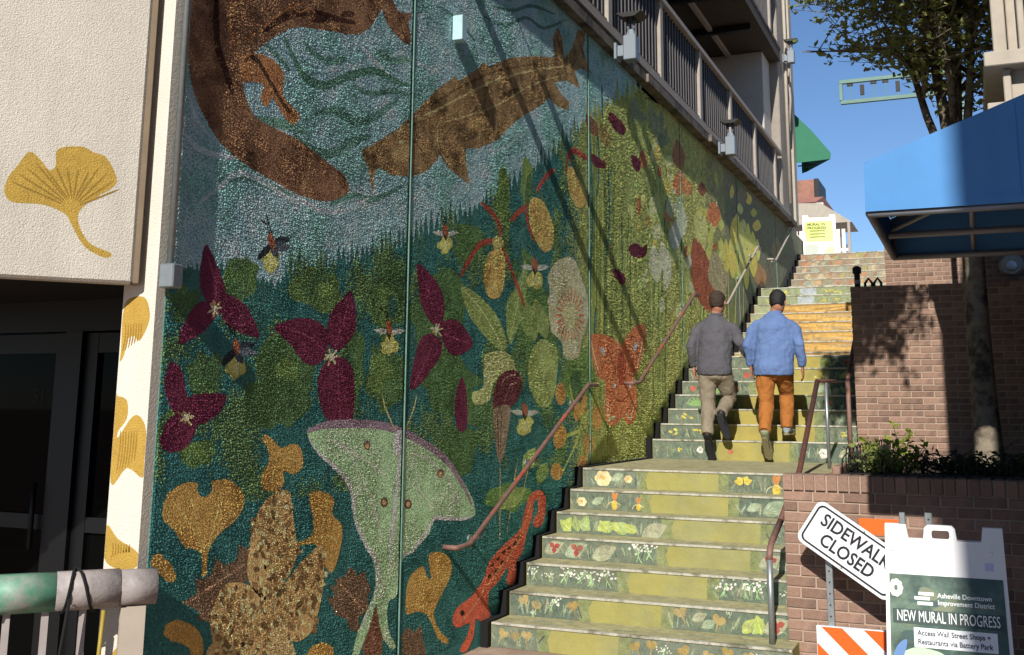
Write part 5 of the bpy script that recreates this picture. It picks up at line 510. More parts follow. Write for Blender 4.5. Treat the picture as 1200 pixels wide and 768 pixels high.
def fleur(kind, x, z, s):
    """small painted flowers for the risers, s = size in metres"""
    o = []
    if kind == 'ginkgo':
        a = random.uniform(-.7, .7); c, sn = math.cos(a), math.sin(a)
        q = [(0, -.5), (-.04, -.1), (-.3, .05), (-.42, .3), (-.25, .48), (-.05, .42), (0, .3), (.06, .44), (.28, .46), (.42, .25), (.28, .02), (.05, -.1), (.04, -.5)]
        o.append(('p', random.choice(['8f7c48', '867242', '978556']), [(x+s*(u*c-v*sn), z+s*(u*sn+v*c)) for u, v in q], 0))
    elif kind == 'white':
        for k in range(3): o.append(('s', '8fb07c', [(x+random.uniform(-.3, .3)*s, z-.5*s), (x, z-.1*s), (x+random.uniform(-.5, .5)*s, z+.35*s)], .006))
        for k in range(14):
            u, v = random.gauss(0, .33)*s, random.uniform(-.1, .5)*s
            o.append(('p', random.choice(['cbc8bb', 'bdbaad', 'd2cfc6']), ell(x+u, z+v, .075*s, .06*s, 6, random.uniform(0, 60)), 0))
    elif kind == 'leaf':
        for k in range(3):
            a = random.uniform(.2, 2.9)
            o.append(('p', random.choice(['94a050', '84965a', '8fa066', '9ca658']), lf(x+(k-1)*.4*s, z-.3*s, x+(k-1)*.4*s+.8*s*math.cos(a), z-.2*s+.7*s*abs(math.sin(a)), .24*s), 1))
            o.append(('s', 'b4ba84', [(x+(k-1)*.4*s, z-.3*s), (x+(k-1)*.4*s+.7*s*math.cos(a), z-.2*s+.6*s*abs(math.sin(a)))], .005))
    elif kind == 'pale':
        o.append(('p', random.choice(['7d8c72', '8a967c', '929278']), lf(x-.6*s, z-.3*s, x+.55*s, z+.25*s, .34*s), 1))
        for k in range(4): o.append(('s', 'a0aa90', [(x-.5*s, z-.26*s), (x-.2*s+.2*k*s, z+(.22-.16*k)*s)], .004))
    elif kind == 'red':
        o += fleur('pale', x, z, s*1.1)
        for k in range(3):
            a = k*2.1+.4; o.append(('p', random.choice(['8c3d3a', '94483e']), lf(x, z, x+.4*s*math.cos(a), z+.4*s*math.sin(a), .15*s), 1))
    elif kind == 'rose':
        for k in range(6):
            a = k*1.05; o.append(('p', random.choice(['c4b688', 'bba978', 'cbc096']), ell(x+.26*s*math.cos(a), z+.24*s*math.sin(a), .24*s, .2*s), 1))
        o.append(('p', 'c98d4a', ell(x, z+.04*s, .12*s, .12*s), 1))
    elif kind == 'orchid':
        o.append(('p', 'bfa63e', ell(x, z-.2*s, .17*s, .26*s), 1)); o.append(('p', 'b0743f', lf(x, z, x-.1*s, z+.5*s, .1*s), 1)); o.append(('p', 'b0743f', lf(x, z, x+.16*s, z+.5*s, .09*s), 1))
        o.append(('s', 'b9b08a', [(x, z), (x-.35*s, z-.15*s), (x-.45*s, z-.4*s)], .007)); o.append(('s', 'b9b08a', [(x, z), (x+.35*s, z-.2*s)], .009))
    elif kind == 'butterfly':
        for a in (.4, 1.1, 2.3, 2.9): o.append(('p', 'b8a848', lf(x, z, x+.5*s*math.cos(a), z+.4*s*math.sin(a), .16*s), 1))
        o.append(('s', '4a4426', [(x, z-.2*s), (x, z+.25*s)], .008))
    elif kind == 'poppy':
        for k in range(5):
            a = k*1.26; o.append(('p', random.choice(['a85a48', '9e4c40']), ell(x+.2*s*math.cos(a), z+.18*s*math.sin(a), .2*s, .17*s), 1))
    elif kind == 'bloom':
        for k in range(9):
            a = k*.7; o.append(('p', random.choice(['cfcdc4', 'c4c0b8']), ell(x+.3*s*math.cos(a)*random.uniform(.5, 1), z+.3*s*math.sin(a)*random.uniform(.5, 1), .15*s, .13*s), 1))
    elif kind == 'star':
        for k in range(7):
            a = k*.45+.2; o.append(('p', '708f56', lf(x, z-.2*s, x+.7*s*math.cos(a), z-.2*s+.6*s*math.sin(a), .07*s), 1))
    elif kind == 'daff':
        for k in range(4): o.append(('p', random.choice(['b3a442', 'bcae4c']), ell(x+random.uniform(-.5, .5)*s, z+random.uniform(-.2, .2)*s, .16*s, .1*s, 8, random.uniform(-40, 40)), 1))
    return o
LOW = [(.18, .48, [('ginkgo', .04, .5, .1), ('ginkgo', .09, .45, .09), ('ginkgo', .13, .5, .1), ('ginkgo', .51, .5, .1), ('ginkgo', .56, .6, .1), ('white', .6, .5, .08), ('ginkgo', .67, .5, .11), ('ginkgo', .74, .4, .1), ('ginkgo', .8, .6, .1), ('ginkgo', .87, .5, .1), ('white', .92, .5, .08), ('ginkgo', .96, .45, .1)]),
 (.27, .58, [('ginkgo', .06, .6, .11), ('ginkgo', .1, .4, .1), ('white', .16, .6, .11), ('ginkgo', .24, .5, .11), ('white', .09, .15, .05), ('ginkgo', .62, .6, .12), ('pale', .68, .6, .09), ('pale', .71, .35, .09), ('ginkgo', .74, .4, .12), ('leaf', .85, .4, .16), ('red', .93, .5, .14), ('white', .78, .8, .05)]),
 (.36, .70, [('white', .03, .55, .1), ('white', .09, .45, .08), ('white', .15, .6, .13), ('white', .21, .55, .1), ('white', .25, .5, .12), ('white', .31, .55, .13), ('white', .73, .5, .12), ('white', .8, .55, .14), ('white', .84, .5, .12), ('white', .95, .4, .1)]),
 (.46, .82, [('red', .05, .55, .13), ('red', .14, .5, .15), ('pale', .25, .45, .17), ('white', .38, .5, .15), ('white', .42, .55, .11), ('red', .86, .5, .13), ('red', .93, .5, .13), ('white', .9, .2, .07)]),
 (.44, .83, [('leaf', .06, .4, .16), ('leaf', .14, .5, .16), ('leaf', .22, .45, .15), ('leaf', .3, .5, .15), ('pale', .4, .35, .18), ('rose', .93, .4, .13)]),
 (.31, .68, [('rose', .05, .4, .09), ('pale', .12, .5, .09), ('orchid', .19, .5, .16), ('orchid', .29, .4, .12), ('pale', .75, .5, .1), ('pale', .83, .5, .17), ('pale', .89, .4, .18)]),
 (.25, .61, [('rose', .09, .5, .16), ('pale', .155, .6, .1), ('rose', .2, .5, .08), ('butterfly', .68, .5, .16), ('orchid', .81, .45, .2), ('leaf', .92, .6, .12)])]
UP = [(.30, .70, [('bloom', .24, .5, .1), ('poppy', .39, .45, .07), ('daff', .13, .5, .08), ('bloom', .83, .45, .14), ('pale', .93, .5, .12)]),
 (.28, .80, [('daff', .08, .5, .13), ('daff', .2, .5, .12), ('daff', .9, .5, .1)]),
 (.32, .78, [('daff', .1, .5, .13), ('rose', .2, .5, .1), ('pale', .9, .5, .12)]),
 (.34, .72, [('star', .12, .5, .2), ('star', .25, .5, .18), ('poppy', .8, .5, .09)]),
 (.38, .76, [('poppy', .06, .5, .1), ('star', .2, .4, .16), ('poppy', .3, .5, .08), ('pale', .75, .5, .12), ('leaf', .9, .4, .12)]),
 (.42, .76, [('poppy', .33, .5, .11), ('bloom', .42, .5, .12), ('daff', .72, .5, .12), ('leaf', .85, .5, .12)]),
 (.40, .74, [('poppy', .38, .5, .1), ('pale', .45, .5, .12), ('poppy', .86, .5, .11), ('leaf', .75, .5, .12)])]
for i, (y, z) in enumerate(steps):
    zb = (steps[i-1][1] if i else 0); ynext = steps[i+1][0] if i+1 < len(steps) else 23.52
    m = OL[0] if i < 7 else OL[1] if i < 14 else OL[2] if i < 20 else OL[0] if i < 22 else OL[3]
    so = obj('step', MB().box(X0, X1 if i < 7 else 2.26, y, ynext, .001, z).mesh('step'), m, stair)
    W = X1-X0 if i < 7 else 2.26-X0
    h = z-zb; sh = []
    if i < 14:
        l, r, fl = (LOW[i] if i < 7 else UP[i-7])
        def edge(xa, xb, col):
            n = 7; L_ = [(xa, .002)]+[(xa+(0 if xa < .01 else random.uniform(-.03, .03)), h*k/n) for k in range(1, n)]+[(xa, h-.016)]
            R_ = [(xb, h-.016)]+[(xb+random.uniform(-.035, .035), h*k/n) for k in reversed(range(1, n))]+[(xb, .002)]
            return ('p', col, L_+R_, 0)
        sh.append(edge(.004, l*W, random.choice(GR))); sh.append(edge(r*W, W-.004, random.choice(GR)))
        sh.append(('p', '737a50', [(l*W-.02, .002), (l*W+.07, .002), (l*W+.05, h*.5), (l*W+.08, h-.016), (l*W-.03, h-.016)], 0))
        sh.append(('p', '737a50', [(r*W-.07, .002), (r*W+.02, .002), (r*W+.03, h-.016), (r*W-.06, h-.016)], 0))
        for k in range(54):
            a = random.choice([random.uniform(.02, l*W), random.uniform(r*W, W-.05)])
            sh.append(('s', random.choice(['68745e', '748068', '454f44', '7f8a70', '5c6a54', '868c74', '6a7a58']), [(a, random.uniform(.01, h*.4)), (a+random.uniform(-.05, .05), random.uniform(h*.5, h*.85))], random.uniform(.006, .016)))
        for k, u, v, s in fl: sh += fleur(k, u*W, v*h, s)
    elif i < 22:
        if i in (20, 21):
            sh.append(('p', '7f8868', [(.01, .003), (W-.01, .003), (W-.01, h-.016), (.01, h-.016)], 0))
            for u in (.1, .2, .5, .57, .72): sh += fleur('daff', u*W, h*.5, .13)
            sh.append(('p', '9aa3a8', [(.3*W, .01), (.42*W, .01), (.42*W, h-.02), (.3*W, h-.02)], 0))
        else:
            for k in range(7): sh.append(('s', random.choice(['c09a55', '94703a', 'b8924c', 'a98f62']), [(random.uniform(.1, .5)*W, h*random.uniform(.2, .8)), (random.uniform(.5, .95)*W, h*random.uniform(.2, .8))], random.uniform(.02, .05)))
            sh.append(('p', random.choice(['8a9070', '9a8a5c']), [(.01, .003), (.18*W, .003), (.2*W, h-.016), (.01, h-.016)], 0))
    else:
        for k in range(16):
            a = random.uniform(.02, W-.25); sh.append(('p', random.choice(['a0785c', '96684f', '8a8f7e', 'a89a80', '7c7464', 'a08a68', '948c5c']), [(a, .004), (a+random.uniform(.06, .22), random.uniform(.003, h*.3)), (a+random.uniform(.05, .2), h-.018), (a+random.uniform(-.02, .04), h*random.uniform(.5, .85))], 0))
    cl = [((X0+.004, 0, 0), (-1, 0, 0)), ((X0+W-.004, 0, 0), (1, 0, 0)), ((0, 0, z-.014), (0, 0, 1)), ((0, 0, zb+.001), (0, 0, -1))]
    pm = paint_mesh('riser_painting', sh, lambda u, v, d, y=y, zb=zb: (X0+u, y-d, zb+v), .0012, step=1.5e-5, wrap=260, clip=cl)
    obj('riser_painting', face_to(pm, (0, -1, 0)), PAINTS, so)
    bbox('nosing', NOSE, so, X0+.002, X0+W-.002, y-.008, y+.034, z-.012, z+.005, .002)
    # worn paint on the treads
    dep = ynext-y
    tr = [('p', '98936f' if i < 14 else 'a08c62' if i < 22 else '948472', [(.003, .03), (W-.003, .03), (W-.003, dep), (.003, dep)], 0)]
    MB().box(.012, X0-.006, y-.05, (ynext-.05 if i+1 < len(steps) else ynext), .002+.0004*(i % 2), z+.012).build('gap_shade_strip', BLACK, so)  # solid black strip stands in for the shade of the gap at the wall
    for k in range(10 if dep < 1 else 50):
        a, b = random.uniform(.02, W-.3), random.uniform(.045, max(.05, min(dep, 2.2)-.03)); ln = random.uniform(.06, .3)
        tr.append(('p', random.choice(['868a70', '8c8f7a', '9c976c', '7a8266', 'a8a27c', '948a6c']) if i < 22 else random.choice(['8f8272', '9a7a64']), ell(a+ln/2, b, ln/2, random.uniform(.012, .03), 9), 1))
    cl2 = [((X0+.004, 0, 0), (-1, 0, 0)), ((X0+W-.004, 0, 0), (1, 0, 0)), ((0, y+.036, 0), (0, -1, 0)), ((0, ynext-.004, 0), (0, 1, 0))]
    obj('tread_paint', face_to(paint_mesh('tread_paint', tr, lambda u, v, d, y=y, z=z: (X0+u, y+v, z+d), .0012, step=2e-5, wrap=60, clip=cl2), (0, 0, 1)), PAINTS, so)
# black floor stands in for the deep shade between steps and wall
MB().box(.002, X0-.003, 7.40, 23.4, -.02, .004).build('gap_floor', BLACK, stair)

# ================================================================== MURAL BUILDING
bld = thing('mural_building', 'cream stucco building with a painted nature mural down its stairway side and balconies above', 'building', (0, 3.86, 0))
bld.location = (0, 0, 0)
ZT = 5.40
GRV = [(6.105, 6.135), (9.705, 9.735), (13.30, 13.325), (16.9, 16.925), (20.5, 20.525)]
ys = [3.86]+[q for g in GRV for q in g]+[24.2]
panels = []
for k in range(0, len(ys), 2):
    panels.append(MB().box(-.25, 0, ys[k], ys[k+1], .0015, ZT).build('mural_panel', WALLM, bld))
MB().box(-.24, -.022, 3.9, 24.1, .0012, ZT-.01).build('wall_core', BLACK, bld)
BEAD = mat('added_edge_bead', '5f8578', rough=.6, var=.2)
for g in GRV: MB().box(-.02, .007, g[1]-.007, g[1]-.0005, .0018, ZT-.004).build('added_edge_bead', BEAD, bld)  # bead added to catch the sun as each groove's bright edge
# faint vertical board joints
for y in (4.42, 5.72, 8.05, 11.6, 15.2, 18.7): MB().box(-.001, .0013, y, y+.004, .0018, ZT-.005).build('board_joint', BEAD if y < 6 else WALLM, bld)
fnw = lambda u, v, d: (d, u, v)
wclip = [((0, 3.862, 0), (0, -1, 0)), ((0, 0, ZT-.004), (0, 0, 1)), ((0, 0, .004), (0, 0, -1)), ((0, 24.1, 0), (0, 1, 0))]
wp = [(3.862, ZT-.004)]+[(3.862, WATER_EDGE[0][1])]+[p for p in WATER_EDGE if p[0] > 3.87 and p[0] < 13.1]+[(12.4, ZT-.004)]
me = paint_mesh('painted_water', [('p', '8aaab6', wp, 0)], fnw, 1e-4, cuts=GRV, clip=wclip)
RAST = []; OWN = list(panels)
wo = obj('painted_water', face_to(me, (1, 0, 0)), WATER, bld); RAST += [(d, o, 'water', len(OWN)) for d, o, c in OUTL[-1:]]; OWN.append(wo)
BOOST = 1.25
for gi, (name, layer, shapes) in enumerate(MOTIFS):
    del OUTL[:]
    base = 2e-4+{3: 0, 4: 0, 5: 1, 6: 2, 7: 3}[layer]*4.2e-4
    me = face_to(paint_mesh(name, shapes, fnw, base, cuts=GRV, clip=wclip, i0=gi*7 if len(shapes) < 3 else 0, cf=mural), (1, 0, 0))
    o = obj(name, me, PAINT, bld); RAST += [(d, ol, c, len(OWN)) for d, ol, c in OUTL]; OWN.append(o)
    if name in ('painted_foliage', 'painted_meadow_grass', 'painted_water_waves', 'painted_teal_streak'): o['kind'] = 'stuff'
# ------------------------------------------------------------------ the stucco's coarse sprayed grain: each grain carries the paint it sits in
from mathutils import noise as mn
rng = np.random.default_rng(3)
def field(y0, y1, z0, z1, sp, size):
    ny, nz = int((y1-y0)/sp), int((z1-z0)/(sp*.92))
    g = np.stack(np.meshgrid(np.arange(ny), np.arange(nz), indexing='ij'), -1).reshape(-1, 2).astype(float)
    g[:, 0] += .5*(g[:, 1] % 2); g += rng.uniform(-.38, .38, g.shape)
    return np.column_stack([y0+g[:, 0]*sp, z0+g[:, 1]*sp*.92, np.full(len(g), size)])
GP = np.concatenate([field(3.87, 7.2, .1, 5.38, .0125, .0077), field(7.2, 10.2, .3, 5.38, .0152, .0095), field(10.2, 16, 1.1, 5.38, .026, .015)])
for a, b in GRV: GP = GP[~((GP[:, 0] > a-.012) & (GP[:, 0] < b+.008))]
own = np.zeros(len(GP), int); colr = np.zeros((len(GP), 3))
own[:] = np.searchsorted(np.array([g[0] for g in GRV]), GP[:, 0])
def L3(h): return np.array(lin(h)[:3])
t_ = GP[:, 0]+rng.normal(0, .18, len(GP))
for lo, hx_ in ((0, '1e5b57'), (9.3, '7d8436'), (12.4, '8c8c3c'), (14.8, '787648'), (16.8, '5f5b4e')): colr[t_ > lo] = mural(lin(hx_))[:3]
nz = np.array([mn.fractal(Vector((0, p[0]*2.3, p[1]*2.3)), .8, 2.0, 5) for p in GP[::6]]); nz = np.repeat(nz, 6)[:len(GP)]
ms = (t_ < 9.3) & (nz+rng.normal(0, .12, len(GP)) > .22) & (GP[:, 1] > 1.2); colr[ms] = mural(lin('4d6a35'))[:3]
for d, ol, c, oi in sorted(RAST, key=lambda q: q[0]):
    P_ = np.array(ol); bb = np.nonzero((GP[:, 0] > P_[:, 0].min()) & (GP[:, 0] < P_[:, 0].max()) & (GP[:, 1] > P_[:, 1].min()) & (GP[:, 1] < P_[:, 1].max()))[0]
    if not len(bb): continue
    x, y_ = GP[bb, 0], GP[bb, 1]; ins = np.zeros(len(bb), bool); Q_ = np.roll(P_, -1, 0)
    for (ax, ay), (bx, by) in zip(P_, Q_):
        if ay == by: continue
        ins ^= ((ay > y_) != (by > y_)) & (x < (bx-ax)*(y_-ay)/(by-ay)+ax)
    h = bb[ins]; own[h] = oi
    if isinstance(c, str):
        f = np.clip((nz[h]+.25)/.6, 0, 1)[:, None]; colr[h] = 1.4*(L3('a6cad2')*(1-f)+L3('8ab8ae')*f)
    else: colr[h] = np.array(c[:3])
n2 = np.array([mn.fractal(Vector((7, p[0]*8, p[1]*8)), .7, 2.0, 4) for p in GP[::2]]); n2 = np.clip(np.repeat(n2, 2)[:len(GP)], -.7, .7)
hide = np.isin(own, [i for i, o in enumerate(OWN) if o.name.split('.')[0] in ('painted_salamander', 'painted_sturgeon')])
k_ = np.where(hide, 1.05, .38); colr *= np.clip(1+k_*n2, .25, 1.9)[:, None]
gold = hide & (n2 > .12); colr[gold] = colr[gold]*.55+.45*np.array(mural(lin('94703c'))[:3])*1.1
colr *= rng.uniform(.78, 1.25, (len(GP), 1))
GRAIN = mat('stucco_grain', 'ffffff', attr=True, rough=.95, var=0, spec=.1)
KQ = 4; an = np.arange(KQ)*2*np.pi/KQ
for oi, ow in enumerate(OWN):
    ix = np.nonzero(own == oi)[0]; n = len(ix)
    if n < 3: continue
    G = GP[ix]; rot = rng.uniform(0, 2*np.pi, (n, 1)); rad = G[:, 2:3]*rng.uniform(.7, 1.35, (n, KQ))
    ring = np.stack([np.full((n, KQ), -.0008), G[:, 0:1]+rad*np.cos(rot+an), G[:, 1:2]+rad*np.sin(rot+an)], -1)
    apex = np.stack([G[:, 2]*rng.uniform(.35, .8, n)*(1+.9*np.clip(nz[ix], -.5, .6)), G[:, 0]+rng.normal(0, .0018, n), G[:, 1]+rng.normal(0, .0018, n)], -1)[:, None]
    vv = np.concatenate([ring, apex], 1).reshape(-1, 3)
    b0 = (np.arange(n)*(KQ+1))[:, None, None]; tri = np.array([[k, (k+1) % KQ, KQ] for k in range(KQ)])[None]
    ff = (b0+tri).reshape(-1)
    me = bpy.data.meshes.new('stucco_grain'); me.vertices.add(len(vv)); me.vertices.foreach_set('co', vv.reshape(-1)); nf = n*KQ
    me.loops.add(nf*3); me.loops.foreach_set('vertex_index', ff.astype(np.int32)); me.polygons.add(nf); me.polygons.foreach_set('loop_start', np.arange(nf, dtype=np.int32)*3); me.update(calc_edges=True)
    ca = me.color_attributes.new('Col', 'FLOAT_COLOR', 'POINT'); cc = np.ones((len(vv), 4)); cc[:, :3] = np.repeat(np.minimum(colr[ix]*1.1, .85), KQ+1, 0); ca.data.foreach_set('color', cc.reshape(-1))
    obj('stucco_grain', me, GRAIN, ow, 'stuff')
# ------------------------------------------------------------------ ledge, balconies
MB().box(-.4, .09, 6.6, 11.5, ZT+.002, ZT+.10).build('ledge', BEAM, bld); MB().box(-.4, .12, 11.5, 14.5, ZT+.002, ZT+.10).build('ledge', BEAM, bld); MB().box(-.4, .165, 14.5, 22.2, ZT+.002, ZT+.10).build('ledge', BEAM, bld)
MB().box(-.4, .08, 3.7, 6.6, ZT+.002, ZT+.10).build('ledge', BEAM, bld)
MB().box(-.4, .03, 3.7, 22.2, ZT+.103, ZT+.2).build('ledge', BEAM, bld)
MB().box(-1.8, .05, 3.7, 22.2, ZT+.203, ZT+.3).build('balcony_floor', POSTM, bld)
PY = [6.3+2.085*k for k in range(8)]
for y in PY:
    bbox('balcony_post', POSTM, bld, -.10, .0, y-.07, y+.07, ZT+.302, 6.78, .006)
bbox('balcony_handrail', POSTM, bld, -.11, .02, 3.7, 21.6, 6.782, 6.86, .008)
bm1 = MB().box(-.014, .014, -.014, .014, 0, 6.78-ZT-.302).mesh('baluster')
y = 6.42
n = 0
while y < 21.4:
    if min(abs(y-q) for q in PY) > .09:
        o = obj('baluster', bm1, BALL, bld); o.location = (-.05, y, ZT+.302)
    y += .139
bbox('balcony_bottom_rail', BEAM, bld, -.085, -.015, 6.3, 21.4, ZT+.36, ZT+.40, .004)
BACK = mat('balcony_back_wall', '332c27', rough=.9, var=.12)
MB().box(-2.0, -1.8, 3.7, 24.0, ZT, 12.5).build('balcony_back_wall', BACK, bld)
for k in range(4):
    MB().box(-1.797, -1.74, 8+3.6*k, 9+3.6*k, ZT+.302, ZT+2.4).build('balcony_door', DARKM, bld)
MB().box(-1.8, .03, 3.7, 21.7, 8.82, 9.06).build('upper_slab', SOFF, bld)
MB().box(-.6, .045, 3.7, 21.72, 9.063, 9.12).build('slab_edge', BEAM, bld)
MB().box(-.9, -.82, 3.7, 21.5, 8.74, 8.815).build('soffit_conduit', POSTM, bld)
for y in (17.4, 19.2): MB().box(-1.2, -.1, y, y+.12, 8.70, 8.818).build('soffit_bracket', DARKM, bld)
for y in PY[4:]: bbox('balcony_post', POSTM, bld, -.10, .0, y-.07, y+.07, 9.122, 10.25, .006)
bbox('balcony_handrail', POSTM, bld, -.11, .02, 12, 21.6, 10.253, 10.33, .008)
y = 14.6
while y < 21.4:
    if min(abs(y-q) for q in PY) > .09:
        o = obj('baluster', bm1, BALL, bld); o.location = (-.05, y, 9.122); o.scale.z = .93
    y += .139
PILL = mat('pillar_stucco', '8f877d', rough=.95, var=.15, vscale=4, bump=.01, bscale=30)
obj('pillar', bevel(MB().box(-.55, -.02, 21.72, 23.4, ZT-.3, 12.6).mesh('pillar'), .02), PILL, bld)
obj('pillar', bevel(MB().box(-1.5, -.2, 20.9, 21.70, ZT+.302, 8.815).mesh('pillar'), .01), mat('white_pillar', 'b5aea5', var=.1), bld)
MB().box(-.1, .04, 23.0, 23.35, 5.6, 12.5).build('downpipe_casing', STUCT, bld)
MB().tube([(.05, 22.2, 5.9), (.05, 22.2, 8.9), (.06, 22.25, 9.3), (.05, 22.2, 12)], .035, 8).build('downpipe', STUCT, bld, smooth=True)
MB().tube([(.05, 22.5, 7.6), (.09, 22.5, 8.2), (.07, 22.5, 8.8), (.1, 22.5, 9.0)], .025, 8).build('cable_loop', POSTM, bld, smooth=True)
MB().box(-1.8, .02, 3.7, 24.0, 12.3, 12.7).build('roof_edge', BEAM, bld)
MB().box(-9, -2.0, 3.0, 24.0, 2.42, 12.5).build('building_body', CREAM, bld); MB().box(-9, -3.3, 5.05, 24.0, .0013, 2.415).build('building_body', CREAM, bld)
MB().box(-2, -.26, 8, 24.0, .0014, ZT-.02).build('building_body', BLACK, bld)
# ------------------------------------------------------------------ corner pilaster, splayed entrance panel, door recess
MB().box(-.195, -.004, 3.80, 4.7, .0016, 7).build('pilaster', CREAM2, bld)
PD = Vector((.665, .747, 0)); PE = Vector((-.062, 3.75, 0)); PN = Vector((.747, -.665, 0))
def pf(s, z, d): return PE - PD*s + PN*d + Vector((0, 0, z))
def slab(name, m, s0, s1, z0, z1, d0, d1, w=.006):
    me = MB().prism([(s0, z0), (s1, z0), (s1, z1), (s0, z1)], lambda u, v, d: pf(u, v, d), d0, d1).mesh(name, fix=True)
    return obj(name, bevel(me, w), m, bld)
ep = slab('entrance_panel', CREAM, .028, 3.2, 2.214, 7, -.10, 0, .012)
slab('panel_trim', mat('panel_trim', '7d6d58', rough=.9, var=.2), .0, .0275, 2.214, 7, -.09, -.006, .004)
def gk_shape(pts, col='a98a3c', v='94701c'):
    return ('p', col, pts, 1)
GL = [(0.584, 2.585), (0.575, 2.65), (0.544, 2.703), (0.498, 2.774), (0.443, 2.733), (0.415, 2.70), (0.389, 2.72), (0.385, 2.798), (0.29, 2.821), (0.235, 2.80), (0.179, 2.781), (0.128, 2.687), (0.150, 2.64), (0.202, 2.601), (0.269, 2.536), (0.274, 2.47), (0.222, 2.385), (0.129, 2.346), (0.156, 2.324), (0.246, 2.372), (0.31, 2.475), (0.338, 2.511), (0.427, 2.542), (0.547, 2.543)]
sh = [gk_shape(GL)]
for k in range(13):
    a = R(28+k*10.5); sh.append(('s', '8a6e2a', [(.31-.04*math.cos(a), 2.53+.05*math.sin(a)), (.335-.25*math.cos(a), 2.53+.235*math.sin(a)*(.8 if 60 < math.degrees(a) < 120 else 1))], .009))
obj('painted_ginkgo_leaf', face_to(paint_mesh('painted_ginkgo_leaf', sh, lambda u, v, d: pf(u, v, d), 5e-4, step=2e-5), PN), GINK, ep)
pil = [o for o in bpy.data.objects if o.name == 'pilaster'][0]
PG = [[(-.186, 1.926), (-.19, 2.084), (-.161, 2.154), (-.071, 2.159), (-.036, 2.099), (-.036, 2.041), (-.079, 1.964), (-.116, 1.984), (-.154, 1.965), (-.165, 1.9), (-.188, 1.87)],
      [(-.194, 1.694), (-.181, 1.713), (-.129, 1.694), (-.122, 1.618), (-.167, 1.56), (-.164, 1.533), (-.098, 1.618), (-.049, 1.626), (-.008, 1.563), (-.006, 1.433), (-.01, 1.36), (-.103, 1.40), (-.19, 1.333)],
      [(-.193, 1.15), (-.123, 1.095), (-.012, 1.047), (-.006, .986), (-.111, .969), (-.193, 1.01)],
      [(-.15, .45), (-.12, .60), (-.06, .66), (-.01, .60), (-.01, .42)]]
for g in PG:
    cx = sum(p[0] for p in g)/len(g); cz = min(p[1] for p in g); tz = max(p[1] for p in g)
    sh = [('p', 'ae8c3c', g, 1)]+[('s', '917026', [(cx-.05+.016*k, cz+.04+.01*k), (cx-.04+.015*k, cz+(tz-cz)*.4), (cx-.045+.016*k, cz+(tz-cz)*.6)], .008) for k in range(7)]
    me = paint_mesh('painted_ginkgo_leaf', sh, lambda u, v, d: (u, 3.80-d, v), 5e-4, step=2e-5, clip=[((-.194, 0, 0), (-1, 0, 0)), ((-.005, 0, 0), (1, 0, 0))])
    obj('painted_ginkgo_leaf', face_to(me, (0, -1, 0)), GINK, pil)
DGLASS = glass('door_glass', '060707', .03); DGLASS.node_tree.nodes['Principled BSDF'].inputs['Specular IOR Level'].default_value = .04
DOORM = mat('black_door_frame', '060606', rough=.45, var=.2)
MB().prism([(-.197, 3.805), (-.197, 4.9), (-3.2, 4.9), (-3.2, .52), (-.34, 3.60)], lambda u, v, d: (u, v, d), 2.26, 2.4).build('recess_ceiling', mat('recess_ceiling', '171411', var=.15), bld, fix=True)
dz, dy = 2.08, 4.55
MB().box(-3.2, -.198, dy, dy+.1, dz, 2.258).build('door_header', DOORM, bld)
for x in (-.26, -1.22, -2.2): MB().box(x-.06, x+.06, dy-.02, dy+.08, .002, dz-.002).build('door_jamb', DOORM, bld)
for xa, xb in ((-1.158, -.322), (-2.138, -1.282)):
    dr = MB().box(xa, xb, dy+.035, dy+.045, .05, dz-.004).build('door', DGLASS, bld)
    for a, b, c, d in ((xa, xa+.09, .05, dz-.01), (xb-.09, xb, .05, dz-.01)): MB().box(a, b, dy+.01, dy+.07, c, d).build('door_stile', DOORM, dr)
    for c, d in ((.05, .3), (1.0, 1.08), (dz-.12, dz-.012)): MB().box(xa+.091, xb-.091, dy+.012, dy+.068, c, d).build('door_rail', DOORM, dr)
    MB().tube([(xb-.14, dy-.02, .9), (xb-.14, dy-.02, 1.25)], .014, 8).build('door_pull', DARKM, dr, smooth=True)
num = text_mesh('51', .11, lambda x, y: (-1.5+x, dy+.033, 1.72+y), bold=.02)
obj('house_number', num, mat('number_grey', '1b1b1b', var=0), [o for o in bpy.data.objects if o.name.startswith('door') and o.name in ('door.001',)][0])
MB().box(-4.5, -3.2, 3.9, 5.0, .002, 2.4).build('recess_side', DOORM, bld)
MB().box(-3.2, -.26, dy+.9, dy+1.0, .002, 2.26).build('lobby_wall', mat('lobby_wall', '1b1917', var=.1), bld)
# conduit on the corner with its box
cb = MB().tube([(.026, 3.845, 2.30), (.026, 3.845, 7)], .017, 8).build('conduit', GALV, bld, smooth=True)
bbox('junction_box', GALV, bld, .002, .085, 3.80, 3.87, 2.20, 2.31, .006)
# small box lamp on the mural
tag(bbox('box_light', mat('pale_box', 'a8c8cc', rough=.4), None, .0095, .09, 6.74-.05, 6.74+.03, 4.33, 4.52, .004), 'small pale square light box fixed to the blue water of the mural', 'wall light')
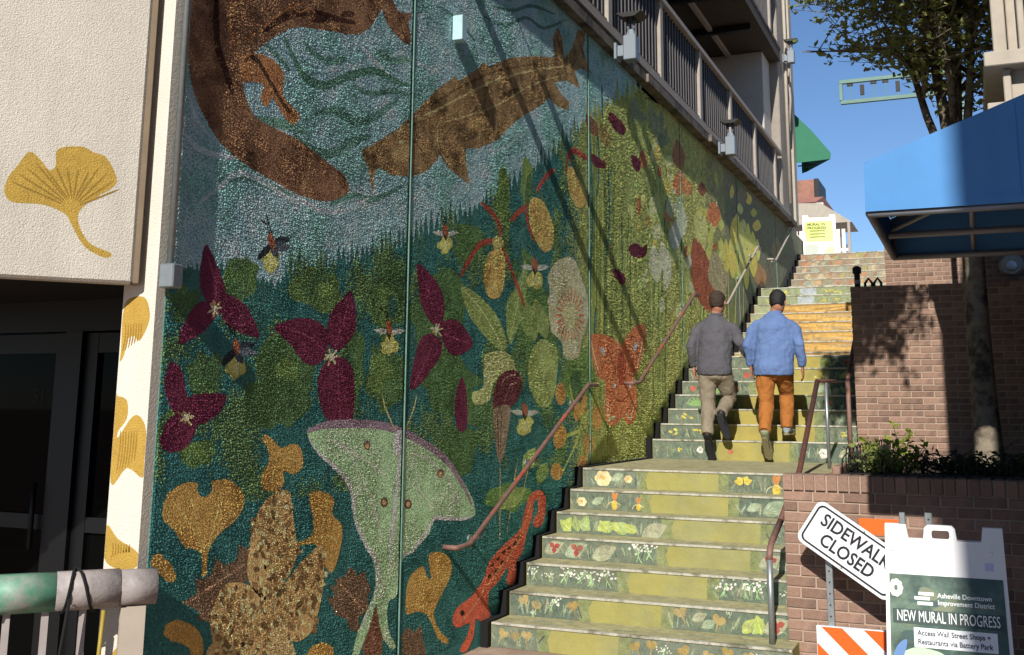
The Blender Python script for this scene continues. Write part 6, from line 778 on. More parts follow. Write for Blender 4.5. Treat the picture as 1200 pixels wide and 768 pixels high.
# ================================================================== BRICK WALLS
def brick_wall(label, x0, x1, yf, z0, ztop, pitch, course, m, rowlock=0, depth=.12, side=True):
    t = thing('brick_wall', label, 'brick wall', (x0, yf, z0))
    def P(x, y, z): return (x-x0, y-yf, z-z0)
    zt = ztop-rowlock
    b = MB().box(.004, x1-x0-.004, .007, depth, 0, ztop-z0-.004).build('mortar', MORT, t)
    j = .011
    L = pitch-j; H = course-j
    full = bevel(MB().box(0, L, 0, .05, 0, H).mesh('brick'), .003)
    fulls = [full]
    r = 0; z = zt-course
    while z > z0-course*.5:
        x = x0 - (pitch*.5 if r % 2 else 0)
        while x < x1-.02:
            a, e = max(x, x0), min(x+L, x1)
            if e-a > .03:
                if abs(e-a-L) < 1e-4: me = full
                else: me = bevel(MB().box(0, e-a, 0, .05, 0, H).mesh('brick'), .003)
                o = obj('brick', me, m, t); o.location = P(a+random.uniform(-.0015, .0015), yf+random.uniform(-.003, .003), z+random.uniform(-.0015, .0015)+j/2); o.rotation_euler = (random.uniform(-.012, .012), random.uniform(-.006, .006), random.uniform(-.012, .012))
            x += pitch
        r += 1; z -= course
    if rowlock:
        w = .0735; me = bevel(MB().box(0, w-j, -.012, depth+.09, 0, rowlock-.004).mesh('brick'), .003)
        x = x0
        while x < x1-w:
            o = obj('brick', me, m, t); o.location = P(x+random.uniform(-.002, .002), yf, zt+.004+random.uniform(-.002, .002)); x += w
    return t
brick_wall('low red brick planter wall with an upright brick cap beside the bottom steps', 2.12, 4.25, 7.65, .002, 1.25, .2, .0695, BRK, rowlock=.108)
brick_wall('tall brown brick wall behind the planter, half lit and half in shade', 2.235, 4.40, 11.5, 1.16, 2.95, .216, .0628, BRK2)
brick_wall('far dark brick wall beside the top flight of steps', 2.272, 4.9, 16.0, 2.91, 4.0, .216, .0632, BRK2)
# paving and soil of the planter terrace
MB().box(2.195, 2.42, 7.79, 11.49, .002, 1.165).build('landing_paving', mat('brick_paving', '8f6a58', rough=.9, var=.25, vscale=9, bump=.004, bscale=30, col2='7a6150', mixscale=4), kind='structure')
MB().box(2.123, 2.186, 7.80, 11.49, .002, 1.15).build('landing_paving', BRK, kind='structure')
MB().box(2.48, 6, 7.79, 11.49, .0025, 1.19).build('planter_soil', SOIL, kind='structure')
bbox('planter_curb', BRK, None, 2.422, 2.478, 7.86, 11.48, .003, 1.30, .008)['kind'] = 'structure'
# ------------------------------------------------------------------ hoop edging fence
def hoop_fence(label, p0, p1, n, h):
    t = thing('hoop_fence', label, 'garden fence', p0, 0, 'black hoop edging fences in the planter')
    v = Vector(p1)-Vector(p0); L = v.length; d = v.normalized(); w = L/n
    for k in range(n):
        c = d*(w*(k+.5)); pts = []
        for a in range(9):
            an = math.pi*a/8; pts.append(c - d*(w*.62*math.cos(an)) + Vector((0, 0, h*.62+h*.38*math.sin(an))))
        pts = [pts[0]-Vector((0, 0, h*.62))]+pts+[pts[-1]-Vector((0, 0, h*.62))]
        MB().tube(pts, .0045, 6).build('hoop', DARKM, t, smooth=True)
        MB().tube([c, c+Vector((0, 0, h*.78))], .0035, 5).build('picket', DARKM, t)
    MB().tube([Vector((0, 0, h*.3)), d*L+Vector((0, 0, h*.3))], .005, 5).build('wire', DARKM, t)
hoop_fence('black wire hoop edging fence along the cap of the low planter wall', (2.5, 7.93, 1.19), (4.2, 7.93, 1.19), 13, .21)
hoop_fence('black wire hoop edging fence running back beside the paved landing', (2.51, 7.98, 1.19), (2.56, 11.3, 1.19), 16, .24)
# ------------------------------------------------------------------ planter plants
def leaf_quads(mb, c, n, spread, size, upw=.3):
    for k in range(n):
        p = Vector((c[0]+random.gauss(0, spread[0]), c[1]+random.gauss(0, spread[1]), c[2]+abs(random.gauss(0, spread[2]))))
        leaf_one(mb, p, random.uniform(.6, 1.2)*size)
def leaf_one(mb, p, s):
    a = Euler((random.uniform(-1.1, 1.1), random.uniform(-1.1, 1.1), random.uniform(0, 6.28))).to_matrix()
    b = len(mb.v)
    for u, v, w in ((0, -.5, 0), (.28, -.05, .06), (0, .5, -.04), (-.28, -.05, .06)): mb.v.append(tuple(p + a @ Vector((u*s, v*s, w*s))))
    mb.f += [(b, b+1, b+2), (b, b+2, b+3)]
def plant(name, label, c, n, spread, size, m, stems=6, cat='plant', group=None):
    t = thing(name, label, cat, c, 0, group)
    f = MB(); s = MB()
    for k in range(stems):
        e = Vector((random.gauss(0, spread[0]), random.gauss(0, spread[1]), spread[2]*random.uniform(1, 2.2)))
        s.tube([Vector((e.x*.1, e.y*.1, 0)), e*.55, e], [.005, .004, .002], 5)
        for q in range(n//stems): leaf_one(f, e*random.uniform(.25, 1.02)+Vector((random.gauss(0, .03), random.gauss(0, .03), random.gauss(0, .03))), size*random.uniform(.7, 1.3))
    s.build('stems', LEAFD, t); f.build('leaves', m, t)
    return t
plant('planter_shrub', 'bright yellow green leafy plant in the sunny corner of the planter', (2.83, 8.35, 1.19), 260, (.13, .12, .13), .055, LEAFY, 14)
plant('planter_shrub', 'leafy green plant with upright stems at the sunlit wall cap corner', (2.72, 8.15, 1.19), 320, (.10, .08, .12), .05, LEAF, 14)
plant('planter_shrub', 'low dark weedy plant against the hoop fence at the paved landing', (2.62, 8.6, 1.19), 260, (.06, .3, .10), .04, LEAFD, 16)
plant('planter_shrub', 'tall thin weed with small leaves in front of the brown brick wall', (2.72, 10.6, 1.19), 90, (.09, .09, .20), .05, LEAFY, 5)
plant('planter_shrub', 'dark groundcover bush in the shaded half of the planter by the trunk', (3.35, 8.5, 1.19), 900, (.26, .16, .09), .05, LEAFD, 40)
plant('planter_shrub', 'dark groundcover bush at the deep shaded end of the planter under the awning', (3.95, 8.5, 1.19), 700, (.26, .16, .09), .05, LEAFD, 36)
# ================================================================== HANDRAILS ON THE MURAL
def wall_rail(label, pts, m=RAILM):
    o = pts[0]; t = thing('wall_handrail', label, 'handrail', (.105, o[0], o[1]))
    P = [Vector((0, a-o[0], b-o[1])) for a, b in pts]
    P = [P[0]+Vector((-.103, 0, 0)), P[0]+Vector((-.012, 0, 0)), P[0]+(P[1]-P[0])*.1]+P[1:-1]+[P[-1]+(P[-2]-P[-1])*.1, P[-1]+Vector((-.012, 0, 0)), P[-1]+Vector((-.103, 0, 0))]
    MB().tube(P, .018, 10).build('rail', m, t, smooth=True)
    for f in (.08, .5, .92):
        a = Vector((0, pts[1][0]+(pts[-2][0]-pts[1][0])*f-o[0], pts[1][1]+(pts[-2][1]-pts[1][1])*f-o[1]))
        MB().tube([a+Vector((0, 0, -.02)), a+Vector((-.01, 0, -.07)), a+Vector((-.100, 0, -.08))], .008, 6).build('bracket', GALV, t, smooth=True)
        MB().tube([a+Vector((-.1035, 0, -.08)), a+Vector((-.094, 0, -.08))], .03, 10).build('bracket_plate', GALV, t)
wall_rail('pinkish brown wall handrail rising beside the bottom flight over the red newt', [(6.72, .75), (6.92, .755), (9.40, 1.90), (9.66, 1.90)])
wall_rail('brown wall handrail rising beside the flight the two men climb', [(10.82, 1.95), (11.02, 1.96), (13.55, 3.16), (13.8, 3.16)])
wall_rail('pale wall handrail rising past the yellow flowers of the mural', [(15.3, 3.19), (15.5, 3.20), (18.06, 4.41), (18.35, 4.41)], STUCT)
wall_rail('thin wall handrail of the top flight at the far end of the mural', [(19.5, 4.39), (19.8, 4.40), (22.2, 5.46), (22.45, 5.46)], STUCT)
# ------------------------------------------------------------------ free standing rails on the right of the stairs
def pipe(name, pts, r, m, t): return MB().tube(pts, r, 10).build(name, m, t, smooth=True)
t = thing('stair_handrail', 'rusty brown stair handrail with a bare grey bottom post by the low brick wall', 'handrail', (2.04, 7.5, 0))
pipe('post', [(0, 0, .166), (0, 0, .70)], .021, GALV, t); pipe('rail', [(0, 0, .70), (-.002, .04, .76), (-.004, .12, .80), (-.005, .5, .90)], .022, RAILM, t); pipe('rail', [(-.005, .5, .90), (-.01, 1.5, 1.205), (-.01, 2.76, 1.95)], .023, RAILD, t); pipe('rail', [(-.01, 2.76, 1.95), (.06, 3.1, 1.96), (.10, 3.3, 1.96)], .017, RAILD, t); pipe('post', [(.04, 2.95, 1.158), (.04, 2.95, 1.94)], .016, GALV, t)
t = thing('stair_handrail', 'second flight handrail with a reddish post against the brown brick wall', 'handrail', (2.17, 11.45, 1.155))
pipe('post', [(0, 0, .003), (0, 0, .83)], .022, RAILM, t); pipe('rail', [(0, 0, .83), (.0, .10, .9), (.0, 2.2, 1.95)], .022, RAILD, t)
# ================================================================== FLOOD LIGHTS ON THE LEDGE
def flood(loc, label):
    t = thing('ledge_lamp', label, 'lamp', loc, 0, 'grey box lamps along the balcony ledge')
    bbox('wall_plate', GREYM, t, -.10, -.07, -.075, .075, -.03, .15, .006)
    bbox('bracket_arm', GREYM, t, -.0685, .0, -.05, .05, -.0, .12, .005)
    bbox('lamp_body', GREYM, t, .0015, .14, -.07, .07, -.05, .22, .008)
    n = MB(); n.tube([(.07, 0, .2215), (.07, 0, .29)], [.06, .035], 8); n.build('neck', GREYM, t)
    for s in (-.03, .03): MB().tube([(.07+s, 0, .291), (.07+s*1.2, 0, .40)], .016, 8).build('stem', GREYM, t, smooth=True)
    c = MB(); c.prism([(-.06, 0), (.22, 0), (.14, .05), (.02, .05)], lambda u, v, d: (u, d, .402-.0+(.05-v)), -.12, .12); c.build('lamp_cap', DARKM, t, fix=True)
flood((.19, 10.36, 5.33), 'grey box lamp with dark cap on the ledge above the sturgeon tail')
flood((.267, 14.95, 5.33), 'grey box lamp with dark cap on the ledge above the yellow flowers')
def arm(y, z, x0, x1, h, label):  # unseen bare bars, shaped to throw long shadow streaks over the mural
    t = thing('shadow_arm', label, 'lamp', (.0, y, z), 0, 'steel arms added above the sturgeon to cast shadow streaks')
    bbox('arm_bar', GREYM, t, x0, x1, -.045, .045, -h/2, h/2, .004); bbox('wall_plate', GREYM, t, .0925, .10, -.06, .06, -.09, .09, .002) if x0 < .12 else bbox('arm_stay', GREYM, t, .0925, x0-.001, -.008, .008, -.008, .008, .002)
arm(6.22, 5.445, .101, .62, .085, 'long steel arm added on the ledge above the sturgeon head to cast a shadow streak')
arm(7.13, 5.455, .16, .55, .085, 'shorter steel arm added on the ledge above the sturgeon back to cast a shadow streak')
t0 = flood((.14, 22.0, 8.9), 'grey box lamp with dark cap high on the end pillar')
# ================================================================== LEFT FOREGROUND RAILING
t = thing('entrance_railing', 'fat worn pipe railing with green paint and black cable ties by the door', 'railing', (.07, 3.81, 0))
PIPEM = mat('worn_pipe', '8f8784', rough=.55, var=.35, vscale=10, col2='6e6664', mixscale=5, mixlo=.55, mixhi=.65, bump=.002)
PIPEG = mat('green_pipe', '54876e', rough=.5, var=.3, vscale=9, col2='8f8c86', mixscale=5, mixlo=.46, mixhi=.62)
def rp(s, z, o=0): q = -PD*s + PN*o; return Vector((q.x, q.y, z))
zc, rr = .91, .077
pipe('pipe_end', [rp(-.02, zc), rp(.13, zc)], rr*.98, PIPEM, t); pipe('pipe', [rp(.131, zc), rp(.38, zc)], rr*1.04, PIPEM, t)
pipe('pipe_green', [rp(.381, zc), rp(.66, zc)], rr*1.04, PIPEG, t); pipe('pipe', [rp(.661, zc), rp(2.6, zc)], rr*1.04, PIPEM, t)
for k in range(15):
    s = .255+.145*k
    me = MB().prism([(s, .002), (s+.028, .002), (s+.028, .835), (s, .835)], lambda u, v, d: rp(u, v, d), -.012, .012).mesh('baluster', fix=True); obj('baluster', me, mat('flat_bar', '9a928f', rough=.5, var=.15) if k == 0 else bpy.data.materials['flat_bar'], t)
obj('end_post', MB().prism([(.02, .002), (.12, .002), (.12, .835), (.02, .835)], lambda u, v, d: rp(u, v, d), -.03, .03).mesh('end_post', fix=True), mat('beige_post', 'a59a8c', var=.1), t)
def tie(s0, s1):
    pts = []
    for k in range(13):
        a = -2.3+4.4*k/12; pts.append(rp(s0+(s1-s0)*k/12, zc+(rr*1.04+.006)*math.sin(a+.4), (rr*1.04+.006)*math.cos(a+.4)))
    MB().tube(pts, .006, 6).build('cable_tie', BLACK, t, smooth=True)
tie(.22, .32); tie(.36, .30); tie(.58, .72)
MB().tube([rp(.33, zc-.02, .1), rp(.36, .6, .105), rp(.40, .3, .08)], .007, 6).build('cable', BLACK, t, smooth=True)
MB().tube([rp(.19, .83, .045), rp(.20, .6, .05), rp(.21, .1, .05)], .009, 6).build('yellow_strap', mat('yellow_strap', '94802c', rough=.5), t, smooth=True)
# ================================================================== SIDEWALK CLOSED SIGN, BARRICADE, A-FRAME
sg = thing('sidewalk_closed_sign', 'tilted white sidewalk closed sign leaning on a grey slotted post', 'sign', (2.49, 7.385, 0))
ca, sa = math.cos(R(-33.5)), math.sin(R(-33.5))
SX, SZ = 2.59-2.49, .806
def sf(u, v, d): return (SX+u*ca-v*sa, -d, SZ+u*sa+v*ca)
def rrect(w, h, r, n=5):
    o = []
    for cx, cy, a0 in ((w/2-r, h/2-r, 0), (-w/2+r, h/2-r, 90), (-w/2+r, -h/2+r, 180), (w/2-r, -h/2+r, 270)):
        for k in range(n+1): a = R(a0+90*k/n); o.append((cx+r*math.cos(a), cy+r*math.sin(a)))
    return o
pl = MB().prism(rrect(.66, .305, .05), sf, 0, .004).build('sign_plate', SIGNW, sg, fix=True)
bo, bi = rrect(.622, .267, .04), rrect(.598, .243, .031)
bm_ = MB(); n = len(bo); bm_.v = [sf(u, v, .0052) for u, v in bo]+[sf(u, v, .0052) for u, v in bi]; bm_.f = [(k, (k+1) % n, n+(k+1) % n, n+k) for k in range(n)]
bm_.build('sign_border', SIGNK, pl, fix=True)
for tx, yy in (('SIDEWALK', .054), ('CLOSED', -.056)):
    obj('lettering', text_mesh(tx, .116, lambda x, y, yy=yy: sf(x-.012, y+yy, .0054), bold=.022, sx=.86), SIGNK, pl)
for u, v in ((.0, .138), (.0, -.138)): MB().tube([sf(u, v, .0045), sf(u, v, .009)], .006, 8).build('bolt', GALV, pl)
bc = thing('barricade', 'barricade with orange and white striped boards on slotted steel posts', 'barricade', (2.43, 7.43, 0))
for x in (0, .62):
    bbox('post', GALV, bc, x-.022, x+.022, .006, .03, .002, 1.05, .003)
    for k in range(14): MB().tube([(x, .0055, .1+.07*k), (x, .004, .1+.07*k)], .006, 6).build('bolt_hole', SIGNK, bc)
def board(z0, z1, name):
    b = bbox(name, SIGNW, bc, -.09, .75, -.03, .003, z0, z1, .002)
    k = -2
    while k < 6:
        x = -.09+.03+k*.26; q = [(x, z1-.004), (x+.13, z1-.004), (x+.13+(z1-z0), z0+.004), (x+(z1-z0), z0+.004)]
        me = paint_mesh('stripe', [('p', 'dd5a18', q, 0)], lambda u, v, d: (u, -.03-d, v), .0012, clip=[((-.087, 0, 0), (-1, 0, 0)), ((.747, 0, 0), (1, 0, 0))])
        if len(me.polygons): obj('stripe', face_to(me, (0, -1, 0)), PRINT, b)
        k += 1
board(.12, .325, 'striped_board')
ob = bbox('upper_board', ORANGE, bc, .20, .44, -.004, .003, .90, 1.0, .002)
bbox('orange_tab', ORANGE, bc, -.03, .04, -.005, .003, .76, .80, .002)
# ---- A-frame with the mural poster
POST = mat('poster_base', '30493f', rough=.35, var=.5, vscale=9, col2='566a58', mixscale=5)
def aframe(label, loc, rz, w, h, tilt, full):
    t = thing('a_frame_sign', label, 'sandwich board', loc, rz)
    tt = R(tilt); hy = h*math.sin(tt)
    def F(u, v, d): return (u, -(hy*(1-v/h))-d*math.cos(tt), v*math.cos(tt)-d*math.sin(tt)*0)
    def Bk(u, v, d): return (u, hy*(1-v/h)+d*math.cos(tt), v*math.cos(tt))
    o = [(-w/2, .002), (w/2, .002), (w/2-.02, h), (w/2-.115, h), (w/2-.125, h-.075), (.068, h-.075), (.060, h-.015), (.045, h), (-.075, h), (-.092, h-.015), (-.098, h-.075), (-w/2+.135, h-.075), (-w/2+.125, h), (-w/2+.02, h)] if full else [(-w/2, .002), (w/2, .002), (w/2, h), (w/2-.12, h), (w/2-.13, h-.06), (-w/2+.13, h-.06), (-w/2+.12, h), (-w/2, h)]
    fp = MB().prism(o, F, 0, .022).build('front_panel', WHITE, t, fix=True)
    bp = MB().prism(o, Bk, .01, .03).build('rear_panel', WHITE, t, fix=True)
    return t, F, fp
t, F, fp = aframe('white plastic sandwich board announcing a new mural in progress', (3.170, 6.33, 0), 0, .62, 1.10, 11, True)
def q4(F, u0, u1, v0, v1, d, m, name, par):
    me = bpy.data.meshes.new(name); me.from_pydata([F(u0, v0, d), F(u1, v0, d), F(u1, v1, d), F(u0, v1, d)], [], [(0, 1, 2, 3)]); return obj(name, me, m, par)
# handle: dark slot
MB().prism(rrect(.088, .042, .012), lambda u, v, d: F(u-.012, v+1.055, d), .019, .0232).build('handle_slot', mat('slot_shadow', '4a3a33', var=.2), fp, fix=True)
bbox('hinge_clip', GALV, t, -.215, -.185, -.02, .01, 1.06, 1.14, .003)
for u in (-.245, .215): q4(F, u-.02, u+.022, .885, .925, .0232, mat('lilac_patch', 'b5b5d8', rough=.4) if u < 0 else bpy.data.materials['lilac_patch'], 'corner_patch', fp)
for u in (-.26, .225): MB().tube([F(u, .97, .0225), F(u, .97, .03)], .009, 8).build('rivet', WHITE, fp)
po = MB().prism([(-.288, .02), (.29, .02), (.276, .845), (-.276, .845)], F, .0222, .0242).build('poster', POST, fp, fix=True)
sh = []
for k in range(26): sh.append(('p', random.choice(['5e6a4e', '34504a', '4a6152', '6a7258', '2b4644']), ell(random.uniform(-.23, .22), random.uniform(.05, .8), random.uniform(.02, .07), random.uniform(.008, .03), 8, random.uniform(-40, 40)), 1))
sh.append(('p', 'a9c7a4', [(-.24, .44), (-.17, .485), (-.1, .485), (-.02, .46), (.0, .38), (-.06, .26), (-.16, .18), (-.2, .28), (-.23, .36)], 1))
for k in range(9): sh.append(('s', '86ab84', [(-.2+.012*k, .26+.02*k), (-.06+.004*k, .29+.021*k)], .006))
sh.append(('p', '5377a8', [(-.27, .44), (-.24, .5), (-.2, .52), (-.22, .44), (-.27, .36)], 1)); sh.append(('p', '6a86b4', [(-.27, .28), (-.2, .24), (-.17, .1), (-.27, .08)], 1))
for k in range(9): a = k*.7; sh.append(('p', 'd5d8d0', ell(-.245+.022*math.cos(a), .775+.03*math.sin(a), .014, .016, 7), 1))
sh.append(('p', 'b8443c', [(-.065, .40), (-.045, .425), (-.025, .41), (-.03, .39), (-.055, .375)], 1))
for k in range(5): sh.append(('p', 'a8ad92', lf(.06, .44, .06+.055*math.cos(.3+.6*k), .44+.03*math.sin(.3+.6*k)*(1 if k % 2 else -1), .009), 1))
ring = [('s', 'c9d4cc', [(.02+.155*math.cos(R(a)), .265+.155*math.sin(R(a))) for a in range(-20, 221, 20)], .034)]
bars = [('p', 'dfe5e2', [(-.135+o, z), (-.06+o, z), (-.06+o, z+.016), (-.135+o, z+.016)], 0) for o, z in ((0, .745), (-.02, .722), (-.006, .697))]
box1 = [('p', '243a36', [(-.265, .60), (.268, .60), (.268, .672), (-.265, .672)], 0), ('p', 'd9dde2', [(-.165, .49), (.232, .49), (.232, .585), (-.165, .585)], 0)]
art = paint_mesh('poster_art', sh+ring+bars+box1, F, .0246, step=1.5e-5, wrap=200, clip=None); obj('poster_art', face_to(art, (0, -1, 0)), PRINT, po)
PW = mat('print_white', 'e4e8e6', rough=.45, var=0); PK = mat('print_dark', '2a3038', rough=.45, var=0)
obj('lettering', text_mesh('NEW MURAL IN PROGRESS', .078, lambda x, y: F(x+.002, y+.637, .0285), bold=.0, sx=.525), PW, po)
for s_, z in (('Access Wall Street Shops +', .560), ('Restaurants via Battery Park', .517)): obj('lettering', text_mesh(s_, .036, lambda x, y, z=z: F(x-.148, y+z, .0285), 'LEFT', .02, sx=.86), PK, po)
for s_, z in (('Asheville Downtown', .748), ('Improvement District', .713)): obj('lettering', text_mesh(s_, .034, lambda x, y, z=z: F(x-.042, y+z, .0285), 'LEFT', .012, sx=.9), PW, po)
# ---- far A-frame at the top of the stairs
t, F2, fp = aframe('white sandwich board with a yellow green poster at the top of the stairs', (.36, 24.1, 4.956), R(8), .70, 1.02, 9, False)
sh = [('p', 'bcc058', [(-.29, .40), (.29, .40), (.29, .88), (-.29, .88)], 0), ('p', 'a6b236', [(-.29, .55), (-.05, .5), (.0, .78), (-.29, .82)], 1), ('p', 'aeb6a6', [(-.29, .06), (.29, .06), (.29, .39), (-.29, .39)], 0), ('p', '8f988c', [(-.29, .1), (-.1, .1), (-.02, .3), (-.29, .33)], 1), ('p', 'd6dcd8', [(.0, .08), (.1, .08), (.08, .33), (.02, .3)], 1), ('p', '9cae7a', [(.1, .1), (.28, .12), (.28, .28), (.15, .24)], 1)]
obj('poster', face_to(paint_mesh('poster', sh, F2, .0235, step=2e-4), (0, -1, 0)), PRINT, fp)
for s_, z, c in (('MURAL IN', .80, 0), ('PROGRESS', .715, 0)): obj('lettering', text_mesh(s_, .085, lambda x, y, z=z: F2(x-.25, y+z, .026), 'LEFT', .03), mat('poster_olive', '5c6420', var=0) if z > .75 else bpy.data.materials['poster_olive'], fp)
for z in (.64, .57, .50): q4(F2, -.2, .12, z, z+.02, .026, bpy.data.materials['poster_olive'], 'text_line', fp)
# ================================================================== BLUE AWNING AND THE SHOP ON THE RIGHT
sb = thing('shop_building', 'pale trimmed shop building with an overhanging bay window beside the awning', 'building', (4.3, 3, 0))
def SB(name, m, x0, x1, y0, y1, z0, z1, par=None, w=.006): return bbox(name, m, par or sb, x0-4.3, x1-4.3, y0-3, y1-3, z0, z1, w)
SB('wall', mat('shop_brick', '7c6152', rough=.9, var=.2, bump=.004, bscale=30), 4.3, 9, 3, 11.4, .002, 9.5)
SB('bay_body', STUCT, 3.70, 4.297, 7.10, 8.5, 3.56, 7.4)
SB('bay_base', STUCT, 3.555, 4.296, 6.98, 8.6, 3.47, 3.548)
SB('sill', STUCT, 3.553, 4.295, 6.96, 8.62, 3.775, 3.868)
SB('window_trim', STUCT, 3.612, 3.69, 7.02, 7.098, 3.87, 7.3); SB('window_trim', STUCT, 3.76, 3.80, 7.03, 7.097, 3.87, 7.3)
SB('window_trim', STUCT, 3.655, 3.70, 7.04, 7.095, 3.55, 3.773)
SB('window_pane', GLASS, 3.80, 4.25, 7.085, 7.097, 3.95, 7.0)
aw = thing('blue_awning', 'blue canvas awning on a pipe frame, its side half lit by the sun', 'awning', (4.29, 5.3, 2.6))
def AWF(x, y, z): return (x-4.29, y-5.3, z-2.6)
prof = [(2.954, 2.62), (2.957, 2.853), (3.10, 2.912), (3.488, 3.052), (4.285, 3.34), (4.285, 2.62)]
ya, yb = 5.3, 6.93
for y, nm in ((ya, 'side_panel'), (yb, 'side_panel')):
    MB().prism(prof, lambda u, v, d, y=y: AWF(u, y+d, v), 0, .004).build(nm, BLUE, aw, fix=True)
def strip(a, b, name):
    m_ = MB(); dx, dz = b[0]-a[0], b[1]-a[1]; l = math.hypot(dx, dz); nx, nz = -dz/l*.004, dx/l*.004
    m_.v = [AWF(a[0], ya+.005, a[1]), AWF(b[0], ya+.005, b[1]), AWF(b[0], yb-.001, b[1]), AWF(a[0], yb-.001, a[1]), AWF(a[0]+nx, ya+.005, a[1]+nz), AWF(b[0]+nx, ya+.005, b[1]+nz), AWF(b[0]+nx, yb-.001, b[1]+nz), AWF(a[0]+nx, yb-.001, a[1]+nz)]
    m_.f = [(0, 1, 2, 3), (4, 5, 6, 7), (0, 1, 5, 4), (1, 2, 6, 5), (2, 3, 7, 6), (3, 0, 4, 7)]; m_.build(name, BLUE, aw, fix=True)
strip(prof[0], (2.957, 2.85), 'valance'); strip((2.958, 2.856), (4.284, 3.345), 'roof_canvas')
for x in (3.12, 3.62): MB().prism([(x, 2.622), (x+.012, 2.622), (x+.012, 2.9+(x-3.1)*.355), (x, 2.9+(x-3.1)*.355)], lambda u, v, d: AWF(u, ya-d, v), .0006, .003).build('seam', BLUE, aw, fix=True)
MB().prism([(2.952, 2.616), (4.28, 2.616), (4.28, 2.655), (2.952, 2.655)], lambda u, v, d: AWF(u, ya-d, v), .0008, .005).build('hem', BLUE, aw, fix=True)
FRM = mat('awning_frame', '7b7f86', rough=.5, var=.2, metal=.3)
def bar(a, b, r=.016): MB().tube([AWF(*a), AWF(*b)], r, 8).build('frame_tube', FRM, aw, smooth=True)
bar((2.968, ya+.03, 2.612), (2.968, yb-.03, 2.612), .022); bar((2.96, ya+.025, 2.606), (4.28, ya+.025, 2.606)); bar((2.96, yb-.03, 2.606), (4.28, yb-.03, 2.606), .018)
bar((3.0, 6.05, 2.612), (4.28, 6.05, 2.612), .018)
for x in (3.42, 3.95): bar((x, ya+.04, 2.64), (x, yb-.04, 2.64), .014)
bar((3.02, 6.05, 2.64), (3.45, 5.36, 2.70), .013)
for y in (ya+.03, yb-.04): bar((2.975, y, 2.63), (2.975, y, 2.83), .014); bar((2.975, y, 2.83), (4.27, y, 3.30), .014)
# ------------------------------------------------------------------ the block across the street, whose shade falls on the awning
ns = thing('street_building', 'tall brick street building standing behind the viewer', 'building', (4.70, -6, 0), R(12))
def NB(name, m, x0, x1, y0, y1, z0, z1): return bbox(name, m, ns, x0, x1, y0, y1, z0, z1, .01)
NB('wall', bpy.data.materials['shop_brick'], 0, 11, -6, 0, .002, 11.2); NB('cornice', STUCT, .05, 11.2, -.2, .1, 11.21, 11.5)
for i in range(4):
    for j in range(3): NB('window', GLASS, 1.0+2.5*i, 2.3+2.5*i, -.01, .02, 1.2+3.2*j, 3.0+3.2*j)
# ================================================================== TREE
random.seed(77)
tr = thing('street_tree', 'multi stemmed street tree with small olive leaves rising from the planter', 'tree', (3.44, 9.9, 1.19))
TB = Vector((3.44, 9.9, 1.19))
tm = MB()
tm.tube([Vector((0, 0, -.02)), (.0, 0, .08), (-.01, 0, .6), (-.02, 0, 1.2), (-.02, 0, 1.81), (-.06, 0, 2.3), (-.12, 0, 2.65)], [.15, .115, .098, .092, .088, .092, .10], 14)
tm.build('trunk', TRUNK, tr, smooth=True)
stems = [[(-.10, 0, 2.4), (-.16, 0, 2.95), (-.22, -.03, 3.5), (-.27, -.05, 4.2), (-.25, -.08, 5.2)],
         [(-.13, .02, 2.45), (-.32, .1, 3.1), (-.43, .15, 3.6), (-.50, .2, 4.3), (-.65, .2, 5.2)],
         [(-.08, .05, 2.45), (-.06, .1, 3.1), (-.02, .2, 3.8), (.03, .3, 4.6), (.1, .35, 5.3)],
         [(-.06, -.04, 2.45), (.04, -.1, 3.2), (.12, -.15, 4.0), (.22, -.2, 5.0), (.26, -.25, 5.3)],
         [(-.08, -.05, 2.5), (-.1, -.3, 3.3), (-.25, -.8, 4.3), (-.4, -1.4, 4.7), (-.5, -2.2, 5.0)]]
lm = MB()
for k, s in enumerate(stems):
    s = [Vector(p) for p in s]; n = len(s); r0 = .062 if k == 0 else .042
    MB().tube(s, [r0*(1-.75*i/(n-1)) for i in range(n)], 10).build('limb', TRUNK, tr, smooth=True)
bmn = MB(); lv = MB(); cnt = 0
def ztop(Y): return 1.67+.372*Y
def ok(p):
    X, Y, Z = p+TB
    if Z > (7.5 if Y < 8.3 else 6.5): return False
    if Y < 8.3: return Z > ztop(Y)+.25 and X > 2.46+max(0, (5.6-Z)*.1)
    x_ = 3.4+(X-3.4)*9.9/Y; zz = 1.67+(Z-1.67)*9.9/Y                 # as seen at the trunk's distance
    zb = 5.15-.3*(x_-1.9)/.3 if x_ < 2.2 else 4.83-.06*(x_-2.2)/.3 if x_ < 2.85 else 4.7-.6*min(1, (x_-2.85)/.35)
    return zz > zb and x_ > 1.95 and X < 4.15
def seg_pts(s, t):
    f = t*(len(s)-1); i = min(int(f), len(s)-2); return Vector(s[i]).lerp(Vector(s[i+1]), f-i)
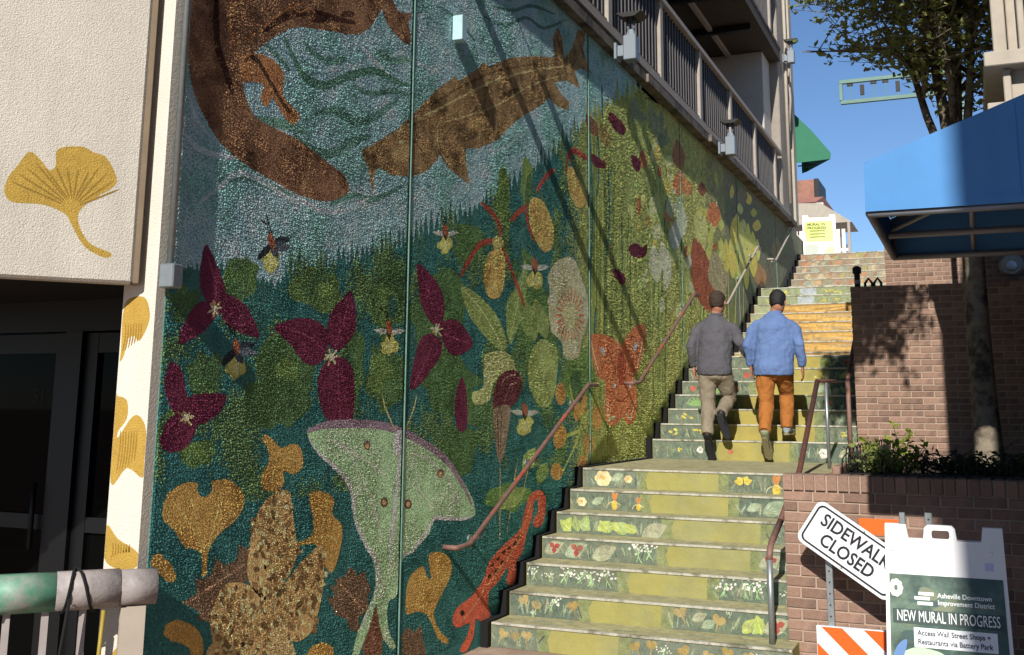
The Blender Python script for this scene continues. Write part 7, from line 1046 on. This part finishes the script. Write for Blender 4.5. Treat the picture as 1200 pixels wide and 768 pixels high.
for k, s in enumerate(stems):
    for b in range(46):
        t_ = random.uniform(.26, 1); p0 = seg_pts(s, t_)
        a = random.uniform(0, 6.28); ln = random.uniform(.7, 1.9)*(1.15-.4*t_)
        d = Vector((math.cos(a)*1.0-.12, math.sin(a)*.95-.1, random.uniform(-.15, .7))).normalized()
        p1 = p0+d*ln*.55+Vector((0, 0, .06)); p2 = p0+d*ln+Vector((0, 0, random.uniform(-.2, .15)))
        if not ok(p2) or not ok(p1): continue
        bmn.tube([p0, p1, p2], [.016, .010, .004], 5)
        for tw in range(12):
            f = random.uniform(.2, 1); q = p0.lerp(p1, f*2) if f < .5 else p1.lerp(p2, f*2-1)
            e = q+Vector((random.gauss(0, .26), random.gauss(0, .26), random.gauss(.02, .18)))
            if not ok(e) or not ok(q): continue
            bmn.tube([q, e], [.005, .002], 4, caps=False)
            for l in range(7):
                g = q.lerp(e, random.uniform(.2, 1.15))+Vector((random.gauss(0, .055), random.gauss(0, .055), random.gauss(0, .05)))
                if ok(g): leaf_one(lv, g, random.uniform(.05, .095)); cnt += 1
# the crown reaches out over the steps, high above
for cx, cy, cz, n_ in ((2.75, 7.2, 5.5, 30), (3.05, 7.0, 5.6, 30), (3.3, 7.4, 5.7, 24), (2.85, 7.5, 6.1, 30), (3.1, 6.9, 6.2, 24), (2.7, 6.9, 6.0, 26), (2.66, 7.0, 5.35, 26), (2.68, 7.3, 6.4, 30), (2.78, 7.0, 7.0, 30), (2.66, 7.5, 5.8, 26), (2.9, 7.3, 6.7, 26), (2.7, 7.15, 5.6, 30), (2.72, 7.35, 6.1, 30), (2.66, 6.8, 6.6, 28)):
    c0 = Vector((cx, cy, cz))-TB; hub = Vector((-.5, -2.1, 4.95)) if cz > 6 else Vector((-.4, -1.4, 4.7))
    bmn.tube([hub, hub.lerp(c0, .5)+Vector((0, 0, .15)), c0], [.028, .018, .008], 6)
    for tw in range(n_):
        q = c0+Vector((random.gauss(0, .16), random.gauss(0, .16), random.gauss(0, .12))); e = q+Vector((random.gauss(0, .22), random.gauss(0, .22), random.gauss(.02, .16)))
        bmn.tube([c0.lerp(q, .5), q, e], [.006, .005, .002], 4, caps=False)
        for l in range(15):
            g = q.lerp(e, random.uniform(0, 1.15))+Vector((random.gauss(0, .06), random.gauss(0, .06), random.gauss(0, .05)))
            if ok(g): leaf_one(lv, g, random.uniform(.06, .10))
bmn.build('branches', TRUNK, tr, 'stuff'); lv.build('crown', LEAF, tr, 'stuff')
# ================================================================== BETWEEN THE WALLS, ABOVE
fs = thing('hanging_frame_sign', 'green metal ladder shaped sign frame on a post behind the tree', 'sign frame', (3.42, 14, 2.9))
GRM = mat('green_steel', '5d7f78', rough=.5, var=.15)
def FB(name, x0, x1, z0, z1, d=.05, m=GRM): return bbox(name, m, fs, x0-3.42, x1-3.42, -d/2, d/2, z0-2.9, z1-2.9, .003)
FB('top_bar', 1.97, 3.38, 5.875, 5.925); FB('bottom_bar', 1.98, 3.38, 5.60, 5.65); FB('end_bar', 1.965, 2.01, 5.652, 5.873); FB('post', 3.385, 3.455, 2.903, 6.1, .07)
for k in range(9):
    x = 2.10+.145*k
    FB('rod', x, x+.012, 5.652, 5.873, .012)
    FB('hanging_tab', x-.035, x+.04, 5.835, 5.872, .02, DARKM) if k % 3 != 1 else FB('hanging_tab', x-.02, x+.03, 5.70, 5.84, .02, DARKM)
lt = thing('bollard_lantern', 'small black bollard lantern on the corner of the brown brick wall', 'lantern', (2.29, 11.70, 2.905))
MB().tube([(0, 0, 0), (0, 0, .05), (0, 0, .051), (0, 0, .20), (0, 0, .201), (0, 0, .26), (0, 0, .28)], [.045, .045, .03, .03, .045, .045, .02], 12).build('lantern_body', DARKM, lt)
MB().tube([(0, 0, .09), (0, 0, .13)], .032, 12).build('lantern_lens', GALV, lt)
for k in range(2):
    o = thing('hoop_guard', ('small black hoop guard touching the bollard lantern on the brown brick wall', 'small black hoop guard one step farther from the bollard lantern')[k], 'hoop guard', (2.40+.09*k, 11.72, 2.902), 0, 'black hoop guards by the lantern')
    MB().tube([(-.035, 0, 0), (-.035, 0, .1), (0, 0, .15), (.035, 0, .1), (.035, 0, 0)], .014, 8).build('hoop', DARKM, o, smooth=True)
wl = thing('wall_lamp', 'round glass wall lamp with a dark ring on the far dark brick wall', 'lamp', (3.9, 15.985, 3.66))
MB().tube([(0, 0, 0), (0, -.05, 0), (0, -.09, 0)], [.16, .16, .13], 16).build('lamp_ring', GALV, wl)
MB().tube([(0, -.091, -.02), (0, -.14, -.02), (0, -.16, -.02)], [.07, .065, .03], 12).build('lamp_glass', mat('frosted_glass', 'b9c6dc', rough=.2, var=0), wl, smooth=True)
# ---- green awning at the end of the mural building
ga = thing('green_awning', 'green canvas awning at the far end of the mural building', 'awning', (-.015, 23.42, 7.03))
pf2 = [(0, 0), (.765, .03), (.775, .17), (.40, .69), (0.03, 1.12), (0, 1.12)]
for y, q in ((0, 1), (1.1, .15)): MB().prism([(u*q, v) for u, v in pf2], lambda u, v, d, y=y: (u, y+d, v), 0, .006).build('side_panel', GREEN, ga, fix=True)
m_ = MB(); pts = pf2[1:5]
for a, b in zip(pts, pts[1:]):
    i0 = len(m_.v); m_.v += [(a[0], .0065, a[1]), (b[0], .0065, b[1]), (b[0]*.15, 1.099, b[1]), (a[0]*.15, 1.099, a[1])]; m_.f.append((i0, i0+1, i0+2, i0+3))
m_.build('canopy', GREEN, ga)
for y in (.05, .5): MB().tube([(0, y, .04), (.7-.62*y, y, .04)], .015, 6).build('frame_tube', DARKM, ga)
# ---- far house and roof line
fh = thing('far_house', 'distant house with a pinkish tiled roof and a brick chimney block', 'house', (-5, 40, 4.956))
MB().box(-6, 3.42, 0, 9, 0, 4.0).build('wall', mat('far_wall', 'a9a6a2', var=.2, vscale=1.5), fh)
MB().box(-6.2, 3.56, -.15, .05, 4.003, 4.28).build('cornice', mat('far_white', 'cfcac2', var=.1), fh)
for k in range(16): MB().box(1.0+.16*k, 1.06+.16*k, -.17, -.003, 3.6, 3.998).build('dentil', bpy.data.materials['far_white'], fh)
for k in range(3): MB().box(.9+.9*k, 1.4+.9*k, -.01, .01, 2.0, 3.2).build('window', GLASS, fh)
rf = MB(); rf.prism([(-.3, 4.283), (2.2, 4.95), (9, 4.95), (9, 4.283)], lambda u, v, d: (d, u, v), -6.3, 3.3); rf.build('roof', mat('pink_tile', '9c6a5c', rough=.9, var=.2, vscale=3, bump=.02, bscale=12), fh, fix=True)
MB().box(-6, 2.9, 2.6, 5, 4.953, 5.75).build('chimney', mat('far_brick', '8d6656', rough=.9, var=.3, vscale=4), fh)
MB().box(2.902, 3.06, 2.7, 5, 4.953, 5.8).build('chimney_flue', DARKM, fh)
tn = thing('market_tent', 'far white picket fence panel with a grey canopy behind the sandwich board', 'canopy', (-.9, 34, 4.956))
MB().prism([(-1.6, 2.5), (1.0, 2.5), (.1, 3.15), (-.8, 3.2)], lambda u, v, d: (u, d, v), 0, 2).build('canopy', mat('tent_grey', 'a29a8c', var=.2), tn, fix=True)
for x in (-1.5, .9): MB().box(x-.04, x+.04, 0, .08, 0, 2.498).build('tent_post', POSTM, tn)
for k in range(14): MB().box(-1.4+.16*k, -1.29+.16*k, .02, .05, 1.5, 2.3).build('picket', bpy.data.materials['far_white'], tn)
MB().box(-1.45, .9, .051, .08, 1.6, 1.7).build('picket_rail', bpy.data.materials['far_white'], tn)
fl = thing('flag', 'small red and white flag on a thin pole at the top of the stairs', 'flag', (1.60, 26, 4.956))
MB().tube([(0, 0, 0), (-.02, 0, .5), (-.12, 0, 1.35)], .012, 6).build('pole', GALV, fl)
FR = mat('flag_red', 'b8322e', var=.1); FW = mat('flag_white', 'd8d4d0', var=.1)
for k, (z0, z1, m) in enumerate(((1.16, 1.32, FR), (1.02, 1.157, FR), (.86, 1.017, FW))):
    MB().prism([(-.30+.05*k, z0), (-.11+.03*k, z0-.03), (-.13+.03*k, z1-.03), (-.32+.05*k, z1)], lambda u, v, d: (u, d+.02*math.sin(u*20), v), 0, .006).build('stripe', m, fl, fix=True)
# ================================================================== PEOPLE
random.seed(4)
def organic(mb, voxel, smooth=6, disp=None):
    """union of closed tubes -> one continuous surface"""
    me = mb.mesh('tmp', fix=True); o = bpy.data.objects.new('tmp', me); COL.objects.link(o)
    r = o.modifiers.new('r', 'REMESH'); r.mode = 'VOXEL'; r.voxel_size = voxel
    s = o.modifiers.new('s', 'SMOOTH'); s.iterations = smooth; s.factor = .5
    if disp:
        tx = bpy.data.textures.new('folds', 'CLOUDS'); tx.noise_scale = disp[0]; tx.noise_depth = 2
        d = o.modifiers.new('d', 'DISPLACE'); d.texture = tx; d.strength = disp[1]; d.mid_level = .5
    dg = bpy.context.evaluated_depsgraph_get(); out = bpy.data.meshes.new_from_object(o.evaluated_get(dg))
    bpy.data.objects.remove(o); out.polygons.foreach_set('use_smooth', [True]*len(out.polygons)); out.materials.clear(); return out
def cloth(name, c, c2=None, wr=.012):
    return mat(name, c, rough=.9, var=.14, vscale=7, bump=wr, bscale=13, col2=c2, mixscale=5, mixlo=.45, mixhi=.75, fine=.05, fscale=300)
SKIN = mat('skin', 'a9725a', rough=.6, var=.08, vscale=20)
def hand(mb, w, fdir, side):
    """palm and five curled fingers hanging from wrist w along fdir"""
    f = Vector(fdir).normalized(); s = Vector((0, 1, 0)); s = (s-f*s.dot(f)).normalized(); nrm = f.cross(s)*side
    W = Vector(w)
    mb.tube([W-f*.02, W+f*.02, W+f*.06, W+f*.095], [(.018, .028), (.017, .036), (.016, .041), (.013, .038)], 10)
    for k, (o, l) in enumerate(((.030, .068), (.010, .078), (-.010, .073), (-.029, .058))):
        b = W+f*.085+s*o
        mb.tube([b, b+f*l*.45+nrm*.004, b+f*l*.8+nrm*.018, b+f*l*.95+nrm*.03], [.0095, .009, .008, .006], 7)
    b = W+f*.03+s*.034
    mb.tube([b, b+f*.03+s*.022+nrm*.008, b+f*.062+s*.028+nrm*.016], [.012, .0105, .007], 7)
def person(label, loc, P, shirt, trousers, hairc, soleL, soleR, skin):
    t = thing('person', label, 'person', loc)
    V = lambda k: Vector(P[k])
    # body: one continuous figure under the clothes
    b = MB()
    hipc = (V('hipL')+V('hipR'))/2; chest = V('chest'); neck = V('neck'); head = V('head')
    b.tube([hipc+Vector((0, 0, -.09)), hipc+Vector((0, 0, .02)), hipc.lerp(chest, .45), chest, chest.lerp(neck, .55), neck+Vector((0, 0, -.02)), neck+Vector((0, .012, .05)), head+Vector((0, 0, -.06))], [(.11, .08), (.15, .105), (.13, .095), (.15, .10), (.12, .075), (.058, .056), (.056, .058), (.05, .055)], 14)
    for s in 'LR':
        b.tube([V('hip'+s)+Vector((0, 0, .03)), V('hip'+s).lerp(V('knee'+s), .35), V('knee'+s), V('knee'+s).lerp(V('ankle'+s), .35), V('ankle'+s)], [.085, .078, .052, .05, .035], 12)
        b.tube([V('ankle'+s)+Vector((0, 0, .01)), V('ankle'+s).lerp(V('toe'+s), .3), V('heel'+s).lerp(V('toe'+s), .55)+(V('ankle'+s)-V('heel'+s))*.45], [.03, .024, .016], 10)
        b.tube([V('sh'+s)*.9+Vector((0, .012, .02)), V('sh'+s).lerp(V('el'+s), .5), V('el'+s), V('el'+s).lerp(V('wr'+s), .4), V('wr'+s)], [.04, .042, .038, .036, .025], 12)
        hand(b, P['wr'+s], V('wr'+s)-V('el'+s)+Vector((0, 0, -.10)), 1 if s == 'L' else -1)
    hd = P['hdir']; fwd = Vector(hd).normalized(); upv = Vector((1, 0, 0)).cross(fwd)*1.0; upv = upv.normalized(); sd = fwd.cross(upv)
    def H(a, c, d): return head + sd*a + fwd*c + upv*d
    b.tube([H(0, -.005, -.115), H(0, .0, -.09), H(0, .0, -.05), H(0, -.002, 0), H(0, -.004, .05), H(0, -.004, .085), H(0, -.004, .108)], [(.045, .05), (.058, .07), (.068, .085), (.075, .095), (.072, .092), (.052, .07), (.02, .03)], 16)
    b.tube([H(0, .085, -.005), H(0, .108, -.03), H(0, .088, -.042)], [.011, .016, .012], 8)          # nose
    b.tube([H(-.02, .078, -.066), H(.02, .078, -.066)], .011, 8)                                     # mouth
    for s in (-1, 1):
        b.tube([H(s*.074, -.005, .018), H(s*.084, -.014, .006), H(s*.082, -.012, -.02), H(s*.073, -.004, -.032)], [.009, .013, .011, .007], 8)   # ear
        b.tube([H(s*.032, .078, .012), H(s*.032, .086, .012)], .013, 8)                              # eye
    bo = obj('body', organic(b, .0085, 3), skin, t)
    # shirt
    m = MB(); hem = P.get('hem', -.05); bw = P.get('bw', 1)
    m.tube([hipc+Vector((0, -.005, hem)), hipc+Vector((0, -.01, .03)), hipc.lerp(chest, .3)+Vector((0, -.008, 0)), hipc.lerp(chest, .65)+Vector((0, -.01, 0)), chest+Vector((0, -.01, .02)), chest.lerp(neck, .42)+Vector((0, -.008, 0)), chest.lerp(neck, .72), neck+Vector((0, -.005, .0))], [(q*bw, r_) for q, r_ in ((.198, .15), (.198, .15), (.196, .142), (.203, .145), (.205, .142), (.186, .122), (.142, .10), (.074, .072))], 20)
    for s in 'LR':
        a, e, w = V('sh'+s), V('el'+s), V('wr'+s); inn = Vector((.10 if s == 'L' else -.10, 0, .015))
        a = a+Vector((.012 if s == 'L' else -.012, 0, -.055)); m.tube([a+inn, a+inn*.35, a.lerp(e, .25), a.lerp(e, .6), e, e.lerp(w, .5), w], [.05, .064, .068, .062, .056, .051, .041], 14)
    so = obj('shirt', organic(m, .010, 4, (.10, P.get('fold', .022)*1.15)), shirt, t)
    c = MB(); c.tube([neck+Vector((0, -.008, -.02)), neck+Vector((0, -.004, .012))], [(.074, .074), (.066, .068)], 16); obj('collar', c.mesh('collar', True), shirt, so)
    # trousers
    m = MB(); m.tube([hipc+Vector((0, 0, .06)), hipc, hipc+Vector((0, -.005, -.07)), hipc+Vector((0, 0, -.11))], [(.158, .12), (.168, .135), (.162, .125), (.10, .08)], 18)
    for s in 'LR':
        h, k, a = V('hip'+s), V('knee'+s), V('ankle'+s)
        m.tube([h+Vector((0, 0, .02)), h.lerp(k, .3), h.lerp(k, .7), k, k.lerp(a, .3), k.lerp(a, .7), a+(a-k).normalized()*.0], [(.098, .11), (.100, .105), (.086, .09), (.077, .08), (.074, .078), (.066, .068), (.064, .066)], 14)
    obj('trousers', organic(m, .010, 4, (.085, .024)), trousers, t)
    # shoes: upper and sole
    for s, (up_m, so_m) in zip('LR', (soleL, soleR)):
        a, toe = V('ankle'+s), V('toe'+s); f = (toe-a); nrm = Vector((0, 0, 1)) if abs(f.normalized().z) < .8 else Vector((0, 1, 0))
        hl = V('heel'+s); f = (toe-hl); L = f.length; f.normalize(); sd_ = Vector((1, 0, 0)); sd_ = (sd_-f*sd_.dot(f)).normalized(); up_ = sd_.cross(f)
        if up_.dot(a-hl) < 0: up_ = -up_
        def S(x, y, z): return hl+f*x+sd_*y+up_*z
        u = MB()
        out = [(-.01, -.02), (-.012, .02), (.03, .034), (.10, .036), (.18, .048), (.24, .042), (.275, .018), (.278, -.012), (.245, -.04), (.18, -.046), (.10, -.036), (.03, -.034)]
        ss = MB().prism(out, lambda p, q, d: S(p, q, d), 0, .026).mesh('sole', fix=True)
        u.tube([S(.0, 0, .045), S(.05, 0, .055), S(.12, 0, .06), (S(.19, 0, .05)), S(.25, 0, .04), S(.272, 0, .035)], [(.026, .028), (.038, .034), (.040, .036), (.044, .028), (.034, .020), (.014, .012)], 12)
        u.tube([S(.045, 0, .05), a, a+(a-S(.06, 0, 0)).normalized()*.02], [.04, .047, .046], 12)
        sh_ = obj('shoe', organic(u, .008, 3), up_m, t); obj('sole', bevel(ss, .005), so_m, sh_)
    # hair: a cap over crown and back of the head
    m = MB()
    m.tube([H(0, -.050, -.066), H(0, -.042, -.03), H(0, -.030, .01), H(0, -.018, .05), H(0, -.006, .088), H(0, -.004, .116), H(0, -.002, .124)], [(.058, .048), (.076, .068), (.087, .090), (.089, .102), (.078, .098), (.050, .066), (.014, .018)], 18)
    obj('hair', organic(m, .008, 2, (.03, .012)), hairc, t)
    return t
KH = cloth('khaki_cloth', '7d7362', '6c6252'); RU = cloth('rust_cloth', '9a6029', '8a5324'); GS = cloth('grey_cloth', '4e4d53', '45444a', .014); BS = cloth('blue_denim', '556b97', '6079a4', .014)
BLK = mat('black_shoe', '17171a', rough=.6, var=.1); BSO = mat('dark_sole', '26262a', rough=.8, var=.2, bump=.004, bscale=60)
GSH = mat('olive_shoe', '7d8268', rough=.7, var=.2); GSO = mat('tan_sole', '7c7352', rough=.8, var=.25, bump=.004, bscale=60); LSH = mat('pale_shoe', '8d98a4', rough=.6, var=.2)
HB = mat('brown_hair', '35281f', rough=.8, var=.3, vscale=40, bump=.004, bscale=120); HK = mat('black_hair', '141214', rough=.7, var=.2, bump=.004, bscale=120)
P1 = dict(hipL=(-.085, .06, .885), hipR=(.085, .06, .885), chest=(.0, .13, 1.28), neck=(.015, .15, 1.50), head=(.03, .165, 1.635), hdir=(.12, 1, -.12),
  kneeL=(-.07, .02, .52), ankleL=(-.055, -.13, .225), toeL=(-.05, -.02, .03), heelL=(-.055, -.125, .155),
  kneeR=(.115, .22, .60), ankleR=(.085, -.06, .445), toeR=(.115, -.06, .275), heelR=(.075, -.125, .42),
  shL=(-.19, .12, 1.42), elL=(-.245, .04, 1.15), wrL=(-.235, .10, .945), shR=(.20, .12, 1.42), elR=(.285, .07, 1.18), wrR=(.37, .17, 1.01), hem=-.03, fold=.022, bw=.94)
person('man in a grey shirt and khaki trousers climbing the painted steps, rear foot lifted', (.80, 11.44, 1.20), P1, GS, KH, HB, (BLK, BSO), (BLK, BSO), SKIN)
P2 = dict(hipL=(-.09, .08, .90), hipR=(.09, .08, .90), chest=(.01, .15, 1.28), neck=(.02, .19, 1.50), head=(.045, .22, 1.615), hdir=(.15, 1, -.35),
  kneeL=(-.085, .05, .53), ankleL=(-.075, -.16, .26), toeL=(-.065, -.05, .035), heelL=(-.08, -.17, .19),
  kneeR=(.095, .26, .655), ankleR=(.09, .20, .30), toeR=(.115, .43, .225), heelR=(.085, .165, .222),
  shL=(-.21, .14, 1.42), elL=(-.265, .08, 1.15), wrL=(-.25, .14, .945), shR=(.215, .14, 1.42), elR=(.275, .07, 1.15), wrR=(.285, .13, .93), hem=-.06, fold=.026, bw=1.06)
person('man in a blue shirt and rust orange trousers climbing the painted steps, head bowed', (1.43, 11.40, 1.205), P2, BS, RU, HK, (GSH, GSO), (LSH, GSO), mat('skin_tan', '9a6a52', rough=.6, var=.08))
